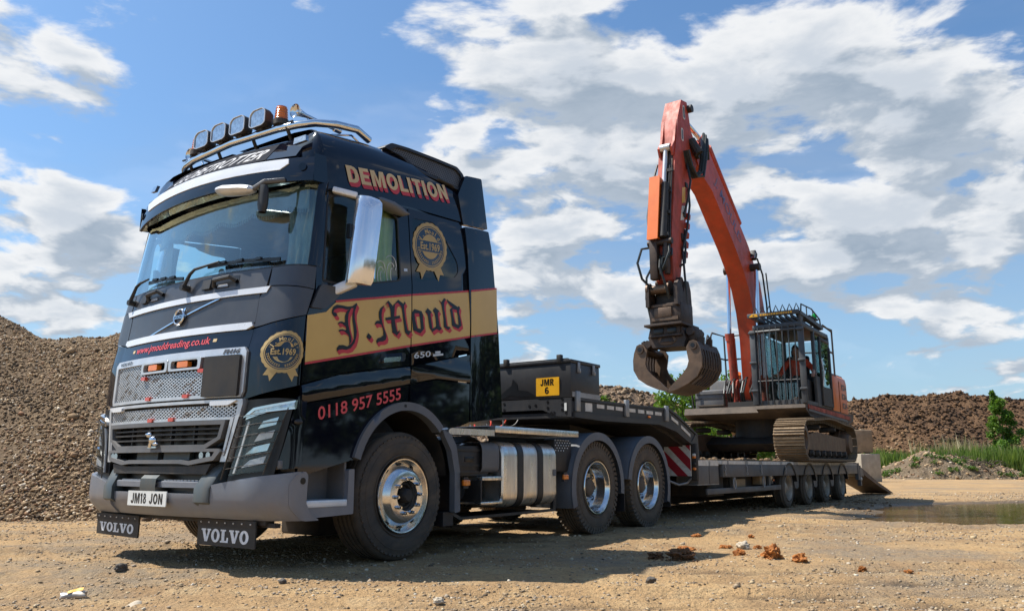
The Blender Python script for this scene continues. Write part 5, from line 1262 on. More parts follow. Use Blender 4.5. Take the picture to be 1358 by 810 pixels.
b = B(); b.bb(1.10, 1.14, 6.22, 6.55, .44, .70, .01); lp_('control_panel', b, 'navy_decal')
for z in (.64, .52):
    b = B(); b.box((1.15, 6.42, z), (.02, .05, .04), None, .01); lp_('side_marker', b, 'marker_orange')
b = B(); b.tube([(1.15, 2.62, .62), (1.12, 2.5, .53), (1.05, 2.35, .50), (.95, 2.2, .56)], .016, 8); lp_('air_hose', b, 'galv')
b = B(); b.bb(-1.24, -1.18, 2.6, 6.55, .05, .62); lp_('far_guard_blocker', b, 'chassis_black')  # unseen guard as a solid low sheet, added to block bright ground behind
# wheels
RW = .368
tw = tyre_mesh('tyre', RW, .24, .235, 0, 'dusty_rubber', 48)
tr_rim = B(); tr_rim.lathe([(-.04, .222), (-.002, .240), (.004, .235), (-.01, .225), (-.04, .212), (-.10, .205), (-.12, .19), (-.125, .15), (-.10, .11), (-.05, .09), (-.03, .05), (-.03, 0)], n=40)
pm('dusty_rim', (0.40, 0.34, 0.26), (0.28, 0.235, 0.18), 8, 0.6, 0.4)
tr_rim = mesh('rim', tr_rim, 'dusty_rim', ang=30)
nut_s = B(); nut_s.cyl((0, 0, 0), (.025, 0, 0), .013, .012, 6); nut_s = mesh('wheel_nut', nut_s, 'dusty_rim')
for i in range(4):
    t = 7.013+i*1.379
    for sg in (1, -1):
        w = empty('wheel', (sg*1.24, t, RW), 0, trailer)
        if sg < 0: w.rotation_euler = (0, 0, PI)
        obj('tyre', tw, None, w); obj('rim', tr_rim, None, w)
        if sg > 0:
            for k in range(8): obj('wheel_nut', nut_s, None, w, loc=(-.115, .13*math.cos(k*PI/4), .13*math.sin(k*PI/4)))
        b = B(); rows = []
        for v_ in (1.285, .95): rows.append([Vector((sg*v_, t+.47*math.cos(a), RW+.02+.45*math.sin(a)*.97)) for a in np.linspace(R(150), R(12), 14)])
        b.grid(rows); rows = [[Vector((sg*1.288, t+rr*math.cos(a), RW+.02+rr*.96*math.sin(a))) for a in np.linspace(R(150), R(12), 14)] for rr in (.475, .43)]
        b.grid(rows); lp_('wheel_cover', b, 'flap_rubber')
        b = B(); b.bb(sg*1.0, sg*1.22, t+.44, t+.452, .14, .5); lp_('mud_flap', b, 'flap_rubber')
    if i < 3:
        b = B(); b.prism([(t+.50, .62), (t+.58, .36), (t+.70, .33), (t+.82, .36), (t+.88, .62)], 1.17, 1.195); lp_('suspension_bracket', b, 'trailer_grey')
b = B()
for i in range(4): b.cyl((-1.1, 7.013+i*1.379, RW), (1.1, 7.013+i*1.379, RW), .06, .06, 10)
b.bb(-.5, .5, 2.6, 12.6, .45, .74); b.bb(-1.0, -.62, 2.9, 12.5, .06, .74); b.bb(-.5, .8, 6.4, 12.4, .24, .74); lp_('axles_and_blockers', b, 'chassis_black')  # axles, plus solid masses added to keep the view under the bed dark
# tail and ramps
b = B(); b.prism([(12.7, .872), (13.35, .72), (13.45, .52), (12.7, .60)], -1.25, 1.25); tl = lp_('tail', b, 'trailer_grey')
b = B(); b.bb(1.20, 1.28, 12.72, 12.86, .45, .86); b.bb(1.18, 1.26, 13.0, 13.12, .30, .80); lp_('tail_post', b, 'trailer_grey', tl)
b = B(); b.box((1.27, 13.0, .47), (.05, .08, .07), None, .015); lp_('tail_lamp', b, 'reflector_white', tl)
for sg in (1, -1):
    b = B(); b.prism([(13.3, .70), (13.5, .72), (15.2, .36), (16.9, .07), (17.2, .02), (16.8, .01), (15.2, .27), (13.4, .60)], sg*.45, sg*1.22); rp = lp_('loading_ramp', b, 'ramp_steel')
    b = B()
    for k in range(14): t = 13.6+k*.24; b.bb(sg*.47, sg*1.20, t, t+.05, float(np.interp(t, [13.5, 15.2, 16.9], [.72, .36, .07])), float(np.interp(t, [13.5, 15.2, 16.9], [.745, .385, .095])))
    lp_('ramp_cleat', b, 'deck_steel', rp)
# mud clods on the deck: loose earth left by the tracks
rnd = random.Random(5); b = B()
for i in range(170):
    t = rnd.uniform(3.6, 7.4); x = rnd.uniform(-1.0, 1.16); r = rnd.uniform(.012, .05)*(1.3 if rnd.random() < .1 else 1)
    b.ball((x, t, .872+r*.35), r, 6, 4, (rnd.uniform(.8, 1.4), rnd.uniform(.8, 1.4), rnd.uniform(.5, .8)))
pm('mud', (0.23, 0.145, 0.075), (0.15, 0.095, 0.05), 12, 0.95, bump=0.01, bscale=40)
o = obj('deck_earth', b, 'mud', None, loc=trailer.location, rot=trailer.rotation_euler); tag(o, 'loose clods of brown earth strewn on the trailer deck', 'earth', kind='stuff')
# ================================================================== demolition excavator standing on the trailer (same axes as the trailer)
exc = empty('excavator', trailer.location, -YAW_L); exc.location.z = .872
tag(exc, 'orange tracked excavator with caged cab and hanging sorting grab on the trailer', 'excavator')
ZB = .872
def xp(name, b, mat, parent=None, **k):
    if isinstance(b, B) and k.pop('down', True): b.v = [(v[0], v[1], v[2]-ZB) for v in b.v]
    return obj(name, b, mat, parent or exc, **k)
pm('orange', (0.54, 0.058, 0.014), (0.40, 0.042, 0.011), 2.5, 0.45, rvar=0.2, dirt=0.42, dirtc=(0.16, 0.09, 0.05), dz0=-1.0, dz1=9.0)
pm('orange_red', (0.52, 0.062, 0.026), (0.38, 0.045, 0.020), 3.0, 0.5, rvar=0.2, dirt=0.85, dirtc=(0.095, 0.052, 0.036), dz0=-1.0, dz1=9.0)
pm('orange_bright', (0.75, 0.16, 0.018), (0.68, 0.14, 0.016), 3.0, 0.42, rvar=0.15, dirt=0.12)
pm('rusty', (0.034, 0.025, 0.021), (0.062, 0.040, 0.028), 4.0, 0.55, 0.35, rvar=0.25, bump=0.003, bscale=25, dirt=0.22, dirtc=(0.17, 0.095, 0.05), dz0=-1, dz1=5)
pm('worn_steel', (0.10, 0.066, 0.045), (0.155, 0.10, 0.065), 5.0, 0.48, 0.5, rvar=0.3, bump=0.002, bscale=30, dirt=0.32, dirtc=(0.20, 0.11, 0.055), dz0=-1, dz1=5)
pm('track_steel', (0.30, 0.215, 0.13), (0.20, 0.14, 0.085), 6.0, 0.65, 0.3, rvar=0.2, bump=0.004, bscale=22, dirt=0.3, dirtc=(0.30, 0.21, 0.12))
pm('exc_grey', (0.105, 0.112, 0.122), (0.08, 0.085, 0.092), 4.0, 0.5, rvar=0.2, dirt=0.35, dirtc=(0.20, 0.16, 0.11), dz0=1, dz1=3)
pm('guard_grey', (0.062, 0.072, 0.08), (0.045, 0.052, 0.06), 5.0, 0.5, 0.2, rvar=0.2, dirt=0.3, dirtc=(0.16, 0.13, 0.10), dz0=1, dz1=4)
pm('exc_dark', (0.018, 0.018, 0.019), (0.03, 0.027, 0.024), 5.0, 0.6, rvar=0.2, dirt=0.4, dirtc=(0.10, 0.075, 0.05))
pm('belly', (0.13, 0.10, 0.075), (0.09, 0.07, 0.055), 5.0, 0.75, 0.1, bump=0.004, bscale=20)
pm('hose', (0.012, 0.016, 0.014), (0.018, 0.022, 0.02), 9, 0.45)
pm('seat_cloth', (0.03, 0.03, 0.033), (0.04, 0.04, 0.045), 9, 0.8)
TC, ZT = 9.55, 1.30
# tracks
def track_path(n):
    """closed track line in (t, z): idler, top run sagging over a carrier roller, sprocket, bottom run"""
    pts = []
    r0 = .385; tf, tr = 7.72, 11.40
    for a in np.linspace(R(-90), R(-270), 22): pts.append((tf+r0*math.cos(a)*1.0, .915+r0+r0*math.sin(a)))
    for k in np.linspace(0, 1, 22)[1:-1]: pts.append((tf+(tr-tf)*k, .915+2*r0+.075*math.sin(k*PI)**.7-.02*math.sin(k*3*PI)))
    for a in np.linspace(R(90), R(-90), 22): pts.append((tr+r0*math.cos(a), .915+r0+r0*math.sin(a)))
    P_ = [Vector(p) for p in pts]; L = [0]
    for i in range(len(P_)): L.append(L[-1]+(P_[(i+1) % len(P_)]-P_[i]).length)
    out = []
    for k in range(n):
        s = L[-1]*k/n
        for i in range(len(P_)):
            if L[i] <= s < L[i+1]:
                f = (s-L[i])/(L[i+1]-L[i]); p = P_[i]+(P_[(i+1) % len(P_)]-P_[i])*f; t = (P_[(i+1) % len(P_)]-P_[i]).normalized(); out.append((p, t)); break
    return out
NS = 52
shoe = B()
shoe.box((0, 0, 0), (.60, .176, .022)); 
for yy, h in ((-.075, .034), (-.01, .026), (.05, .026)): shoe.bar((-.30, yy, .011+h/2), (.30, yy, .011+h/2), .014, h)
shoe = mesh('track_shoe', shoe, 'track_steel')
link = B(); link.box((-.09, 0, -.045), (.035, .17, .075)); link.box((.09, 0, -.045), (.035, .17, .075)); link = mesh('track_link', link, 'exc_dark')
for sg in (1, -1):
    xc = sg*1.21; tk_ = empty('track', (0, 0, -ZB), 0, exc)
    for p, t in track_path(NS):
        a = math.atan2(t.y, t.x)                     # tangent in (t,z); outward normal is to the left of travel
        nrm = Vector((t.y, -t.x)) ; 
        cen = Vector((TC, ZT)); 
        if (p-cen).dot(nrm) < 0: nrm = -nrm
        M = Matrix(((1, 0, 0), (0, t.x, nrm.x), (0, t.y, nrm.y)))
        if M.determinant() < 0: M = Matrix(((-1, 0, 0), (0, t.x, nrm.x), (0, t.y, nrm.y)))
        e = M.to_euler()
        o = obj('track_shoe', shoe, None, tk_, loc=(xc, p.x, p.y), rot=e)
        o2 = obj('track_link', link, None, tk_, loc=(xc, p.x, p.y), rot=e)
    b = B(); b.prism([(7.95, 1.12), (8.2, 1.10), (11.1, 1.10), (11.15, 1.40), (8.6, 1.48), (8.0, 1.40)], xc-.16, xc+.19); xp('track_frame', b, 'worn_steel', down=True)
    b = B(); b.lathe([(-.2, .06), (-.2, .33), (-.06, .345), (.06, .345), (.2, .33), (.21, .20), (.17, .18), (.17, .06), (.2, .0)], (xc, 7.72, 1.30), 'X', 28); xp('idler', b, 'worn_steel')
    b = B(); b.lathe([(-.15, .1), (-.15, .25), (-.05, .30), (-.05, .345), (.05, .345), (.05, .30), (.16, .26), (.24, .20), (.24, .0)], (xc, 11.40, 1.30), 'X', 28); xp('sprocket', b, 'worn_steel')
    for k in range(7):
        b = B(); t = 8.25+k*.46; b.lathe([(-.16, .0), (-.16, .085), (.16, .085), (.17, .07), (.22, .055), (.22, 0)], (xc, t, 1.045), 'X', 14); xp('track_roller', b, 'exc_dark')
    for t in (8.9, 10.2):
        b = B(); b.lathe([(-.14, .0), (-.14, .06), (.14, .06), (.2, .04), (.2, 0)], (xc, t, 1.58), 'X', 12); xp('carrier_roller', b, 'exc_dark')
b = B(); b.prism([(8.6, 1.25), (9.0, 1.42), (10.1, 1.42), (10.5, 1.25), (10.3, 1.10), (8.8, 1.10)], -1.1, 1.1); b.cyl((0, 9.55, 1.40), (0, 9.55, 1.86), .62, .62, 28); xp('undercarriage_frame', b, 'exc_dark')
# upper structure
b = B(); b.prism([(8.25, 1.90), (8.45, 1.80), (11.6, 1.74), (12.25, 1.86), (12.35, 2.02), (8.3, 2.04)], -1.36, 1.36); xp('main_frame', b, 'belly')
b = B(); b.prism([(8.12, 2.03), (8.10, 1.96), (8.35, 1.84), (9.2, 1.80), (10.6, 1.78), (10.6, 2.02), (8.2, 2.045)], .34, 1.36); xp('cab_base', b, 'belly')
b = B(); b.prism([(8.30, 1.955), (10.4, 1.90), (11.9, 1.87), (11.9, 1.95), (10.4, 1.99), (8.30, 2.035)], 1.362, 1.378); xp('side_stripe', b, 'orange_red')
b = B(); b.prism([(8.32, 1.90), (10.4, 1.84), (11.6, 1.81), (11.6, 1.865), (10.4, 1.895), (8.32, 1.95)], 1.364, 1.374); xp('lower_stripe', b, 'exc_grey')
# counterweight and engine cover
b = B(); rows = []
cw_plan = [(-1.36, 11.1), (-1.36, 11.8), (-1.20, 12.25), (-.7, 12.5), (0, 12.58), (.7, 12.5), (1.20, 12.25), (1.36, 11.8), (1.36, 11.1)]
for z, k in ((1.80, .955), (1.88, .99), (2.0, 1.0), (2.72, 1.0), (2.84, .985), (2.90, .94)): rows.append([Vector((x*k, 11.1+(y-11.1)*k, z)) for x, y in cw_plan])
b.grid(rows); b.add(rows[-1], [tuple(range(len(cw_plan)))]); b.add(rows[0], [tuple(range(len(cw_plan)))]); cw = xp('counterweight', b, 'orange_bright', ang=50)
cwS = lambda y, z, d=0.0: Vector((1.362+d, y, z))
b = B()
for z0 in (2.12, 2.34, 2.56):                       # worn, unreadable black marking in three blocks
    for (y0, y1, za, zb) in ((11.30, 11.36, 0, .13), (11.36, 11.48, .10, .13), (11.52, 11.57, 0, .13), (11.40, 11.52, .0, .03), (11.61, 11.72, .04, .07), (11.66, 11.70, .0, .12)):
        panel([(y0, z0+za), (y1, z0+za), (y1, z0+zb), (y0, z0+zb)], (), cwS, .5, .006, 0, b)
xp('worn_marking', b, 'ink_black', cw)
b = B(); b.bb(-1.33, .30, 9.75, 11.1, 2.04, 2.80, .04); b.bb(-1.0, 1.2, 11.15, 12.2, 2.86, 2.98, .04); xp('engine_cover', b, 'exc_grey')
b = B(); b.bb(.3, 1.355, 10.46, 11.12, 2.0, 2.86, .05); xp('side_cover', b, 'orange_bright')
b = B(); b.bb(-1.34, -.62, 8.85, 9.74, 1.98, 2.50, .05); b.bb(-1.30, -.65, 8.82, 8.86, 2.40, 2.46); tb = xp('side_box', b, 'exc_grey')
b = B(); b.bb(-1.345, -.615, 8.84, 9.75, 2.29, 2.31); xp('box_seam', b, 'exc_dark', tb)
b = B(); b.bb(-1.25, -.62, 8.76, 8.86, 2.12, 2.15); b.bb(-1.2, -.62, 8.72, 9.0, 1.90, 2.06); xp('box_step', b, 'belly')
b = B(); b.box((-.62, 9.75, 2.72), (.50, .35, .13), Euler((R(8), 0, 0)), .05); xp('work_lamp_hood', b, 'exc_dark')
b = B(); b.cyl((-.85, 10.5, 2.8), (-.85, 10.5, 2.98), .07, .07, 12); b.cyl((-.85, 10.5, 2.98), (-.82, 10.45, 3.02), .05, .06, 10); xp('filler_cap', b, 'orange_bright')
b = B(); b.bb(-.35, .33, 8.3, 9.2, 1.95, 2.15); b.cyl((-.2, 8.5, 2.05), (.25, 8.5, 2.05), .10, .10, 12); xp('boom_mount', b, 'exc_dark')
rnd = random.Random(13)
for k, pts in enumerate(([(.19, 5.3, 6.1), (.26, 5.15, 5.7), (.25, 5.0, 5.2), (.2, 4.85, 4.75)], [(-.2, 4.75, 6.5), (-.28, 4.6, 6.0), (-.3, 4.45, 5.4), (-.24, 4.35, 4.9)], [(.12, 4.42, 4.9), (.2, 4.25, 4.6), (.12, 4.2, 4.35), (.0, 4.28, 4.2)], [(-.05, 4.4, 4.6), (.02, 4.2, 4.3), (.1, 4.24, 4.0), (.12, 4.35, 3.75)], [(.2, 5.25, 6.6), (.3, 5.15, 6.2), (.27, 5.05, 5.8), (.2, 5.0, 5.5)], [(.18, 4.9, 4.8), (.26, 4.75, 4.4), (.3, 4.7, 4.0), (.28, 4.75, 3.6), (.22, 4.85, 3.2)], [(-.22, 4.5, 4.5), (-.34, 4.4, 4.2), (-.36, 4.4, 3.8), (-.3, 4.45, 3.4)])):
    b = B(); b.tube(pts, .022, 7); xp('hydraulic_hose', b, 'hose')
rnd = random.Random(3)
for k in range(7):
    b = B(); x = rnd.uniform(-.5, .3); z = 2.1; b.tube([(x, 8.5, z), (x+rnd.uniform(-.1, .1), 8.3, z+.25), (x+.05, 8.45, z+.5), (x+rnd.uniform(-.05, .1), 8.75, z+.62)], .022, 7); xp('hydraulic_hose', b, 'hose')
for x in (-.28, -.18, .24, .30):
    b = B(); b.tube([(x, 8.45, 2.15), (x, 8.42, 2.5), (x-.01, 8.5, 2.62), (x-.04, 8.65, 2.66), (x-.05, 8.72, 2.5)], .018, 7); xp('hydraulic_pipe', b, 'orange_red')
# boom
low = [(6.00, 6.62), (6.56, 6.41), (7.25, 5.87), (7.76, 5.47), (8.20, 5.06), (8.50, 4.68), (8.72, 4.19), (8.86, 3.6), (8.90, 2.55), (8.98, 2.25)]
upp = [(9.28, 2.25), (9.38, 2.6), (9.52, 3.7), (9.50, 4.4), (9.32, 4.95), (8.95, 5.35), (8.67, 5.68), (8.18, 6.06), (7.4, 6.60), (6.70, 7.10), (6.3, 7.42), (6.02, 7.38), (5.82, 7.15), (5.80, 6.85)]
b = B(); b.prism(low+upp, -.2, .2); boom = xp('boom', b, 'orange')
bmS = lambda y, z, d=0.0: Vector((.2+d, y, z))
b = B(); text_quad(b, 'J. MOULD', (6.62, 6.60), (8.05, 5.55), (6.80, 6.83), bmS, .005, .012); b.v = [(v[0], v[1], v[2]-ZB) for v in b.v]; pm('faded_blue', (0.10, 0.09, 0.22), (0.25, 0.10, 0.10), 8, 0.5); obj('lettering', b, 'faded_blue', boom)
for x in (-.11, 0, .11):
    b = B(); pts = [(x, t_, z_+.05) for t_, z_ in reversed(upp[4:11])]; b.tube(pts, .017, 7); xp('boom_pipe', b, 'orange_red', boom)
b = B()
for t_, z_ in ((7.0, 6.93), (7.7, 6.42), (8.4, 5.93)): b.box((0, t_, z_), (.34, .08, .07), Euler((R(-36), 0, 0)))
xp('pipe_clamp', b, 'orange_red', boom)
b = B(); b.tube([(.1, 6.2, 7.42), (.14, 6.35, 7.62), (.14, 6.6, 7.45), (.14, 6.9, 7.2), (.12, 6.95, 7.05)], .025, 7); xp('pipe_guard', b, 'orange_red', boom)
b = B(); b.box((.24, 8.84, 5.52), (.13, .16, .20), Euler((R(-30), 0, 0)), .02); lmp = xp('boom_lamp', b, 'exc_dark', boom)
b = B(); b.box((.25, 8.76, 5.50), (.11, .02, .16), Euler((R(-30), 0, 0))); xp('lamp_lens', b, 'lamp_glass', boom)
# boom cylinders either side
for sg in (1, -1):
    x = sg*.33
    b = B(); b.cyl((x, 8.80, 2.15), (x, 8.59, 3.66), .085, .085, 18); b.cyl((x, 8.605, 3.56), (x, 8.58, 3.72), .105, .105, 18); b.cyl((x-.1, 8.80, 2.15), (x+.1, 8.80, 2.15), .08, .08, 12); cy = xp('boom_cylinder', b, 'orange_red')
    b = B(); b.cyl((x, 8.58, 3.70), (x, 8.70, 5.20), .045, .045, 14); xp('piston_rod', b, 'chrome', cy)
    b = B(); b.cyl((sg*.2, 8.70, 5.20), (sg*.42, 8.70, 5.20), .085, .085, 14); xp('cylinder_pin', b, 'exc_dark', cy)
    b = B(); b.tube([(x+.1, 8.60, 3.6), (x+.1, 8.65, 3.1), (x+.1, 8.74, 2.5)], .018, 6); xp('cylinder_pipe', b, 'orange_red', cy)
b = B(); b.cyl((.48, 8.9, 5.08), (.5, 9.3, 2.6), .016, .016, 6); b.tube([(.30, 8.9, 5.45), (.34, 9.1, 5.1), (.36, 9.2, 4.4), (.36, 9.2, 3.6)], .022, 6); xp('hydraulic_hose', b, 'hose')
# arm cylinder above the boom (seen behind the arm head)
b = B(); b.cyl((0, 8.6, 6.25), (0, 6.9, 7.55), .09, .09, 16); ac = xp('arm_cylinder', b, 'orange_red')
b = B(); b.cyl((0, 6.9, 7.55), (0, 5.55, 7.75), .05, .05, 12); xp('piston_rod', b, 'chrome', ac)
# arm
arm_p = [(4.93, 7.42), (5.16, 7.93), (5.45, 7.98), (5.60, 7.42), (5.92, 7.10), (5.88, 6.80), (5.45, 6.35), (5.14, 5.40), (4.90, 4.62), (4.76, 4.12), (4.58, 4.02), (4.46, 4.12), (4.44, 4.9), (4.62, 5.8), (4.74, 6.6), (4.85, 7.0)]
b = B(); b.prism(arm_p, -.17, .17); arm = xp('dipper_arm', b, 'orange_red')
for (t0, z0), (t1, z1) in (((4.50, 4.5), (4.68, 5.9)), ((4.69, 5.95), (4.80, 6.62))):
    b = B(); b.bar((-.13, t0-.012, z0), (-.13, t1-.012, z1), .03, .05); xp('weld_rib', b, 'rusty', arm)
for q0, q1, r_ in (((-.25, 5.80, 7.0), (.25, 5.80, 7.0), .12), ((-.2, 5.50, 7.85), (.26, 5.50, 7.85), .08), ((-.19, 4.95, 5.0), (.2, 4.95, 5.0), .07)):
    b = B(); b.cyl(q0, q1, r_, r_, 16); xp('arm_pin', b, 'exc_dark', arm)
b = B(); b.prism([(4.835, 6.9), (4.86, 6.9), (4.46, 4.3), (4.41, 4.3), (4.60, 5.8), (4.72, 6.6)], -.05, .13); xp('arm_channel', b, 'rusty', arm)
for x in (.02, .07, .11):
    b = B(); b.tube([(x, 4.78, 6.75), (x, 4.66, 6.2), (x+.01, 4.56, 5.6), (x, 4.44, 5.0), (x, 4.38, 4.5)], .020, 7); xp('hydraulic_pipe', b, 'hose', arm)
for z_ in (6.3, 5.85, 5.4, 4.95):
    b = B(); b.box((.07, 4.66-.235*(6.3-z_)-.02, z_), (.19, .05, .06)); xp('pipe_clamp', b, 'exc_dark', arm)
for (t_, z_) in ((5.28, 6.15), (5.12, 5.5), (4.98, 5.05)):
    b = B(); b.box((.18, t_-.06, z_), (.03, .09, .09)); xp('grease_block', b, 'exc_dark', arm)
for x in (-.13, .13):                                # head ribs
    b = B(); b.prism([(4.93, 7.44), (4.80, 6.95), (4.66, 6.78), (4.72, 6.62), (4.90, 6.9), (5.0, 7.4)], x-.022, x+.022); xp('head_rib', b, 'orange_red', arm)
armS = lambda y, z, d=0.0: Vector((.17+d, y, z))
for (y0, z0, y1, z1, m) in ((5.22, 7.55, 5.33, 7.85, 'reflector_white'), (5.10, 7.05, 5.2, 7.32, 'reflector_white')):
    b = B(); panel(rounded([(y0, z0), (y1, z0), (y1, z1), (y0, z1)], .05), (), armS, .3, .004, .004, b); xp('maker_plate', b, m, arm)
    b = B(); panel(rounded([(y0+.02, z0+.03), (y1-.02, z0+.03), (y1-.02, z1-.03), (y0+.02, z1-.03)], .04), (), armS, .3, .006, 0, b); xp('plate_mark', b, 'exc_grey', arm)
b = B(); panel([(4.98, 5.72), (5.15, 5.78), (5.18, 6.1), (5.03, 6.05)], (), armS, .3, .004, 0, b); xp('warning_label', b, 'plate_yellow', arm)
b = B(); panel([(4.88, 5.35), (5.05, 5.40), (5.13, 5.70), (4.97, 5.66)], (), armS, .3, .004, 0, b); xp('warning_label', b, 'reflector_white', arm)
# hoses at the arm knee
for k, (dx, dd) in enumerate(((0, 0), (.04, .05), (-.03, .1), (.07, .14))):
    b = B(); b.tube([(.23+dx, 6.15, 7.25-.1*k), (.30+dx, 5.95, 7.45-dd), (.34+dx, 5.75, 7.0-dd), (.32+dx, 5.62, 6.55-dd), (.27+dx, 5.42, 6.35), (.22+dx, 5.28, 6.55), (.20+dx, 5.18, 6.85)], .028, 7); xp('hydraulic_hose', b, 'hose')
b = B(); b.cyl((.18, 5.55, 7.2), (.32, 5.6, 6.9), .09, .09, 10); xp('hose_sleeve', b, 'exc_dark')
# bucket cylinder with guard, in front of the arm
b = B(); b.cyl((0, 4.72, 6.78), (0, 4.42, 5.2), .045, .045, 14); b.cyl((-.1, 4.72, 6.80), (.1, 4.72, 6.80), .075, .075, 14); bc_ = xp('bucket_cylinder', b, 'satin_silver')
b = B(); b.prism([(4.40, 6.12), (4.56, 6.12), (4.36, 4.88), (4.20, 4.88)], -.20, -.02); b.prism([(4.395, 6.14), (4.41, 6.14), (4.21, 4.86), (4.19, 4.86)], -.215, .0); xp('cylinder_guard', b, 'orange_bright', bc_)
b = B(); b.cyl((.06, 4.50, 6.0), (.06, 4.30, 4.9), .07, .07, 14); xp('cylinder_barrel', b, 'exc_dark', bc_)
for x in (.10, .14):
    b = B(); b.tube([(x, 4.66, 6.4), (x, 4.52, 5.6), (x+.02, 4.40, 4.9), (x, 4.36, 4.5)], .016, 6); xp('hydraulic_pipe', b, 'exc_dark')
b = B()
for k in range(5): b.box((.19, 5.2-.05*k, 5.5-.20*k), (.07, .10, .11), Euler((R(-16), 0, 0)))
xp('valve_block', b, 'orange_red', arm)
b = B(); b.tube([(-.2, 4.35, 4.75), (-.35, 4.25, 4.72), (-.42, 4.2, 4.45), (-.36, 4.25, 4.15), (-.2, 4.35, 3.95)], .024, 7); xp('hydraulic_hose', b, 'hose')
b = B(); b.tube([(.16, 4.45, 4.7), (.2, 4.35, 4.55), (.05, 4.28, 4.5), (.0, 4.28, 4.25), (.05, 4.3, 4.1)], .022, 7); xp('hydraulic_hose', b, 'hose')
b = B(); b.tube([(.18, 5.05, 5.2), (.22, 4.95, 4.8), (.24, 4.85, 4.5), (.15, 4.75, 4.4)], .022, 7); xp('hydraulic_hose', b, 'hose')
# linkage and quick-hitch
b = B(); b.bb(-.22, -.06, 4.28, 4.42, 4.12, 4.9, .02); b.bb(.06, .14, 4.30, 4.42, 4.2, 4.85, .02); b.cyl((-.26, 4.35, 4.82), (.22, 4.35, 4.82), .06, .06, 14); b.cyl((-.24, 4.62, 4.10), (.26, 4.62, 4.10), .08, .08, 16); xp('tipping_link', b, 'rusty')
grab = empty('sorting_grab', (0, 0, -ZB), 0, exc)
def gp(name, b, mat, **k): return obj(name, b, mat, grab, **k)
b = B(); b.cyl((-.30, 4.42, 3.95), (.10, 4.42, 3.95), .085, .085, 18); b.cyl((.10, 4.42, 3.95), (.13, 4.42, 3.95), .14, .14, 18); b.cyl((-.33, 4.42, 3.95), (-.29, 4.42, 3.95), .13, .13, 18); gp('hitch_pin', b, 'worn_steel')
b = B()
for x in (-.30, .26): b.prism([(4.30, 3.62), (4.30, 4.0), (4.38, 4.08), (4.50, 4.05), (4.58, 3.88), (4.72, 4.12), (4.84, 4.12), (4.92, 3.95), (4.95, 3.62)], x-.03, x+.04)
gp('hitch_ear', b, 'rusty')
b = B(); b.bb(-.31, .31, 4.40, 4.96, 3.30, 3.68, .02); gp('hitch_box', b, 'rusty')
b = B(); b.bb(-.24, .20, 4.52, 4.86, 3.66, 4.06, .04); gp('hitch_wedge', b, 'exc_dark')
b = B(); b.bb(-.20, .14, 4.37, 4.42, 3.42, 3.60, .01); b.bb(-.28, .28, 4.385, 4.41, 3.62, 3.66); b.bb(-.26, .26, 4.38, 4.41, 3.36, 3.42); gp('hitch_cover', b, 'worn_steel')
b = B(); b.bb(-.38, .36, 4.30, 5.10, 3.255, 3.30, .006); gp('flange_plate', b, 'rusty')
b = B(); b.bb(-.29, .27, 4.42, 4.98, 3.10, 3.255, .01); b.bb(-.32, .30, 4.38, 5.02, 3.065, 3.10, .004); gp('rotator_cage', b, 'rusty')
b = B()
for x0, x1 in ((-.24, -.05), (.03, .20)): b.bb(x0, x1, 4.405, 4.43, 3.12, 3.23, .01)
gp('cage_window', b, 'ink_black')
b = B(); b.lathe([(2.97, .0), (2.97, .31), (3.065, .29), (3.065, 0)], (0, 4.72, 0), 'Z', 30); b.v = [(x, y, z) for x, y, z in b.v]; gp('slew_ring', b, 'rusty')
bodyp = [(-.315, 2.97), (.28, 2.965), (.375, 2.72), (.335, 2.58), (-.30, 2.585), (-.385, 2.76)]
# body is drawn between the ring and the jaw pins
bodyp = [(-.315, 3.00), (.285, 2.995), (.37, 2.80), (.33, 2.72), (-.295, 2.735), (-.38, 2.84)]
bodyp = [(-.315, 3.06), (.285, 3.05), (.365, 2.99), (.325, 2.87), (-.295, 2.885), (-.375, 3.00)]
b = B(); b.prism([(-.315, 3.29), (.28, 3.27), (.363, 3.02), (.32, 2.868), (-.29, 2.884), (-.372, 3.07)], 4.45, 5.05, 'Y')
gp('grab_body', b, 'rusty')
b = B(); pts = [Vector((.175*math.cos(a), 4.447, 3.008+.082*math.sin(a))) for a in np.linspace(0, 2*PI, 33)[:-1]]; b.tube(pts, .010, 6, closed=True); b.add([p+Vector((0, .0, 0)) for p in pts], [tuple(range(32))]); gp('oval_badge', b, 'worn_steel')
b = B(); b.bb(.34, .50, 4.55, 4.95, 2.95, 3.22, .04); b.cyl((.42, 4.5, 3.14), (.42, 5.0, 3.14), .075, .075, 14); gp('jaw_cylinder', b, 'rusty')
b = B(); b.cyl((-.44, 4.55, 2.98), (-.44, 4.95, 2.98), .07, .07, 14); gp('jaw_cylinder', b, 'rusty')
LJ = [(-.57, 2.935), (-.625, 2.80), (-.649, 2.668), (-.645, 2.487), (-.551, 2.32), (-.379, 2.203), (-.17, 2.112), (.030, 2.058), (.032, 2.092), (-.145, 2.26), (-.276, 2.374), (-.369, 2.487), (-.404, 2.596), (-.379, 2.738), (-.366, 2.845), (-.43, 2.945), (-.50, 2.965)]
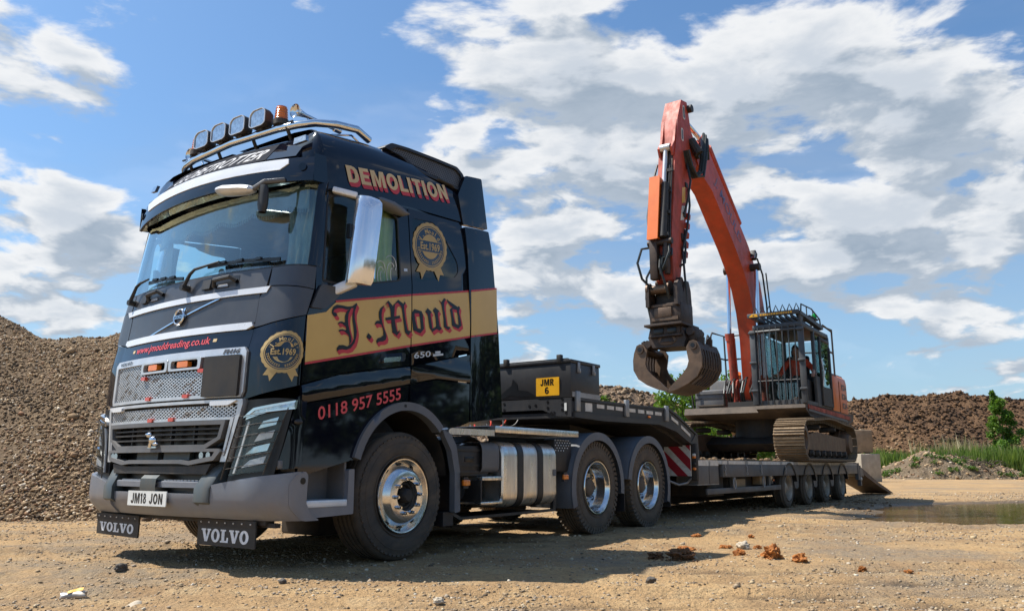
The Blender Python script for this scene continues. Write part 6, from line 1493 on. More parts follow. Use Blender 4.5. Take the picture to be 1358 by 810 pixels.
for sg in (1, -1):
    prof = [(-sg*x if sg > 0 else x, z) for x, z in LJ]
    prof = [(abs(x)*sg if True else x, z) for x, z in prof] if False else [((-x if sg > 0 else x), z) for x, z in LJ]
    prof = [(x+(.03 if sg > 0 else 0), z-(.01 if sg > 0 else 0)) for x, z in prof]
    jw = empty('jaw_pivot', (0, 0, 0), 0, grab)
    for y0, nm in ((4.36, 'jaw_plate'), (5.26, 'jaw_plate')):
        b = B(); b.prism(prof, y0, y0+.05, 'Y'); obj('jaw_plate', b, 'worn_steel', grab)
    b = B(); cxx = prof[0][0]*.45+prof[14][0]*.55; b.cyl((prof[16][0]+(.0), 4.34, 2.86), (prof[16][0], 5.32, 2.86), .055, .055, 16); b.cyl((prof[16][0], 4.335, 2.86), (prof[16][0], 4.365, 2.86), .075, .075, 16); obj('jaw_pin', b, 'rusty', grab)
    b = B(); b.cyl((prof[16][0], 4.332, 2.86), (prof[16][0], 4.336, 2.86), .040, .040, 14); obj('pin_hole', b, 'ink_black', grab)
    outer = prof[0:8]
    inn = lambda p, k: (p[0]*(1-k)+(.0)*k, p[1])
    # slatted shell: cross bands top, middle, bottom plus ribs
    def shell(i0, i1, y0, y1, mat='rusty'):
        b = B(); rows = []
        for (x, z) in outer[i0:i1]:
            dxn = -.035*sg; rows.append([Vector((x, y0, z)), Vector((x, y1, z)), Vector((x+dxn, y1, z+.012)), Vector((x+dxn, y0, z+.012))])
        b.grid(rows, True); b.add(rows[0], [(0, 1, 2, 3)]); b.add(rows[-1], [(0, 1, 2, 3)]); return b
    obj('shell_band', shell(0, 2, 4.41, 5.26), 'rusty', grab); obj('shell_band', shell(5, 8, 4.41, 5.26), 'rusty', grab)
    for k in range(7):
        y0 = 4.445+k*.118; obj('shell_slat', shell(1, 6, y0, y0+.055), 'rusty', grab)
    b = B(); x, z = outer[3]; b.bb(x-.03*sg-.02, x-.03*sg+.02, 4.41, 5.26, z-.02, z+.05); obj('shell_band', b, 'rusty', grab)
    b = B(); b.prism([(prof[16][0]-.05, 2.90), (prof[16][0]+.04*sg, 3.06), (prof[16][0]+.10*sg, 3.03), (prof[0][0]+.02*sg, 2.85)], 4.62, 4.68, 'Y'); b.prism([(prof[16][0]-.05, 2.90), (prof[16][0]+.04*sg, 3.06), (prof[16][0]+.10*sg, 3.03), (prof[0][0]+.02*sg, 2.85)], 4.98, 5.04, 'Y'); obj('jaw_lever', b, 'rusty', grab)
    bpy.data.objects.remove(jw)
# operator's cab
CX0, CX1, CY0, CY1 = .36, 1.34, 8.17, 10.30
b = B()
def post(x, y, z0=2.04, z1=3.70, w=.07): b.bb(x-w/2, x+w/2, y-w/2, y+w/2, z0, z1, .012)
for x in (CX0, CX1): post(x, CY0+.04, 2.04, 3.62, .08); post(x, CY1, 2.04, 3.70, .09)
post(CX1, 9.12, 2.04, 3.70, .07)
b.bb(CX0-.04, CX1+.04, CY0, CY1+.05, 3.66, 3.78, .04); b.bb(CX0-.03, CX1+.03, CY0, CY0+.08, 2.04, 2.14); b.bb(CX0-.03, CX1+.03, CY1, CY1+.05, 2.04, 2.9)
b.bb(CX1-.03, CX1+.03, 8.3, 9.1, 2.04, 2.12); b.bb(CX1-.03, CX1+.03, 9.15, CY1, 2.04, 2.7)
cabx = xp('operator_cab', b, 'guard_grey')
def cabgl(n, x0, x1, y0, y1, z0, z1):
    b = B(); b.bb(x0, x1, y0, y1, z0, z1); xp(n, b, 'clear_glass', cabx)
cabgl('front_glass', CX0+.05, CX1-.05, CY0+.035, CY0+.041, 2.14, 3.64); cabgl('side_glass', CX1-.003, CX1+.003, 9.17, CY1-.05, 2.72, 3.62); cabgl('side_glass', CX0-.003, CX0+.003, CY0+.1, CY1-.05, 2.35, 3.62); cabgl('rear_glass', CX0+.06, CX1-.06, CY1-.003, CY1+.003, 2.9, 3.62)
# door swung open against the rear of the cab side
b = B(); b.bb(CX1+.02, CX1+.07, 9.42, 10.28, 2.08, 2.16); b.bb(CX1+.02, CX1+.07, 9.42, 9.50, 2.08, 3.62, .015); b.bb(CX1+.02, CX1+.07, 10.22, 10.3, 2.08, 3.45, .015); b.bb(CX1+.02, CX1+.07, 9.42, 10.25, 3.52, 3.60, .015); b.bb(CX1+.03, CX1+.06, 9.48, 10.25, 2.12, 2.50)
dr = xp('cab_door', b, 'exc_dark')
b = B(); b.bb(CX1+.04, CX1+.046, 9.5, 10.23, 2.50, 3.54); xp('door_glass', b, 'clear_glass', dr)
b = B(); b.tube([(CX1+.09, 9.4, 2.5), (CX1+.12, 9.4, 2.8), (CX1+.09, 9.4, 3.1)], .015, 6); xp('door_handle', b, 'satin_silver', dr)
# seat, console, levers
b = B(); b.box((.85, 9.35, 2.52), (.52, .5, .14), None, .05); b.box((.85, 9.62, 2.88), (.50, .14, .70), Euler((R(-8), 0, 0)), .05); b.box((.85, 9.68, 3.30), (.3, .12, .2), None, .05); b.bb(.6, 1.1, 9.1, 9.6, 2.05, 2.45); xp('operator_seat', b, 'seat_cloth')
b = B(); b.bb(.45, .58, 8.75, 9.5, 2.1, 2.68, .03); b.cyl((.52, 8.85, 2.66), (.52, 8.8, 2.9), .015, .02, 8); xp('console', b, 'exc_dark')
b = B(); b.bb(1.12, 1.25, 8.85, 9.4, 2.1, 2.62, .03); b.cyl((1.18, 8.9, 2.6), (1.18, 8.85, 2.84), .015, .02, 8); xp('console', b, 'exc_dark')
b = B(); b.bb(.7, 1.0, 8.32, 8.45, 2.1, 2.5, .03); xp('foot_guard', b, 'exc_dark')
# front cage bars
for k, x in enumerate(np.linspace(CX0+.10, CX1-.10, 7)):
    b = B(); b.tube([(x, CY0-.03, 3.72), (x, CY0-.05, 3.0), (x, CY0-.06, 2.35), (x, CY0-.045, 2.14), (x, CY0+.0, 2.05)], .013, 6); xp('cage_bar', b, 'guard_grey', cabx)
b = B(); b.tube([(CX0+.05, CY0-.05, 2.55), (CX1-.05, CY0-.05, 2.55)], .011, 6); b.tube([(CX0+.04, CY0-.02, 3.62), (CX1-.04, CY0-.02, 3.62)], .03, 6); xp('cage_crossbar', b, 'guard_grey', cabx)
for x in (CX0-.02, CX1+.02):
    b = B(); b.bb(x-.06, x+.06, CY0-.06, CY0+.0, 2.05, 3.66, .012); xp('cage_post', b, 'guard_grey', cabx)
    for z in (2.35, 2.95, 3.60): 
        b = B(); b.box((x, CY0-.07, z), (.15, .05, .05), None, .01); xp('cage_hinge', b, 'guard_grey', cabx)
# roof guard
b = B(); b.bb(CX0-.10, CX1+.02, CY0-.08, CY0+.0, 3.93, 4.02, .01); vg = xp('roof_guard', b, 'guard_grey')
vgS = lambda x, z, d=0.0: Vector((x, CY0-.08-d, z))
b = B(); panel([(CX0-.06, 3.945), (CX0+.14, 3.945), (CX0+.11, 4.005), (CX0+.0, 4.005)], [[(CX0+.02, 3.958), (CX0+.07, 3.958), (CX0+.06, 3.985), (CX0+.03, 3.985)]], vgS, .5, .003, 0, b)
rg_ = random.Random(4); x = CX0+.18
while x < CX1-.12:                                   # faded orange line of print, too small to read
    w = rg_.uniform(.02, .05); panel([(x, 3.955), (x+w, 3.955), (x+w, 3.995), (x+.006, 3.995)], (), vgS, .5, .003, 0, b); x += w+.012
xp('faded_print', b, 'plate_yellow', vg)
b = B(); b.bar((CX1, CY0-.03, 3.96), (CX1, 9.9, 3.86), .10, .08); b.bar((CX0, CY0-.03, 3.96), (CX0, 9.9, 3.86), .08, .08); b.bar((CX0, 9.9, 3.86), (CX1, 9.9, 3.86), .08, .08); b.prism([(CY0, 3.97), (8.45, 3.95), (CY0+.03, 3.66)], CX1-.01, CX1+.03); xp('guard_frame', b, 'guard_grey', vg)
b = B()
for x in np.linspace(CX0+.08, CX1-.05, 8): b.bar((x, CY0, 3.93), (x, 9.9, 3.86), .025, .06)
xp('guard_bars', b, 'guard_grey', vg)
for x in np.linspace(CX0+.08, CX1-.03, 7):
    b = B(); b.tube([(x-.055, CY0-.02, 4.02), (x, CY0-.02, 4.16), (x+.055, CY0-.02, 4.02)], .014, 5); xp('guard_tooth', b, 'guard_grey', vg)
b = B(); b.bb(.5, 1.1, 8.8, 9.6, 3.79, 3.84, .02); xp('roof_hatch', b, 'exc_dark')
b = B()
b.tube([(CX1, 8.35, 4.02), (CX1, 8.4, 4.18), (CX1, 9.2, 4.20), (CX1, 9.85, 4.06), (CX1, 9.9, 3.88)], .016, 6); b.tube([(CX0, 8.9, 4.0), (CX0, 8.95, 4.18), (CX0, 9.8, 4.16), (CX0, 9.85, 3.9)], .016, 6); b.tube([(CX0, 9.8, 4.16), (CX1, 9.85, 4.06)], .016, 6)
for y in (8.8, 9.3): b.cyl((CX1, y, 3.95), (CX1, y, 4.19), .012, .012, 6)
b.bb(.6, 1.3, 9.2, 9.85, 4.03, 4.07); xp('roof_rail', b, 'exc_dark')
b = B(); b.lathe([(4.07, .05), (4.11, .055), (4.16, .052), (4.19, .03), (4.195, 0)], (1.25, 9.75, 0), 'Z', 14); pm('green_lens', (0.01, 0.45, 0.06), (0.008, 0.35, 0.05), 9, 0.2); xp('green_beacon', b, 'green_lens')
b = B(); b.cyl((1.25, 9.75, 3.9), (1.25, 9.75, 4.07), .02, .02, 8); xp('beacon_stem', b, 'exc_dark')
# handrails
for pts in ([(1.28, 11.1, 2.85), (1.28, 11.1, 4.0), (1.0, 11.1, 4.15), (.5, 11.1, 4.15)], [(1.28, 11.1, 3.45), (.5, 11.1, 3.5)], [(1.28, 11.1, 3.95), (1.28, 10.3, 4.0)], [(1.28, 11.1, 3.42), (1.28, 10.3, 3.46)]):
    b = B(); b.tube(pts, .022, 7); xp('handrail', b, 'exc_dark')
for pts in ([(-1.25, 9.8, 2.8), (-1.25, 9.8, 3.9), (-1.25, 9.9, 4.0), (-1.25, 10.7, 4.02), (-1.25, 10.75, 2.8)], [(-1.25, 9.8, 3.4), (-1.25, 10.75, 3.42), (-.4, 10.75, 3.42)], [(-1.25, 10.75, 4.02), (-.4, 10.75, 4.02), (-.4, 10.75, 2.8)], [(-1.25, 9.8, 3.8), (-1.25, 9.6, 3.9), (-1.25, 9.5, 3.75), (-1.25, 9.5, 3.4)], [(-1.33, 8.78, 2.0), (-1.36, 8.74, 2.4), (-1.33, 8.78, 2.75)]):
    b = B(); b.tube(pts, .022, 7); xp('handrail', b, 'exc_dark')

# ---------------------------------------------------------------- the operator, seated, one arm out of the door side
pm('hi_vis_orange', (0.80, 0.085, 0.03), (0.72, 0.07, 0.025), 8, 0.75)
pm('skin', (0.42, 0.22, 0.14), (0.38, 0.19, 0.12), 10, 0.5)
pm('hair', (0.02, 0.014, 0.010), (0.03, 0.02, 0.014), 20, 0.6)
pm('trousers', (0.025, 0.03, 0.04), (0.035, 0.04, 0.05), 10, 0.8)
pm('vest_band', (0.55, 0.55, 0.40), (0.45, 0.45, 0.3), 10, 0.4)
def skin_mesh(verts, edges, radii, sub=2, root=0):
    """surface grown round a skeleton: returns a finished mesh"""
    me = bpy.data.meshes.new('skel'); me.from_pydata([(v[0], v[1], v[2]-ZB) for v in verts], edges, [])
    o = bpy.data.objects.new('skel', me); C.objects.link(o)
    m = o.modifiers.new('Skin', 'SKIN'); m.use_smooth_shade = True
    for i, r in enumerate(radii): me.skin_vertices[0].data[i].radius = r if isinstance(r, tuple) else (r, r)
    me.skin_vertices[0].data[root].use_root = True
    s_ = o.modifiers.new('Sub', 'SUBSURF'); s_.levels = sub; s_.render_levels = sub
    dg = bpy.context.evaluated_depsgraph_get(); out = bpy.data.meshes.new_from_object(o.evaluated_get(dg)); bpy.data.objects.remove(o); return out
PX = .86
def hand(wr, el, curl, base):
    """wrist, palm and five unequal fingers closing on the lever; returns verts, edges, radii, chained from body vertex base"""
    wr, el = Vector(wr), Vector(el); d = (wr-el).normalized(); sdv = d.cross(Vector((0, 0, 1))).normalized(); dn = Vector((0, 0, -1))
    o = len(body_v); vs_ = [el+(wr-el)*.5, wr, wr+d*.045, wr+d*.085]; ed_ = [(base, o), (o, o+1), (o+1, o+2), (o+2, o+3)]; rd = [.042, .030, (.036, .018), (.040, .016)]
    for k, (of, L) in enumerate(((-.030, .060), (-.010, .072), (.010, .068), (.030, .052))):
        b0 = o+len(vs_); q = wr+d*.085+sdv*of; vs_ += [q+d*.012, q+d*(.012+L*.45)+dn*.012*curl, q+d*(.012+L*.75)+dn*.040*curl]; ed_ += [(o+3, b0), (b0, b0+1), (b0+1, b0+2)]; rd += [.010, .009, .008]
    b0 = o+len(vs_); vs_ += [wr+d*.035-sdv*.040, wr+d*.068-sdv*.058+dn*.012]; ed_ += [(o+2, b0), (b0, b0+1)]; rd += [.011, .009]
    body_v.extend(tuple(v) for v in vs_); body_e.extend(ed_); body_r.extend(rd)
body_v = [(PX, 9.42, 2.60), (PX, 9.44, 2.78), (PX+.01, 9.45, 2.95), (PX+.02, 9.44, 3.10), (PX+.02, 9.42, 3.20), (PX+.02, 9.39, 3.28),
          (PX+.20, 9.43, 3.08), (PX+.36, 9.33, 2.93), (PX+.45, 9.12, 2.82), (PX-.19, 9.43, 3.06), (PX-.30, 9.30, 2.84), (PX-.28, 9.08, 2.74),
          (PX+.11, 9.30, 2.60), (PX+.14, 8.92, 2.62), (PX+.13, 8.80, 2.20), (PX+.13, 8.66, 2.14), (PX-.11, 9.30, 2.60), (PX-.14, 8.92, 2.62), (PX-.13, 8.80, 2.20), (PX-.13, 8.66, 2.14)]
body_e = [(0, 1), (1, 2), (2, 3), (3, 4), (4, 5), (3, 6), (6, 7), (7, 8), (3, 9), (9, 10), (10, 11), (0, 12), (12, 13), (13, 14), (14, 15), (0, 16), (16, 17), (17, 18), (18, 19)]
body_r = [(.14, .11), (.145, .105), (.155, .105), (.145, .09), (.058, .058), (.056, .056), .058, .044, .040, .058, .044, .040, .08, .062, .045, .042, .08, .062, .045, .042]
hand((PX+.50, 8.90, 2.74), (PX+.45, 9.12, 2.82), 1.0, 8); hand((PX-.30, 8.86, 2.74), (PX-.28, 9.08, 2.74), 1.0, 11)
hd = B(); rows = []
for j in range(13):
    t = j/12; zz = 3.21+.235*t; w = .078*math.sin(min(1, (t*1.02+.16))*PI*.86+.12)**.6 if t < 1 else .01
    row = []
    for i in range(18):
        a = 2*PI*i/18; fx = w*.86*math.cos(a); fy = w*1.08*math.sin(a)
        if math.sin(a) < -.5:
            k = max(0, 1-abs(math.cos(a))*2.2); fy -= k*(.022*math.exp(-((t-.42)/.09)**2)+.006*math.exp(-((t-.22)/.06)**2)-.008*math.exp(-((t-.55)/.05)**2))
        row.append(Vector((PX+.02+fx, 9.36+fy-.01*(1-t), zz)))
    rows.append(row)
hd.grid(rows, True); hd.add(rows[-1], [tuple(range(18))]); hd.add(rows[0], [tuple(range(18))])
for sg in (-1, 1): hd.ball((PX+.02+sg*.068, 9.375, 3.325), .026, 8, 6, (.4, .7, 1.1))
hd.v = [(v[0], v[1], v[2]-ZB) for v in hd.v]
bm = bmesh.new(); bm.from_mesh(skin_mesh(body_v, body_e, body_r)); bm.from_mesh(mesh('head', hd, None, ang=80))
me = bpy.data.meshes.new('person'); bm.to_mesh(me); bm.free(); me.polygons.foreach_set('use_smooth', [True]*len(me.polygons)); me.materials.append(MATS['skin'])
op = bpy.data.objects.new('person', me); C.objects.link(op); op.location = trailer.location; op.location.z = ZB; op.rotation_euler = (0, 0, -YAW_L)
tag(op, 'person in orange work shirt seated at the controls inside the caged cab', 'person')
def cloth(name, idx, edges, radii, mat):
    me = skin_mesh([body_v[i] for i in idx], edges, radii); me.materials.clear(); me.materials.append(MATS[mat]); o = bpy.data.objects.new(name, me); C.objects.link(o); o.parent = op; return o
cloth('shirt', list(range(4))+[6, 7, 8, 9, 10, 11], [(0, 1), (1, 2), (2, 3), (3, 4), (4, 5), (5, 6), (3, 7), (7, 8), (8, 9)], [(.175, .135), (.17, .13), (.185, .13), (.165, .105), .078, .060, .052, .078, .060, .052], 'hi_vis_orange')
cloth('trousers', [0, 12, 13, 14, 16, 17, 18], [(0, 1), (1, 2), (2, 3), (0, 4), (4, 5), (5, 6)], [.15, .10, .08, .062, .10, .08, .062], 'trousers')
for sg in (-1, 1):
    b = B(); b.ball((PX+.02+sg*.028, 9.296, 3.34-ZB), .009, 8, 6); obj('eye', b, 'ink_black', op)
hr = B(); rows = []
for j in range(7):
    t = j/6; zz = 3.345+.118*t; w = .088*math.cos(t*PI/2)**.55+.002
    rows.append([Vector((PX+.02+w*.88*math.cos(a), 9.372+w*1.06*math.sin(a)*(1 if math.sin(a) > 0 else .80+.2*t), zz+(.03 if math.sin(a) < -.3 and j < 2 else 0))) for a in np.linspace(0, 2*PI, 19)[:-1]])
hr.grid(rows, True); hr.v = [(v[0], v[1], v[2]-ZB) for v in hr.v]; obj('hair', hr, 'hair', op, ang=80)
# ================================================================== the yard
def at(px, py, depth):
    """world point on the line of sight of a picture point at a given distance along the view"""
    d = px_dir(px, py); k = depth/d.y; return Vector((d.x*k, depth, .762+d.z*k))
_rng = np.random.default_rng(11)
_perm = _rng.random((256, 256))
def vnoise(x, y):
    xi = np.floor(x).astype(int); yi = np.floor(y).astype(int); fx = x-xi; fy = y-yi
    fx = fx*fx*(3-2*fx); fy = fy*fy*(3-2*fy)
    g = lambda a, b: _perm[a & 255, b & 255]
    return (g(xi, yi)*(1-fx)+g(xi+1, yi)*fx)*(1-fy)+(g(xi, yi+1)*(1-fx)+g(xi+1, yi+1)*fx)*fy
def fbm(x, y, s, o=4, rough=.5):
    t = 0; a = 1; n = 0
    for k in range(o): t = t+a*(vnoise(x*s*2**k+17.3*k, y*s*2**k+9.1*k)-.5); n += a; a *= rough
    return t/n
def height_mesh(name, X, Y, Z, mat, keep=None, smooth=True):
    ny, nx = X.shape; co = np.stack([X, Y, Z], -1).reshape(-1, 3).astype(np.float32)
    idx = np.arange(nx*ny).reshape(ny, nx); f = np.stack([idx[:-1, :-1], idx[:-1, 1:], idx[1:, 1:], idx[1:, :-1]], -1).reshape(-1, 4)
    if keep is not None:
        kk = keep.reshape(-1); f = f[kk[f].any(1)]
    me = bpy.data.meshes.new(name); me.vertices.add(len(co)); me.vertices.foreach_set('co', co.ravel())
    me.loops.add(f.size); me.loops.foreach_set('vertex_index', f.ravel().astype(np.int32)); me.polygons.add(len(f))
    me.polygons.foreach_set('loop_start', np.arange(0, f.size, 4, dtype=np.int32)); me.update(calc_edges=True)
    if smooth: me.polygons.foreach_set('use_smooth', np.ones(len(f), bool))
    me.materials.append(MATS[mat]); me.validate(); return me
def soup_mesh(name, V, F, mat, attr=None):
    """V (n,k,3) vertex blocks sharing the face table F (m,3 or 4)"""
    n, k = V.shape[:2]; w = F.shape[1]; fs = (F[None]+(np.arange(n)*k)[:, None, None]).reshape(-1, w).astype(np.int32)
    me = bpy.data.meshes.new(name); me.vertices.add(n*k); me.vertices.foreach_set('co', V.astype(np.float32).ravel())
    me.loops.add(fs.size); me.loops.foreach_set('vertex_index', fs.ravel()); me.polygons.add(len(fs))
    me.polygons.foreach_set('loop_start', np.arange(0, fs.size, w, dtype=np.int32)); me.update(calc_edges=True)
    if attr is not None:
        a = me.attributes.new('tint', 'FLOAT', 'POINT'); a.data.foreach_set('value', np.repeat(attr, k).astype(np.float32))
    me.materials.append(MATS[mat]); return me
ICO_V = []; g_ = (1+5**.5)/2
for a_, b_ in ((1, g_), (-1, g_), (1, -g_), (-1, -g_)): ICO_V += [(0, a_, b_), (a_, b_, 0), (b_, 0, a_)]
ICO_V = np.array(ICO_V)/np.linalg.norm((1, g_))
def _hull(P_):
    bm = bmesh.new(); [bm.verts.new(p) for p in P_]; r = bmesh.ops.convex_hull(bm, input=bm.verts[:]); bm.verts.index_update()
    f = np.array([[v.index for v in q.verts] for q in bm.faces]); bm.free(); return f
ICO_F = _hull(ICO_V)
OCT_V = np.array([(1, 0, 0), (-1, 0, 0), (0, 1, 0), (0, -1, 0), (0, 0, 1), (0, 0, -1)], float); OCT_F = _hull(OCT_V)
def rot_mats(n, rng):
    q = rng.normal(size=(n, 4)); q /= np.linalg.norm(q, axis=1)[:, None]; w, x, y, z = q.T
    return np.stack([1-2*(y*y+z*z), 2*(x*y-z*w), 2*(x*z+y*w), 2*(x*y+z*w), 1-2*(x*x+z*z), 2*(y*z-x*w), 2*(x*z-y*w), 2*(y*z+x*w), 1-2*(x*x+y*y)], 1).reshape(n, 3, 3)
def stones(pos, size, rng, flat=.7, jit=.22, base=ICO_V):
    n = len(pos); V = base[None]*(1+rng.uniform(-jit, jit, (n, len(base), 1))); V = V*rng.uniform(.6, 1.15, (n, 1, 3)); V = np.einsum('nij,nkj->nki', rot_mats(n, rng), V)
    V[:, :, 2] *= flat; return V*size[:, None, None]*.5+pos[:, None, :]
def ramp_mat(name, cols, rough=.85, bump=0.0, bscale=60, fine=None, spec=.3, patch=0.0):
    """material coloured per piece by the tint attribute, with a little noise"""
    m = bpy.data.materials.new(name); m.use_nodes = True; nt = m.node_tree; b = nt.nodes['Principled BSDF']
    at_ = nt.nodes.new('ShaderNodeAttribute'); at_.attribute_name = 'tint'
    r = nt.nodes.new('ShaderNodeValToRGB'); el = r.color_ramp.elements
    for i, c in enumerate(cols):
        e = el[i] if i < 2 else el.new(1.0)
        e.position = i/(len(cols)-1); e.color = c+(1,)
    nt.links.new(at_.outputs['Fac'], r.inputs[0])
    co = nt.nodes.new('ShaderNodeTexCoord').outputs['Object']
    col = mixc(nt, .5, r.outputs[0], mixc(nt, noise(nt, co, bscale, 3), (.55, .55, .55), (1.35, 1.35, 1.35)), 'MULTIPLY')
    nt.links.new(col, b.inputs['Base Color']); b.inputs['Roughness'].default_value = rough; b.inputs['Specular IOR Level'].default_value = spec
    if bump:
        bn = nt.nodes.new('ShaderNodeBump'); bn.inputs['Distance'].default_value = bump; nt.links.new(noise(nt, co, bscale*2, 4), bn.inputs['Height']); nt.links.new(bn.outputs[0], b.inputs['Normal'])
    MATS[name] = m; return m
def earth_mat(name, stops, s1, s2, rough=.92, bump=.02, bs=9.0, wetz=None, fine=.01, fs=90):
    m = bpy.data.materials.new(name); m.use_nodes = True; nt = m.node_tree; b = nt.nodes['Principled BSDF']
    co = nt.nodes.new('ShaderNodeTexCoord').outputs['Object']
    n1_ = noise(nt, co, s1, 6, .6); n2_ = noise(nt, co, s2, 5, .65); n3_ = noise(nt, co, fs, 4, .7)
    c = mixc(nt, sstep(nt, n1_, .35, .65), stops[0], stops[1]); c = mixc(nt, sstep(nt, n2_, .45, .75, 0, .75), c, stops[2])
    c = mixc(nt, sstep(nt, n3_, .42, .72, 0, .55), c, stops[3] if len(stops) > 3 else stops[1])
    if wetz is not None:
        c = mixc(nt, mth(nt, 'MULTIPLY', sstep(nt, noise(nt, co, .42, 5, .62), .48, .62), sstep(nt, noise(nt, co, 11.0, 4, .7), .35, .6, .35, .95)), c, (.25, .195, .135))
    if wetz is not None:
        sp = nt.nodes.new('ShaderNodeSeparateXYZ'); nt.links.new(co, sp.inputs[0]); w = sstep(nt, mth(nt, 'ADD', sp.outputs[2], mth(nt, 'MULTIPLY', mth(nt, 'SUBTRACT', n2_, .5), .05)), wetz[1], wetz[0])
        c = mixc(nt, mth(nt, 'MULTIPLY', w, .8), c, (.055, .038, .02)); rr = mth(nt, 'SUBTRACT', rough, mth(nt, 'MULTIPLY', w, .45)); nt.links.new(rr, b.inputs['Roughness'])
    else: b.inputs['Roughness'].default_value = rough
    nt.links.new(c, b.inputs['Base Color']); b.inputs['Specular IOR Level'].default_value = .25
    h = mth(nt, 'ADD', mth(nt, 'MULTIPLY', noise(nt, co, bs, 6, .65), bump), mth(nt, 'MULTIPLY', n3_, fine))
    bn = nt.nodes.new('ShaderNodeBump'); bn.inputs['Distance'].default_value = 1.0; bn.inputs['Strength'].default_value = 1.0; nt.links.new(h, bn.inputs['Height']); nt.links.new(bn.outputs[0], b.inputs['Normal'])
    MATS[name] = m; return m
earth_mat('yard_earth', [(.485, .312, .148), (.34, .215, .108), (.54, .39, .21), (.19, .13, .075)], .7, 3.4, bump=.07, bs=6, wetz=(-.05, -.005), fine=.034, fs=34)
earth_mat('gravel_base', [(.22, .15, .085), (.15, .10, .058), (.29, .21, .13), (.07, .048, .032)], .8, 6, bump=.08, bs=9, fine=.045, fs=26)
earth_mat('spoil_brown', [(.155, .085, .042), (.10, .056, .030), (.21, .125, .065), (.065, .038, .022)], .12, .7, bump=.35, bs=1.6, fine=.10, fs=7)
earth_mat('spoil_grey', [(.23, .155, .10), (.17, .115, .075), (.29, .21, .14), (.10, .07, .045)], .2, 1.0, bump=.25, bs=2.5, fine=.08, fs=9)
earth_mat('rubble_earth', [(.24, .18, .115), (.16, .115, .072), (.31, .245, .17), (.085, .065, .042)], .4, 2.0, bump=.3, bs=3, fine=.10, fs=9)
ramp_mat('gravel_stone', [(.06, .042, .027), (.16, .105, .058), (.29, .19, .10), (.42, .305, .18), (.26, .135, .07), (.38, .32, .25), (.66, .56, .42)], bump=.004, bscale=40)
ramp_mat('yard_stone', [(.12, .09, .06), (.27, .195, .12), (.37, .27, .16), (.30, .25, .20), (.48, .37, .22), (.58, .52, .42)], bump=.002, bscale=80)
ramp_mat('spoil_clod', [(.040, .023, .013), (.085, .046, .023), (.15, .082, .038), (.21, .125, .06), (.28, .19, .11)], bump=.04, bscale=6)

ramp_mat('bank_clod', [(.09, .06, .038), (.17, .115, .07), (.24, .165, .10), (.30, .22, .145), (.36, .28, .20)], bump=.03, bscale=8)
# pond basin: a shallow irregular hollow right of the trailer's tail
POND = [(5.4, 12.6), (5.9, 11.9), (6.8, 11.5), (8.2, 11.6), (11.0, 11.2), (15, 12.0), (19, 14), (19, 19), (15, 20), (11.8, 19.0), (9.6, 18.5), (7.9, 17.4), (7.1, 16.0), (6.2, 13.6)]
def pond_depth(X, Y):
    P_ = np.array(POND); d = np.full(X.shape, 1e9); ins = np.zeros(X.shape, bool); n = len(P_)
    for i in range(n):
        a, b_ = P_[i-1], P_[i]; ab = b_-a; t = np.clip(((X-a[0])*ab[0]+(Y-a[1])*ab[1])/(ab@ab), 0, 1)
        d = np.minimum(d, np.hypot(X-a[0]-t*ab[0], Y-a[1]-t*ab[1]))
        c = ((a[1] > Y) != (b_[1] > Y)) & (X < (b_[0]-a[0])*(Y-a[1])/(b_[1]-a[1]+1e-12)+a[0]); ins ^= c
    s = np.where(ins, d, -d)
    return s
def ground_z(X, Y):
    near = np.clip(1-(Y-14)/40, .25, 1)
    z = .030*fbm(X, Y, .35, 3)+.038*fbm(X, Y, 1.6, 4, .55)*near+.030*fbm(X+31, Y, 7.0, 3, .6)*np.clip(1-(Y-4)/16, 0, 1)
    # wheel ruts running across the foreground
    for y0, sl, a in ((4.75, .03, .034), (5.05, .03, .026), (5.75, -.02, .022), (6.1, .10, .02), (8.6, .32, .03), (9.1, .32, .03), (10.4, .22, .03)):
        dd = Y-y0-sl*X-.25*fbm(X, Y*0, .25, 2); amp = (.35+1.1*vnoise(X*.7+3, Y*.0+y0))
        z = z+a*amp*(-np.exp(-(dd/.12)**2)+.55*np.exp(-((np.abs(dd)-.23)/.07)**2))
    s = pond_depth(X, Y)+.9*fbm(X, Y, .55, 4, .6)
    z = z-.13*np.clip((s+.75)/1.5, 0, 1)
    # keep the ground level where the wheels stand
    return z
def graded(lo, hi, c0, c1, fine, growth=1.10):
    a = list(np.arange(c0, c1, fine)); st = fine; x = a[-1]
    while x < hi: st *= growth; x += st; a.append(x)
    st = fine; x = a[0]; pre = []
    while x > lo: st *= growth; x -= st; pre.append(x)
    return np.array(pre[::-1]+a)
gx = graded(-600, 600, -7.5, 9.5, .045); gy = graded(-200, 1200, 3.2, 13.0, .045, 1.05)
X, Y = np.meshgrid(gx, gy); Z = ground_z(X, Y)
for wx, wy in [tuple(truck.matrix_world.translation)[:2]]: pass
def loc2w(root_loc, yaw, v, u): return (root_loc[0]+v*math.cos(yaw)+u*math.sin(yaw), root_loc[1]-v*math.sin(yaw)+u*math.cos(yaw))
for u in (1.38, U2, U3):
    for v in (1.06, -1.06):
        wx, wy = loc2w(TR0, YAW_T, v, u); k = np.exp(-((X-wx)**2+(Y-wy)**2)/.35**2); Z = Z*(1-k)-.004*k
g = bpy.data.objects.new('ground', height_mesh('ground', X, Y, Z, 'yard_earth')); C.objects.link(g); tag(g, kind='structure')
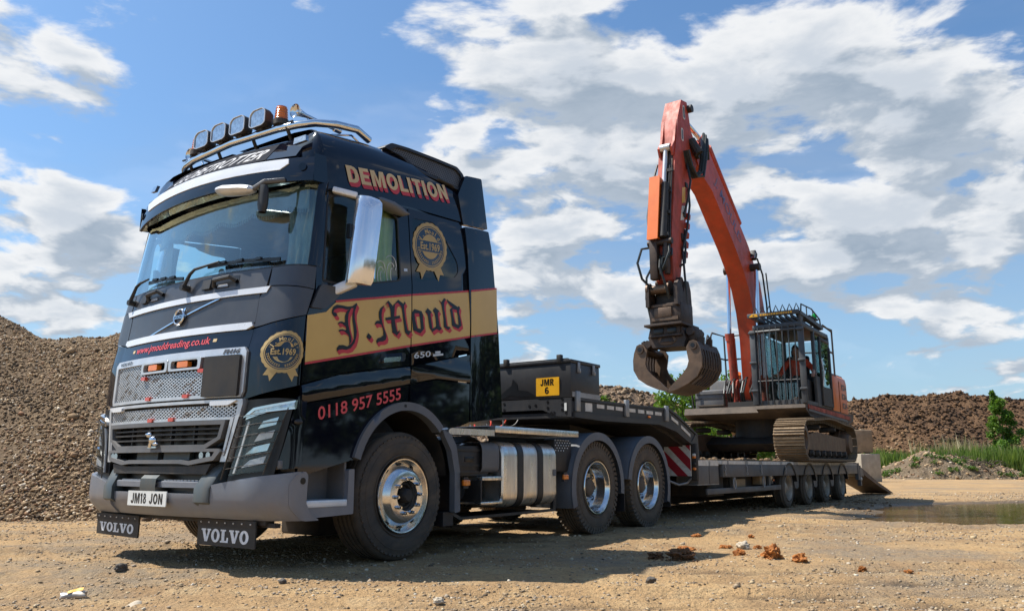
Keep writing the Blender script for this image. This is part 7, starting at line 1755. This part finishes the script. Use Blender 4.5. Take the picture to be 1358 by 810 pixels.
# pond water
m = bpy.data.materials.new('pond_water'); m.use_nodes = True; nt = m.node_tree; pb = nt.nodes['Principled BSDF']
co = nt.nodes.new('ShaderNodeTexCoord').outputs['Object']
nt.links.new(mixc(nt, noise(nt, co, 1.2, 4), (.075, .048, .016), (.11, .07, .025)), pb.inputs['Base Color']); pb.inputs['Roughness'].default_value = .03; pb.inputs['IOR'].default_value = 1.33; pb.inputs['Specular IOR Level'].default_value = .6
bn = nt.nodes.new('ShaderNodeBump'); bn.inputs['Distance'].default_value = .004; nt.links.new(noise(nt, vmth(nt, 'MULTIPLY', co, (1, 3, 1)), 3.0, 3), bn.inputs['Height']); nt.links.new(bn.outputs[0], pb.inputs['Normal']); MATS['pond_water'] = m
b = B(); b.add([(4.2, 10.2, -.062), (21, 10.2, -.062), (21, 21.5, -.062), (4.2, 21.5, -.062)], [(0, 1, 2, 3)]); o = obj('water', b, 'pond_water'); tag(o, kind='structure')

# ---------------------------------------------------------------- gravel heap on the left
def heapL(X, Y):
    crest = 17.6+.25*(X+8); base = 11.3+.12*(X+7)+.35*fbm(X, Y, .3, 2)
    H = np.interp(X, [-40, -24, -13.2, -11.6, -10.2, -8.3, -5.0, -2.0], [4.6, 5.3, 5.1, 4.4, 3.72, 3.85, 2.6, 0.2])+.30*fbm(X, Y, .5, 3)
    f = (Y-base)*.66; bk = (crest+6.2-Y)*.75+.2
    z = np.minimum(np.minimum(f, bk), H+.10*np.minimum(0, Y-crest)*0)
    z = z-.25*np.exp(-((z-H)/.35)**2)                       # rounded crest
    return z+.42*fbm(X, Y*.45, .55, 4, .6)*np.clip(z, 0, 1)+.10*fbm(X, Y, 1.6, 3, .6)+.06*fbm(X, Y, 4.0, 3)-.02
gx = np.arange(-30, -1.0, .10); gy = np.arange(9.6, 26, .10); X, Y = np.meshgrid(gx, gy); Z = heapL(X, Y)
heap = bpy.data.objects.new('gravel_heap', height_mesh('gravel_heap', X, Y, np.maximum(Z, -.25), 'gravel_base', Z > -.22)); C.objects.link(heap)
tag(heap, 'tall heap of loose brown gravel behind the front of the truck', 'gravel heap')
rng = np.random.default_rng(4)
n = 150000; px_ = rng.uniform(-17, -4.2, n); py_ = 11.0+rng.random(n)**1.35*8.0+.12*(px_+7); hz = heapL(px_, py_); ok = hz > -.03; px_, py_, hz = px_[ok], py_[ok], hz[ok]
ds = np.clip(1-(py_-11)/9, 0, 1); fines = fbm(px_, py_, .45, 4, .6); keep = rng.random(len(px_)) < np.clip(.80+3.4*fines, .15, 1); px_, py_, hz, ds = px_[keep], py_[keep], hz[keep], ds[keep]
sz = (.013+.050*rng.random(len(px_))**3.2)*(.85+.5*ds)
big = rng.random(len(px_)) < .012; sz[big] *= 1.7
pos = np.stack([px_, py_, hz+sz*.15], 1)
tint = np.clip(rng.normal(.36, .22, len(px_))+.7*fbm(px_, py_, .8, 3), 0, 1); tint[rng.random(len(px_)) < .04] = .97
o = bpy.data.objects.new('gravel_heap_stones', soup_mesh('gravel_heap_stones', stones(pos, sz*1.15, rng, .8, .3, OCT_V), OCT_F, 'gravel_stone', tint)); C.objects.link(o); o.parent = heap; o['kind'] = 'stuff'
n = 420; x = rng.uniform(-17, -4.5, n); y = 11.2+.12*(x+7)+rng.random(n)**1.6*6.5; z = heapL(x, y); ok = z > 0; x, y, z = x[ok], y[ok], z[ok]; s = .07+.13*rng.random(len(x))**2.5
o = bpy.data.objects.new('heap_lumps', soup_mesh('heap_lumps', stones(np.stack([x, y, z+s*.05], 1), s, rng, .75, .3), ICO_F, 'gravel_stone', np.clip(rng.normal(.38, .2, len(x)), 0, 1))); C.objects.link(o); o.parent = heap; o['kind'] = 'stuff'
# ---------------------------------------------------------------- loose stones over the yard
n = 95000; depth = 3.6+rng.random(n)**1.55*22; px_ = rng.uniform(-.72, .72, n)*depth; py_ = depth
cl = vnoise(px_*.9+5, py_*.9)*.6+vnoise(px_*2.3, py_*2.3+8)*.4; keep = rng.random(n) < np.clip((cl-.28)*2.6, .10, 1); px_, py_ = px_[keep], py_[keep]
ok = pond_depth(px_, py_) < -.2; px_, py_ = px_[ok], py_[ok]
sz = (.007+.030*rng.random(len(px_))**3.0)*np.clip(.7+py_*.045, .9, 1.6); sz[rng.random(len(px_)) < .012] *= 1.9
pos = np.stack([px_, py_, ground_z(px_, py_)+sz*.05], 1); tint = np.clip(rng.normal(.45, .25, len(px_)), 0, 1)
o = bpy.data.objects.new('yard_gravel', soup_mesh('yard_gravel', stones(pos, sz*1.15, rng, .65, .3, OCT_V), OCT_F, 'yard_stone', tint)); C.objects.link(o); tag(o, 'small loose stones scattered over the tan dirt yard', 'gravel', kind='stuff')

# ---------------------------------------------------------------- spoil banks behind
def bank(name, crest_px, depth, slope, xr, step, mat, seed, label, rough_amp, clods, clod_size, clod_mat, back=6.0):
    cx = [at(p, q, depth).x for p, q in crest_px]; cz = [at(p, q, depth).z for p, q in crest_px]
    rg = np.random.default_rng(seed)
    def hf(X, Y):
        H = np.interp(X*depth/np.maximum(Y, 1)*1.0, cx, cz)
        f = H-np.maximum(0, depth-Y)*slope*(1+.25*fbm(X+seed, Y, .12, 2)); f = np.minimum(f, H-np.maximum(0, Y-depth-back)*.5)
        return f+rough_amp*(1.6*fbm(X+seed*3, Y, .22, 4, .55)+.8*fbm(X, Y+seed, 1.1, 3, .6))-.1
    gx = np.arange(xr[0], xr[1], step); gy = np.arange(depth-max(cz)/slope-4, depth+back+6, step); X, Y = np.meshgrid(gx, gy); Z = hf(X, Y)
    o = bpy.data.objects.new(name, height_mesh(name, X, Y, np.maximum(Z, -.5), mat, Z > -.45)); C.objects.link(o)
    n = clods; x = rg.uniform(xr[0], xr[1], n); y = depth-max(cz)/slope+rg.random(n)*(max(cz)/slope+1.5); z = hf(x, y); ok = z > -.1; x, y, z = x[ok], y[ok], z[ok]
    s = clod_size[0]+(clod_size[1]-clod_size[0])*rg.random(len(x))**2.8; t = np.clip(.45+1.6*fbm(x, z*2.0+y*.3, .16, 4, .6)+rg.normal(0, .16, len(x))-.10*np.clip(z-3, 0, 2), 0, 1)
    c = bpy.data.objects.new(name+'_clods', soup_mesh(name+'_clods', stones(np.stack([x, y, z+s*.1], 1), s*1.15, rg, .8, .35, OCT_V), OCT_F, clod_mat, t)); C.objects.link(c); c.parent = o; c['kind'] = 'stuff'
    tag(o, label, 'earth bank'); return o, hf
bankR, hfR = bank('earth_bank', [(900, 560), (1000, 548), (1090, 540), (1130, 530), (1180, 525), (1250, 523), (1300, 526), (1358, 530), (1500, 520), (1800, 530)], 74, .62, (14, 85), .34, 'spoil_brown', 3,
     'long high bank of dark brown spoil beyond the green reeds', .85, 26000, (.10, .50), 'spoil_clod')
bankL, hfL = bank('earth_bank', [(560, 500), (640, 500), (720, 502), (795, 508), (830, 513), (860, 520), (890, 531), (925, 546), (960, 565), (1010, 600), (1040, 640)], 40, .60, (-6, 16), .2, 'spoil_grey', 8,
     'stony bank with green weeds between the tool box and hanging grab', .42, 12000, (.06, .36), 'bank_clod')

# ---------------------------------------------------------------- plants
def leaf_mat(name, c1, c2, c3, trans=.35):
    m = bpy.data.materials.new(name); m.use_nodes = True; nt = m.node_tree; nt.nodes.clear(); o = nt.nodes.new('ShaderNodeOutputMaterial')
    a = nt.nodes.new('ShaderNodeAttribute'); a.attribute_name = 'tint'
    c = mixc(nt, sstep(nt, a.outputs['Fac'], 0, .6), c1, c2); c = mixc(nt, sstep(nt, a.outputs['Fac'], .6, 1), c, c3)
    d = nt.nodes.new('ShaderNodeBsdfPrincipled'); d.inputs['Roughness'].default_value = .55; nt.links.new(c, d.inputs['Base Color']); d.inputs['Specular IOR Level'].default_value = .3
    t = nt.nodes.new('ShaderNodeBsdfTranslucent'); nt.links.new(mixc(nt, 1.0, c, (1.5, 1.5, .8), 'MULTIPLY'), t.inputs[0])
    mx_ = nt.nodes.new('ShaderNodeMixShader'); mx_.inputs[0].default_value = trans; nt.links.new(d.outputs[0], mx_.inputs[1]); nt.links.new(t.outputs[0], mx_.inputs[2]); nt.links.new(mx_.outputs[0], o.inputs[0]); MATS[name] = m
leaf_mat('leaf_green', (.035, .075, .012), (.075, .14, .022), (.12, .19, .035))
leaf_mat('leaf_bright', (.05, .11, .015), (.10, .19, .025), (.16, .25, .045))
leaf_mat('leaf_dark', (.018, .035, .010), (.035, .065, .016), (.06, .10, .025), .2)
leaf_mat('grass_blade', (.07, .12, .025), (.13, .20, .04), (.20, .25, .07))
leaf_mat('dry_reed', (.30, .25, .14), (.42, .35, .20), (.50, .43, .27), .2)
pm('bark', (0.10, 0.075, 0.05), (0.06, 0.045, 0.03), 9, 0.9, bump=0.01, bscale=40)
LEAF_V = np.array([(0, 0, 0), (.30, .45, .05), (0, 1.0, -.05), (-.30, .45, .05)]); LEAF_F = np.array([[0, 1, 2, 3]])
def leaves(pos, size, rng, up=0.0):
    n = len(pos); V = np.einsum('nij,kj->nki', rot_mats(n, rng), LEAF_V); 
    if up: V[:, :, 2] = V[:, :, 2]*(1-up)+np.abs(V[:, :, 2])*up
    return V*size[:, None, None]+pos[:, None, :]
def clumps(rng, n, centres, radii, squash=.9):
    k = rng.integers(0, len(centres), n); d = rng.normal(size=(n, 3)); d /= np.linalg.norm(d, axis=1)[:, None]
    r = rng.random(n)**.45; return np.array(centres)[k]+d*(np.array(radii)[k]*r)[:, None]*np.array([1, 1, squash]), k, r
def plant(name, base, height, centres, radii, n, leaf, mat, seed, label, cat, stems, group=None):
    rg = np.random.default_rng(seed); root = empty(name, base); tag(root, label, cat, group)
    p, k, r = clumps(rg, n, centres, radii); s = leaf*(.6+.8*rg.random(n)); t = np.clip(.25+.5*r*rg.random(n)+.25*rg.random(n)+.12*rg.normal(size=len(centres))[k], 0, 1)
    obj('crown', soup_mesh('crown', leaves(p, s, rg), LEAF_F, mat, t), None, root)
    b = B()
    for st in stems: b.tube(st[0], st[1], 6)
    obj('trunk', b, 'bark', root); return root
# sapling at the right edge of the reeds
bs_ = at(1342, 632, 62); bs_.z = 0
rg = random.Random(2); cs, rr = [], []
for k in range(44):
    h = .4+5.4*(k/43)**.9; w = 1.6*max(0, 1-(h/6.3))**.7+.18; cs.append((-.5*(h/5)**1.4*1.2+rg.uniform(-w, w)*1.15, rg.uniform(-w, w)*.7, h)); rr.append(.26+.26*(1-h/6))
cs += [(-.75, 0, 5.7), (-.68, 0, 6.05), (-.80, 0, 6.4), (-.5, 0, 5.9)]; rr += [.22, .2, .17, .15]
plant('sapling', bs_, 6, cs, rr, 12000, .17, 'leaf_bright', 3, 'slender young green tree rising above the reeds by the brown bank', 'tree',
      [([(0, 0, -.1), (-.05, 0, 1.5), (-.3, 0, 3.2), (-.75, 0, 5.8)], [.07, .055, .035, .01]), ([(-.05, 0, 1), (.5, 0, 2.2)], [.03, .01]), ([(-.1, 0, 1.6), (-.8, .2, 2.6)], [.03, .01])])
# low scrub right of the sapling
bs2 = at(1350, 632, 60); bs2.z = 0
plant('shrub', bs2, 2, [(random.uniform(-1.4, 1.6), random.uniform(-1, 1), random.uniform(.3, 1.7)) for _ in range(16)], [.6]*16, 3600, .15, 'leaf_green', 5, 'low green scrub at the foot of the slender young tree', 'shrub', [([(0, 0, -.1), (.1, 0, 1.0)], [.05, .02]), ([(.5, 0, -.1), (.7, 0, .9)], [.04, .02])])
# leafy shrubs behind the gooseneck
for i, (px0, py0, dep, W_, H_, lab) in enumerate(((905, 552, 33, 1.0, 1.5, 'bright green bush right below the hanging grab jaws'), (938, 560, 34, 1.1, 2.3, 'bright green bush between the grab and the grey excavator side box'), (968, 566, 32, 1.2, .9, 'low green bush under the grey side box of the excavator'))):
    bb_ = at(px0, py0, dep); z0 = bb_.z; bb_.z = 0; rg = random.Random(i+20)
    cs = [(rg.uniform(-W_, W_), rg.uniform(-.8, .8), rg.uniform(max(.1, z0-1.2), z0+H_*(1-.0))) for _ in range(26)]
    plant('bush', bb_, 3, cs, [.42]*26, 4200, .15, 'leaf_bright', 30+i, lab, 'bush', [([(0, 0, -.1), (0, 0, z0+H_*.6)], [.06, .02]), ([(.3, 0, -.1), (.5, 0, z0+H_*.5)], [.05, .02]), ([(-.3, 0, -.1), (-.5, .1, z0+H_*.4)], [.05, .02])])
# weeds on the stony bank
rg = np.random.default_rng(17); cx_ = rg.uniform(2, 10, 60); cy_ = rg.uniform(33, 39, 60); cz_ = hfL(cx_, cy_)
sel = vnoise(cx_*.6, cy_*.6) > .45; cx_, cy_, cz_ = cx_[sel], cy_[sel], cz_[sel]
p, k, r = clumps(rg, 5200, np.stack([cx_, cy_, cz_+.1], 1), np.full(len(cx_), .28), .7)
o = obj('bank_weeds', soup_mesh('bank_weeds', leaves(p, .10+.07*rg.random(len(p)), rg, .5), LEAF_F, 'leaf_bright', rg.random(len(p))), None); tag(o, 'low green weeds dotted over the stony bank behind the trailer', 'weeds', kind='stuff')
# reeds and grass between rubble and the brown bank
BL_V = np.array([(-.5, 0, 0), (.5, 0, 0), (.22, .25, .62), (0, .6, 1.0)]); BL_F = np.array([[0, 1, 2, 3]])
def blades(x, y, z, h, w, rng, lean):
    n = len(x); a = rng.uniform(0, 2*PI, n); V = np.empty((n, 4, 3)); c, s = np.cos(a), np.sin(a); l = lean*rng.random(n)
    for i in range(4): V[:, i, 0] = x+c*BL_V[i, 0]*w-s*BL_V[i, 1]*l*h; V[:, i, 1] = y+s*BL_V[i, 0]*w+c*BL_V[i, 1]*l*h; V[:, i, 2] = z+BL_V[i, 2]*h
    return V
rg = np.random.default_rng(6); n = 26000; y = rg.uniform(56, 66, n); x = rg.uniform(24, 60, n)+.0
hmod = .65+.7*vnoise(x*.35, y*.35)
o = obj('reed_bed', soup_mesh('reed_bed', blades(x, y, 0*x-.05, 1.7*hmod*(.6+.6*rg.random(n)), .085, rg, .5), BL_F, 'grass_blade', rg.random(n)), None); tag(o, 'strip of tall green grass in front of the brown spoil bank', 'grass', kind='stuff')
n = 8200; y = rg.uniform(60, 68, n); x = rg.uniform(25, 60, n); sel = vnoise(x*.22+2, y*.1) > .40; x, y = x[sel], y[sel]; n = len(x)
o = obj('dry_reeds', soup_mesh('dry_reeds', blades(x, y, 0*x, 2.9*(.6+.5*rg.random(n))*(.7+.5*vnoise(x*.5, y*.5)), .06, rg, .35), BL_F, 'dry_reed', rg.random(n)), None); tag(o, 'pale dry reeds standing above the green grass strip', 'reeds', kind='stuff')
n = 3000; y = rg.uniform(40, 66, n); x = y*rg.uniform(.20, .36, n); o = obj('rough_grass', soup_mesh('rough_grass', blades(x, y, 0*x-.02, .5+.5*rg.random(n), .06, rg, .7), BL_F, 'grass_blade', rg.random(n)), None); tag(o, 'rough green grass growing behind the trailer bed', 'grass', kind='stuff')
# rubble heap in front of the reeds
rb_c = at(1250, 634, 54); RX = rb_c.x
def rub(X, Y):
    prof = np.interp(X-RX, [-4.8, -3.2, -1.4, -.4, .8, 2.2, 3.6, 5.0, 7], [-.1, .65, 1.55, 1.9, 1.55, 1.35, .85, .45, -.1]); e = np.clip(1-((Y-54.5)/3.2)**2, -1, 1)
    return prof*e*(1+.5*fbm(X+3, Y, .45, 2))+.75*fbm(X, Y, .7, 5, .62)*np.clip(prof, 0, 1)-.10
gx = np.arange(RX-6, RX+8, .12); gy = np.arange(50.5, 58.5, .12); X, Y = np.meshgrid(gx, gy); Z = rub(X, Y)
rbh = bpy.data.objects.new('rubble_heap', height_mesh('rubble_heap', X, Y, np.maximum(Z, -.3), 'rubble_earth', Z > -.25)); C.objects.link(rbh); tag(rbh, 'low pale heap of rubble and roots in front of the green reeds', 'rubble heap')
rg = np.random.default_rng(9); n = 1500; x = rg.uniform(RX-5, RX+6.5, n); y = rg.uniform(51.2, 57, n); z = rub(x, y); ok = z > -.05; x, y, z = x[ok], y[ok], z[ok]; s = .05+.30*rg.random(len(x))**4
c = bpy.data.objects.new('rubble_stones', soup_mesh('rubble_stones', stones(np.stack([x, y, z], 1), s, rg, .7, .35), ICO_F, 'gravel_stone', np.clip(rg.normal(.5, .2, len(x)), 0, 1))); C.objects.link(c); c.parent = rbh; c['kind'] = 'stuff'
b = B(); rnd = random.Random(8)
for k in range(60):
    x, y = RX+rnd.uniform(1.2, 3.8), rnd.uniform(52, 55); z = float(rub(np.array([x]), np.array([y]))[0]); a = rnd.uniform(0, 6.28); L = rnd.uniform(.4, 1.1); q = Vector((x, y, z)); b.tube([q, q+Vector((L*.5*math.cos(a), L*.3*math.sin(a), rnd.uniform(.05, .35))), q+Vector((L*math.cos(a), L*.6*math.sin(a), rnd.uniform(-.1, .3)))], [.035, .025, .01], 5)
c = obj('roots', b, 'bark', rbh); c['kind'] = 'stuff'
rg = np.random.default_rng(33); wx = RX+rg.uniform(-4.2, 5, 26); wy = rg.uniform(51.5, 54, 26); wz = rub(wx, wy)
p, k, r = clumps(rg, 2600, np.stack([wx, wy, wz+.05], 1), np.full(26, .34), .5)
c = obj('rubble_weeds', soup_mesh('rubble_weeds', leaves(p, .11+.08*rg.random(len(p)), rg, .5), LEAF_F, 'leaf_green', rg.random(len(p))), None, rbh); c['kind'] = 'stuff'
# concrete blocks behind the ramps
pm('concrete', (0.42, 0.37, 0.29), (0.34, 0.30, 0.235), 3, 0.85, bump=0.01, bscale=20, dirt=0.2)
pm('concrete_dark', (0.27, 0.20, 0.13), (0.21, 0.155, 0.10), 3, 0.9, bump=0.01, bscale=20)
cbk = at(1147, 633, 43)
def cblock(name, c, d, rz, mat, lab):
    b = B(); b.box((0, 0, 0), d, None, .05)
    for k in (-.25, .25): b.box((d[0]*k, 0, d[2]/2+.03), (.22, .22, .08), None, .02)
    o = obj(name, b, mat); o.location = c; o.rotation_euler = (0, 0, rz); tag(o, lab, 'concrete block', 'concrete blocks by the trailer ramps'); return o
cblock('concrete_block', (cbk.x, 43, .72), (1.2, 1.2, 1.44), .25, 'concrete', 'pale lower concrete block standing behind the lowered trailer ramp')
cblock('concrete_block', (cbk.x-.15, 43.1, 2.1), (1.1, 1.0, 1.18), .1, 'concrete_dark', 'brown upper concrete block stacked on the pale one behind the track')

# ---------------------------------------------------------------- clods, stones and litter on the ground
pm('clay_orange', (0.42, 0.16, 0.035), (0.28, 0.10, 0.025), 30, 0.9, bump=0.006, bscale=70)
pm('clay_dark', (0.16, 0.075, 0.03), (0.09, 0.045, 0.02), 30, 0.95, bump=0.006, bscale=70)
pm('pale_stone', (0.48, 0.41, 0.31), (0.38, 0.32, 0.24), 25, 0.8, bump=0.003, bscale=80)
pm('dark_stone', (0.10, 0.085, 0.07), (0.07, 0.06, 0.05), 25, 0.85, bump=0.003, bscale=80)
from mathutils import noise as mn
def lump_bm(bm, c, w, h, seed, rough, sub=3):
    r = bmesh.ops.create_icosphere(bm, subdivisions=sub, radius=1.0); off = Vector((seed*3.7, seed*1.3, seed*7.1))
    for v in r['verts']:
        n_ = v.co.normalized(); k = 1+rough*(.9*mn.noise(n_*1.5+off)+.55*mn.noise(n_*3.6+off)+.35*mn.noise(n_*8+off)+.22*mn.noise(n_*17+off)); v.co = Vector((c[0]+n_.x*k*w/2, c[1]+n_.y*k*w/2*.85, c[2]+n_.z*k*h/2))
def clod(name, x, y, w, h, mat, seed, label, cat, lumps=14, rough=.32, group=None):
    """a broken lump with crumbs around it, sunk a little into the dirt"""
    rg = random.Random(seed); bm = bmesh.new(); stone_ = lumps <= 8; flat = h/w < .45
    if flat:
        for k in range(11): q = w*rg.uniform(.16, .42); lump_bm(bm, (rg.gauss(0, w*.22), rg.gauss(0, w*.16), 0), q, q*rg.uniform(.5, .9), seed+k*.37, .75, 3)
    else: lump_bm(bm, (0, 0, 0), w, h, seed, .35 if stone_ else .8, 4)
    if not stone_:
        for k in range(14): q = w*rg.uniform(.04, .15); a = rg.uniform(0, 6.28); d_ = w*rg.uniform(.45, 1.0); lump_bm(bm, (d_*math.cos(a), d_*math.sin(a), -h*.30), q, q*.7, seed+k, .7, 2)
    me = bpy.data.meshes.new(name); bm.to_mesh(me); bm.free(); me.polygons.foreach_set('use_smooth', [stone_]*len(me.polygons)); me.materials.append(MATS[mat])
    o = bpy.data.objects.new(name, me); C.objects.link(o); z = float(ground_z(np.array([x]), np.array([y]))[0]); o.location = (x, y, z+h*.30); o.rotation_euler = (0, 0, rg.uniform(0, 6)); tag(o, label, cat, group, 'stuff' if flat and not stone_ else None); return o
clod('clay_clod', 2.20, 6.97, .155, .12, 'clay_orange', 1, 'largest rust-orange lump of clay on the sunlit ground', 'clod')
clod('clay_clod', 2.35, 6.76, .105, .075, 'clay_orange', 2, 'crumbly orange clay lump just right of the largest lump', 'clod')
clod('clay_clod', 2.69, 6.37, .062, .048, 'clay_orange', 3, 'small round orange clay lump alone on the tan ground', 'clod')
clod('clay_clod', 2.92, 6.11, .075, .030, 'clay_orange', 4, 'flat orange clay crumbs, rightmost of the clay lumps', 'clod')
clod('clay_clod', 2.00, 7.26, .10, .065, 'clay_orange', 5, 'orange clay lump in front of the pale stone', 'clod')
clod('pale_stone', 2.20, 7.85, .13, .085, 'pale_stone', 6, 'smooth pale stone lying among the orange clay', 'stone', 6, .12)
clod('clay_clod', 2.06, 7.88, .12, .05, 'clay_orange', 7, 'orange clay crumbs touching the left of the pale stone', 'clod')
clod('clay_clod', 2.33, 7.86, .12, .045, 'clay_orange', 8, 'orange clay crumbs touching the right of the pale stone', 'clod')
clod('clay_clod', 1.62, 7.72, .20, .035, 'clay_orange', 9, 'flattened yellow-orange clay patch near the shadow edge', 'clod')
clod('clay_clod', 1.42, 6.92, .20, .10, 'clay_dark', 10, 'dark brown clay clump lying in the truck shadow', 'clod')
clod('clay_clod', 1.22, 7.02, .13, .065, 'clay_dark', 11, 'smaller dark clump in shadow left of the dark clay clump', 'clod')
clod('clay_clod', 2.58, 8.9, .07, .05, 'clay_orange', 12, 'tiny orange clay crumb, the farther one beyond the pale stone', 'clod')
clod('clay_clod', 2.02, 9.0, .09, .05, 'clay_orange', 13, 'tiny orange clay crumb near the shadow behind the pale stone', 'clod')
clod('dark_stone', -2.82, 5.99, .085, .06, 'dark_stone', 14, 'dark angular stone in front of the small front flap', 'stone', 8, .2)
clod('dark_stone', -1.49, 5.42, .05, .04, 'dark_stone', 15, 'small dark stone below the front wheel on sunlit dirt', 'stone', 8, .2)
clod('dark_stone', .94, 5.62, .075, .055, 'dark_stone', 16, 'grey stone on the sunlit dirt below the truck shadow', 'stone', 8, .2)
clod('dark_stone', -.42, 4.78, .06, .04, 'pale_stone', 17, 'small pale stone near the bottom edge of the dirt', 'stone', 8, .2)
# crushed drink can
pm('can_print', (0.42, 0.38, 0.33), (0.55, 0.50, 0.42), 18, 0.4, 0.4, dirt=0.3)
pm('can_yellow', (0.65, 0.38, 0.02), (0.6, 0.33, 0.02), 18, 0.5)
b = B(); rows = []
for k in range(12):
    t = k/11; rr_ = .030*(1-.12*math.sin(t*PI))*(1 if 0 < k < 11 else .82)
    rows.append([Vector((-.07+.14*t+.006*math.sin(a*3+t*5), rr_*math.cos(a)*(1+.12*math.sin(t*9)), .030+rr_*math.sin(a)*(.82+.1*math.cos(t*7+a)))) for a in np.linspace(0, 2*PI, 21)[:-1]])
b.grid(rows, True); b.add(rows[0], [tuple(range(20))]); b.add(rows[-1], [tuple(range(20))])
can = obj('crushed_can', b, 'can_print'); can.location = (-2.62, 5.0, float(ground_z(np.array([-2.62]), np.array([5.0]))[0])-.004); can.rotation_euler = (.1, -.05, .12); tag(can, 'crushed weathered drink can lying on the dirt ahead of the truck', 'can')
b = B(); rows = [[Vector((x, y+.012*math.sin(x*60), .055+.25*(x+.03)*.5+.006*math.sin(y*90))) for x in np.linspace(-.03, .055, 8)] for y in (-.012, .0, .014)]
b.grid(rows); obj('torn_wrapper', b, 'can_yellow', can)
b = B(); rows = [[Vector((x, y*(1-abs(x/.07)**2*.7), .012+.022*math.sin(x*32)+.010*math.sin(y*60+x*20))) for x in np.linspace(-.07, .07, 12)] for y in np.linspace(-.028, .028, 5)]
b.grid(rows); lf = obj('dead_leaf', b, 'pale_stone'); lf.location = (-2.11, 4.60, float(ground_z(np.array([-2.11]), np.array([4.6]))[0])+.004); lf.rotation_euler = (0, 0, .3); tag(lf, 'curled pale dead leaf at the bottom edge of the dirt', 'leaf')
# scuffed patch of dark churned mud beside the pond
rg = np.random.default_rng(12); n = 900; x = rg.uniform(4.0, 8.5, n); y = rg.uniform(14.2, 19, n); ok = (pond_depth(x, y) < -.1); x, y = x[ok], y[ok]; s = .02+.10*rg.random(len(x))**3
o = obj('churned_mud', soup_mesh('churned_mud', stones(np.stack([x, y, ground_z(x, y)+s*.1], 1), s, rg, .5), ICO_F, 'mud'), None); tag(o, 'dark churned mud beside the pond and the trailer tail', 'mud', kind='stuff')
# wood standing out of frame to the right: mirrored in the black paint
rg = np.random.default_rng(21); cs, rr = [], []
for k in range(26):
    a = R(8+k*3.6+rg.uniform(-1, 1)); d_ = rg.uniform(44, 60); bx0, by0 = d_*math.cos(a-R(35)), d_*math.sin(a-R(35))
    if by0 > bx0*.95*1.3: continue
    hh = rg.uniform(6.5, 11)
    for j in range(22): cs.append((bx0+rg.normal()*1.7, by0+rg.normal()*1.7, hh*(.25+.75*rg.random()))); rr.append(rg.uniform(.8, 1.6))
p, k, r = clumps(rg, 42000, cs, rr)
o = obj('treeline', soup_mesh('treeline', leaves(p, .38+.35*rg.random(len(p)), rg), LEAF_F, 'leaf_dark', np.clip(rg.random(len(p))*.6+.4*r, 0, 1)), None); tag(o, 'row of dark broadleaf trees mirrored in the black side of the truck', 'trees', kind='stuff')
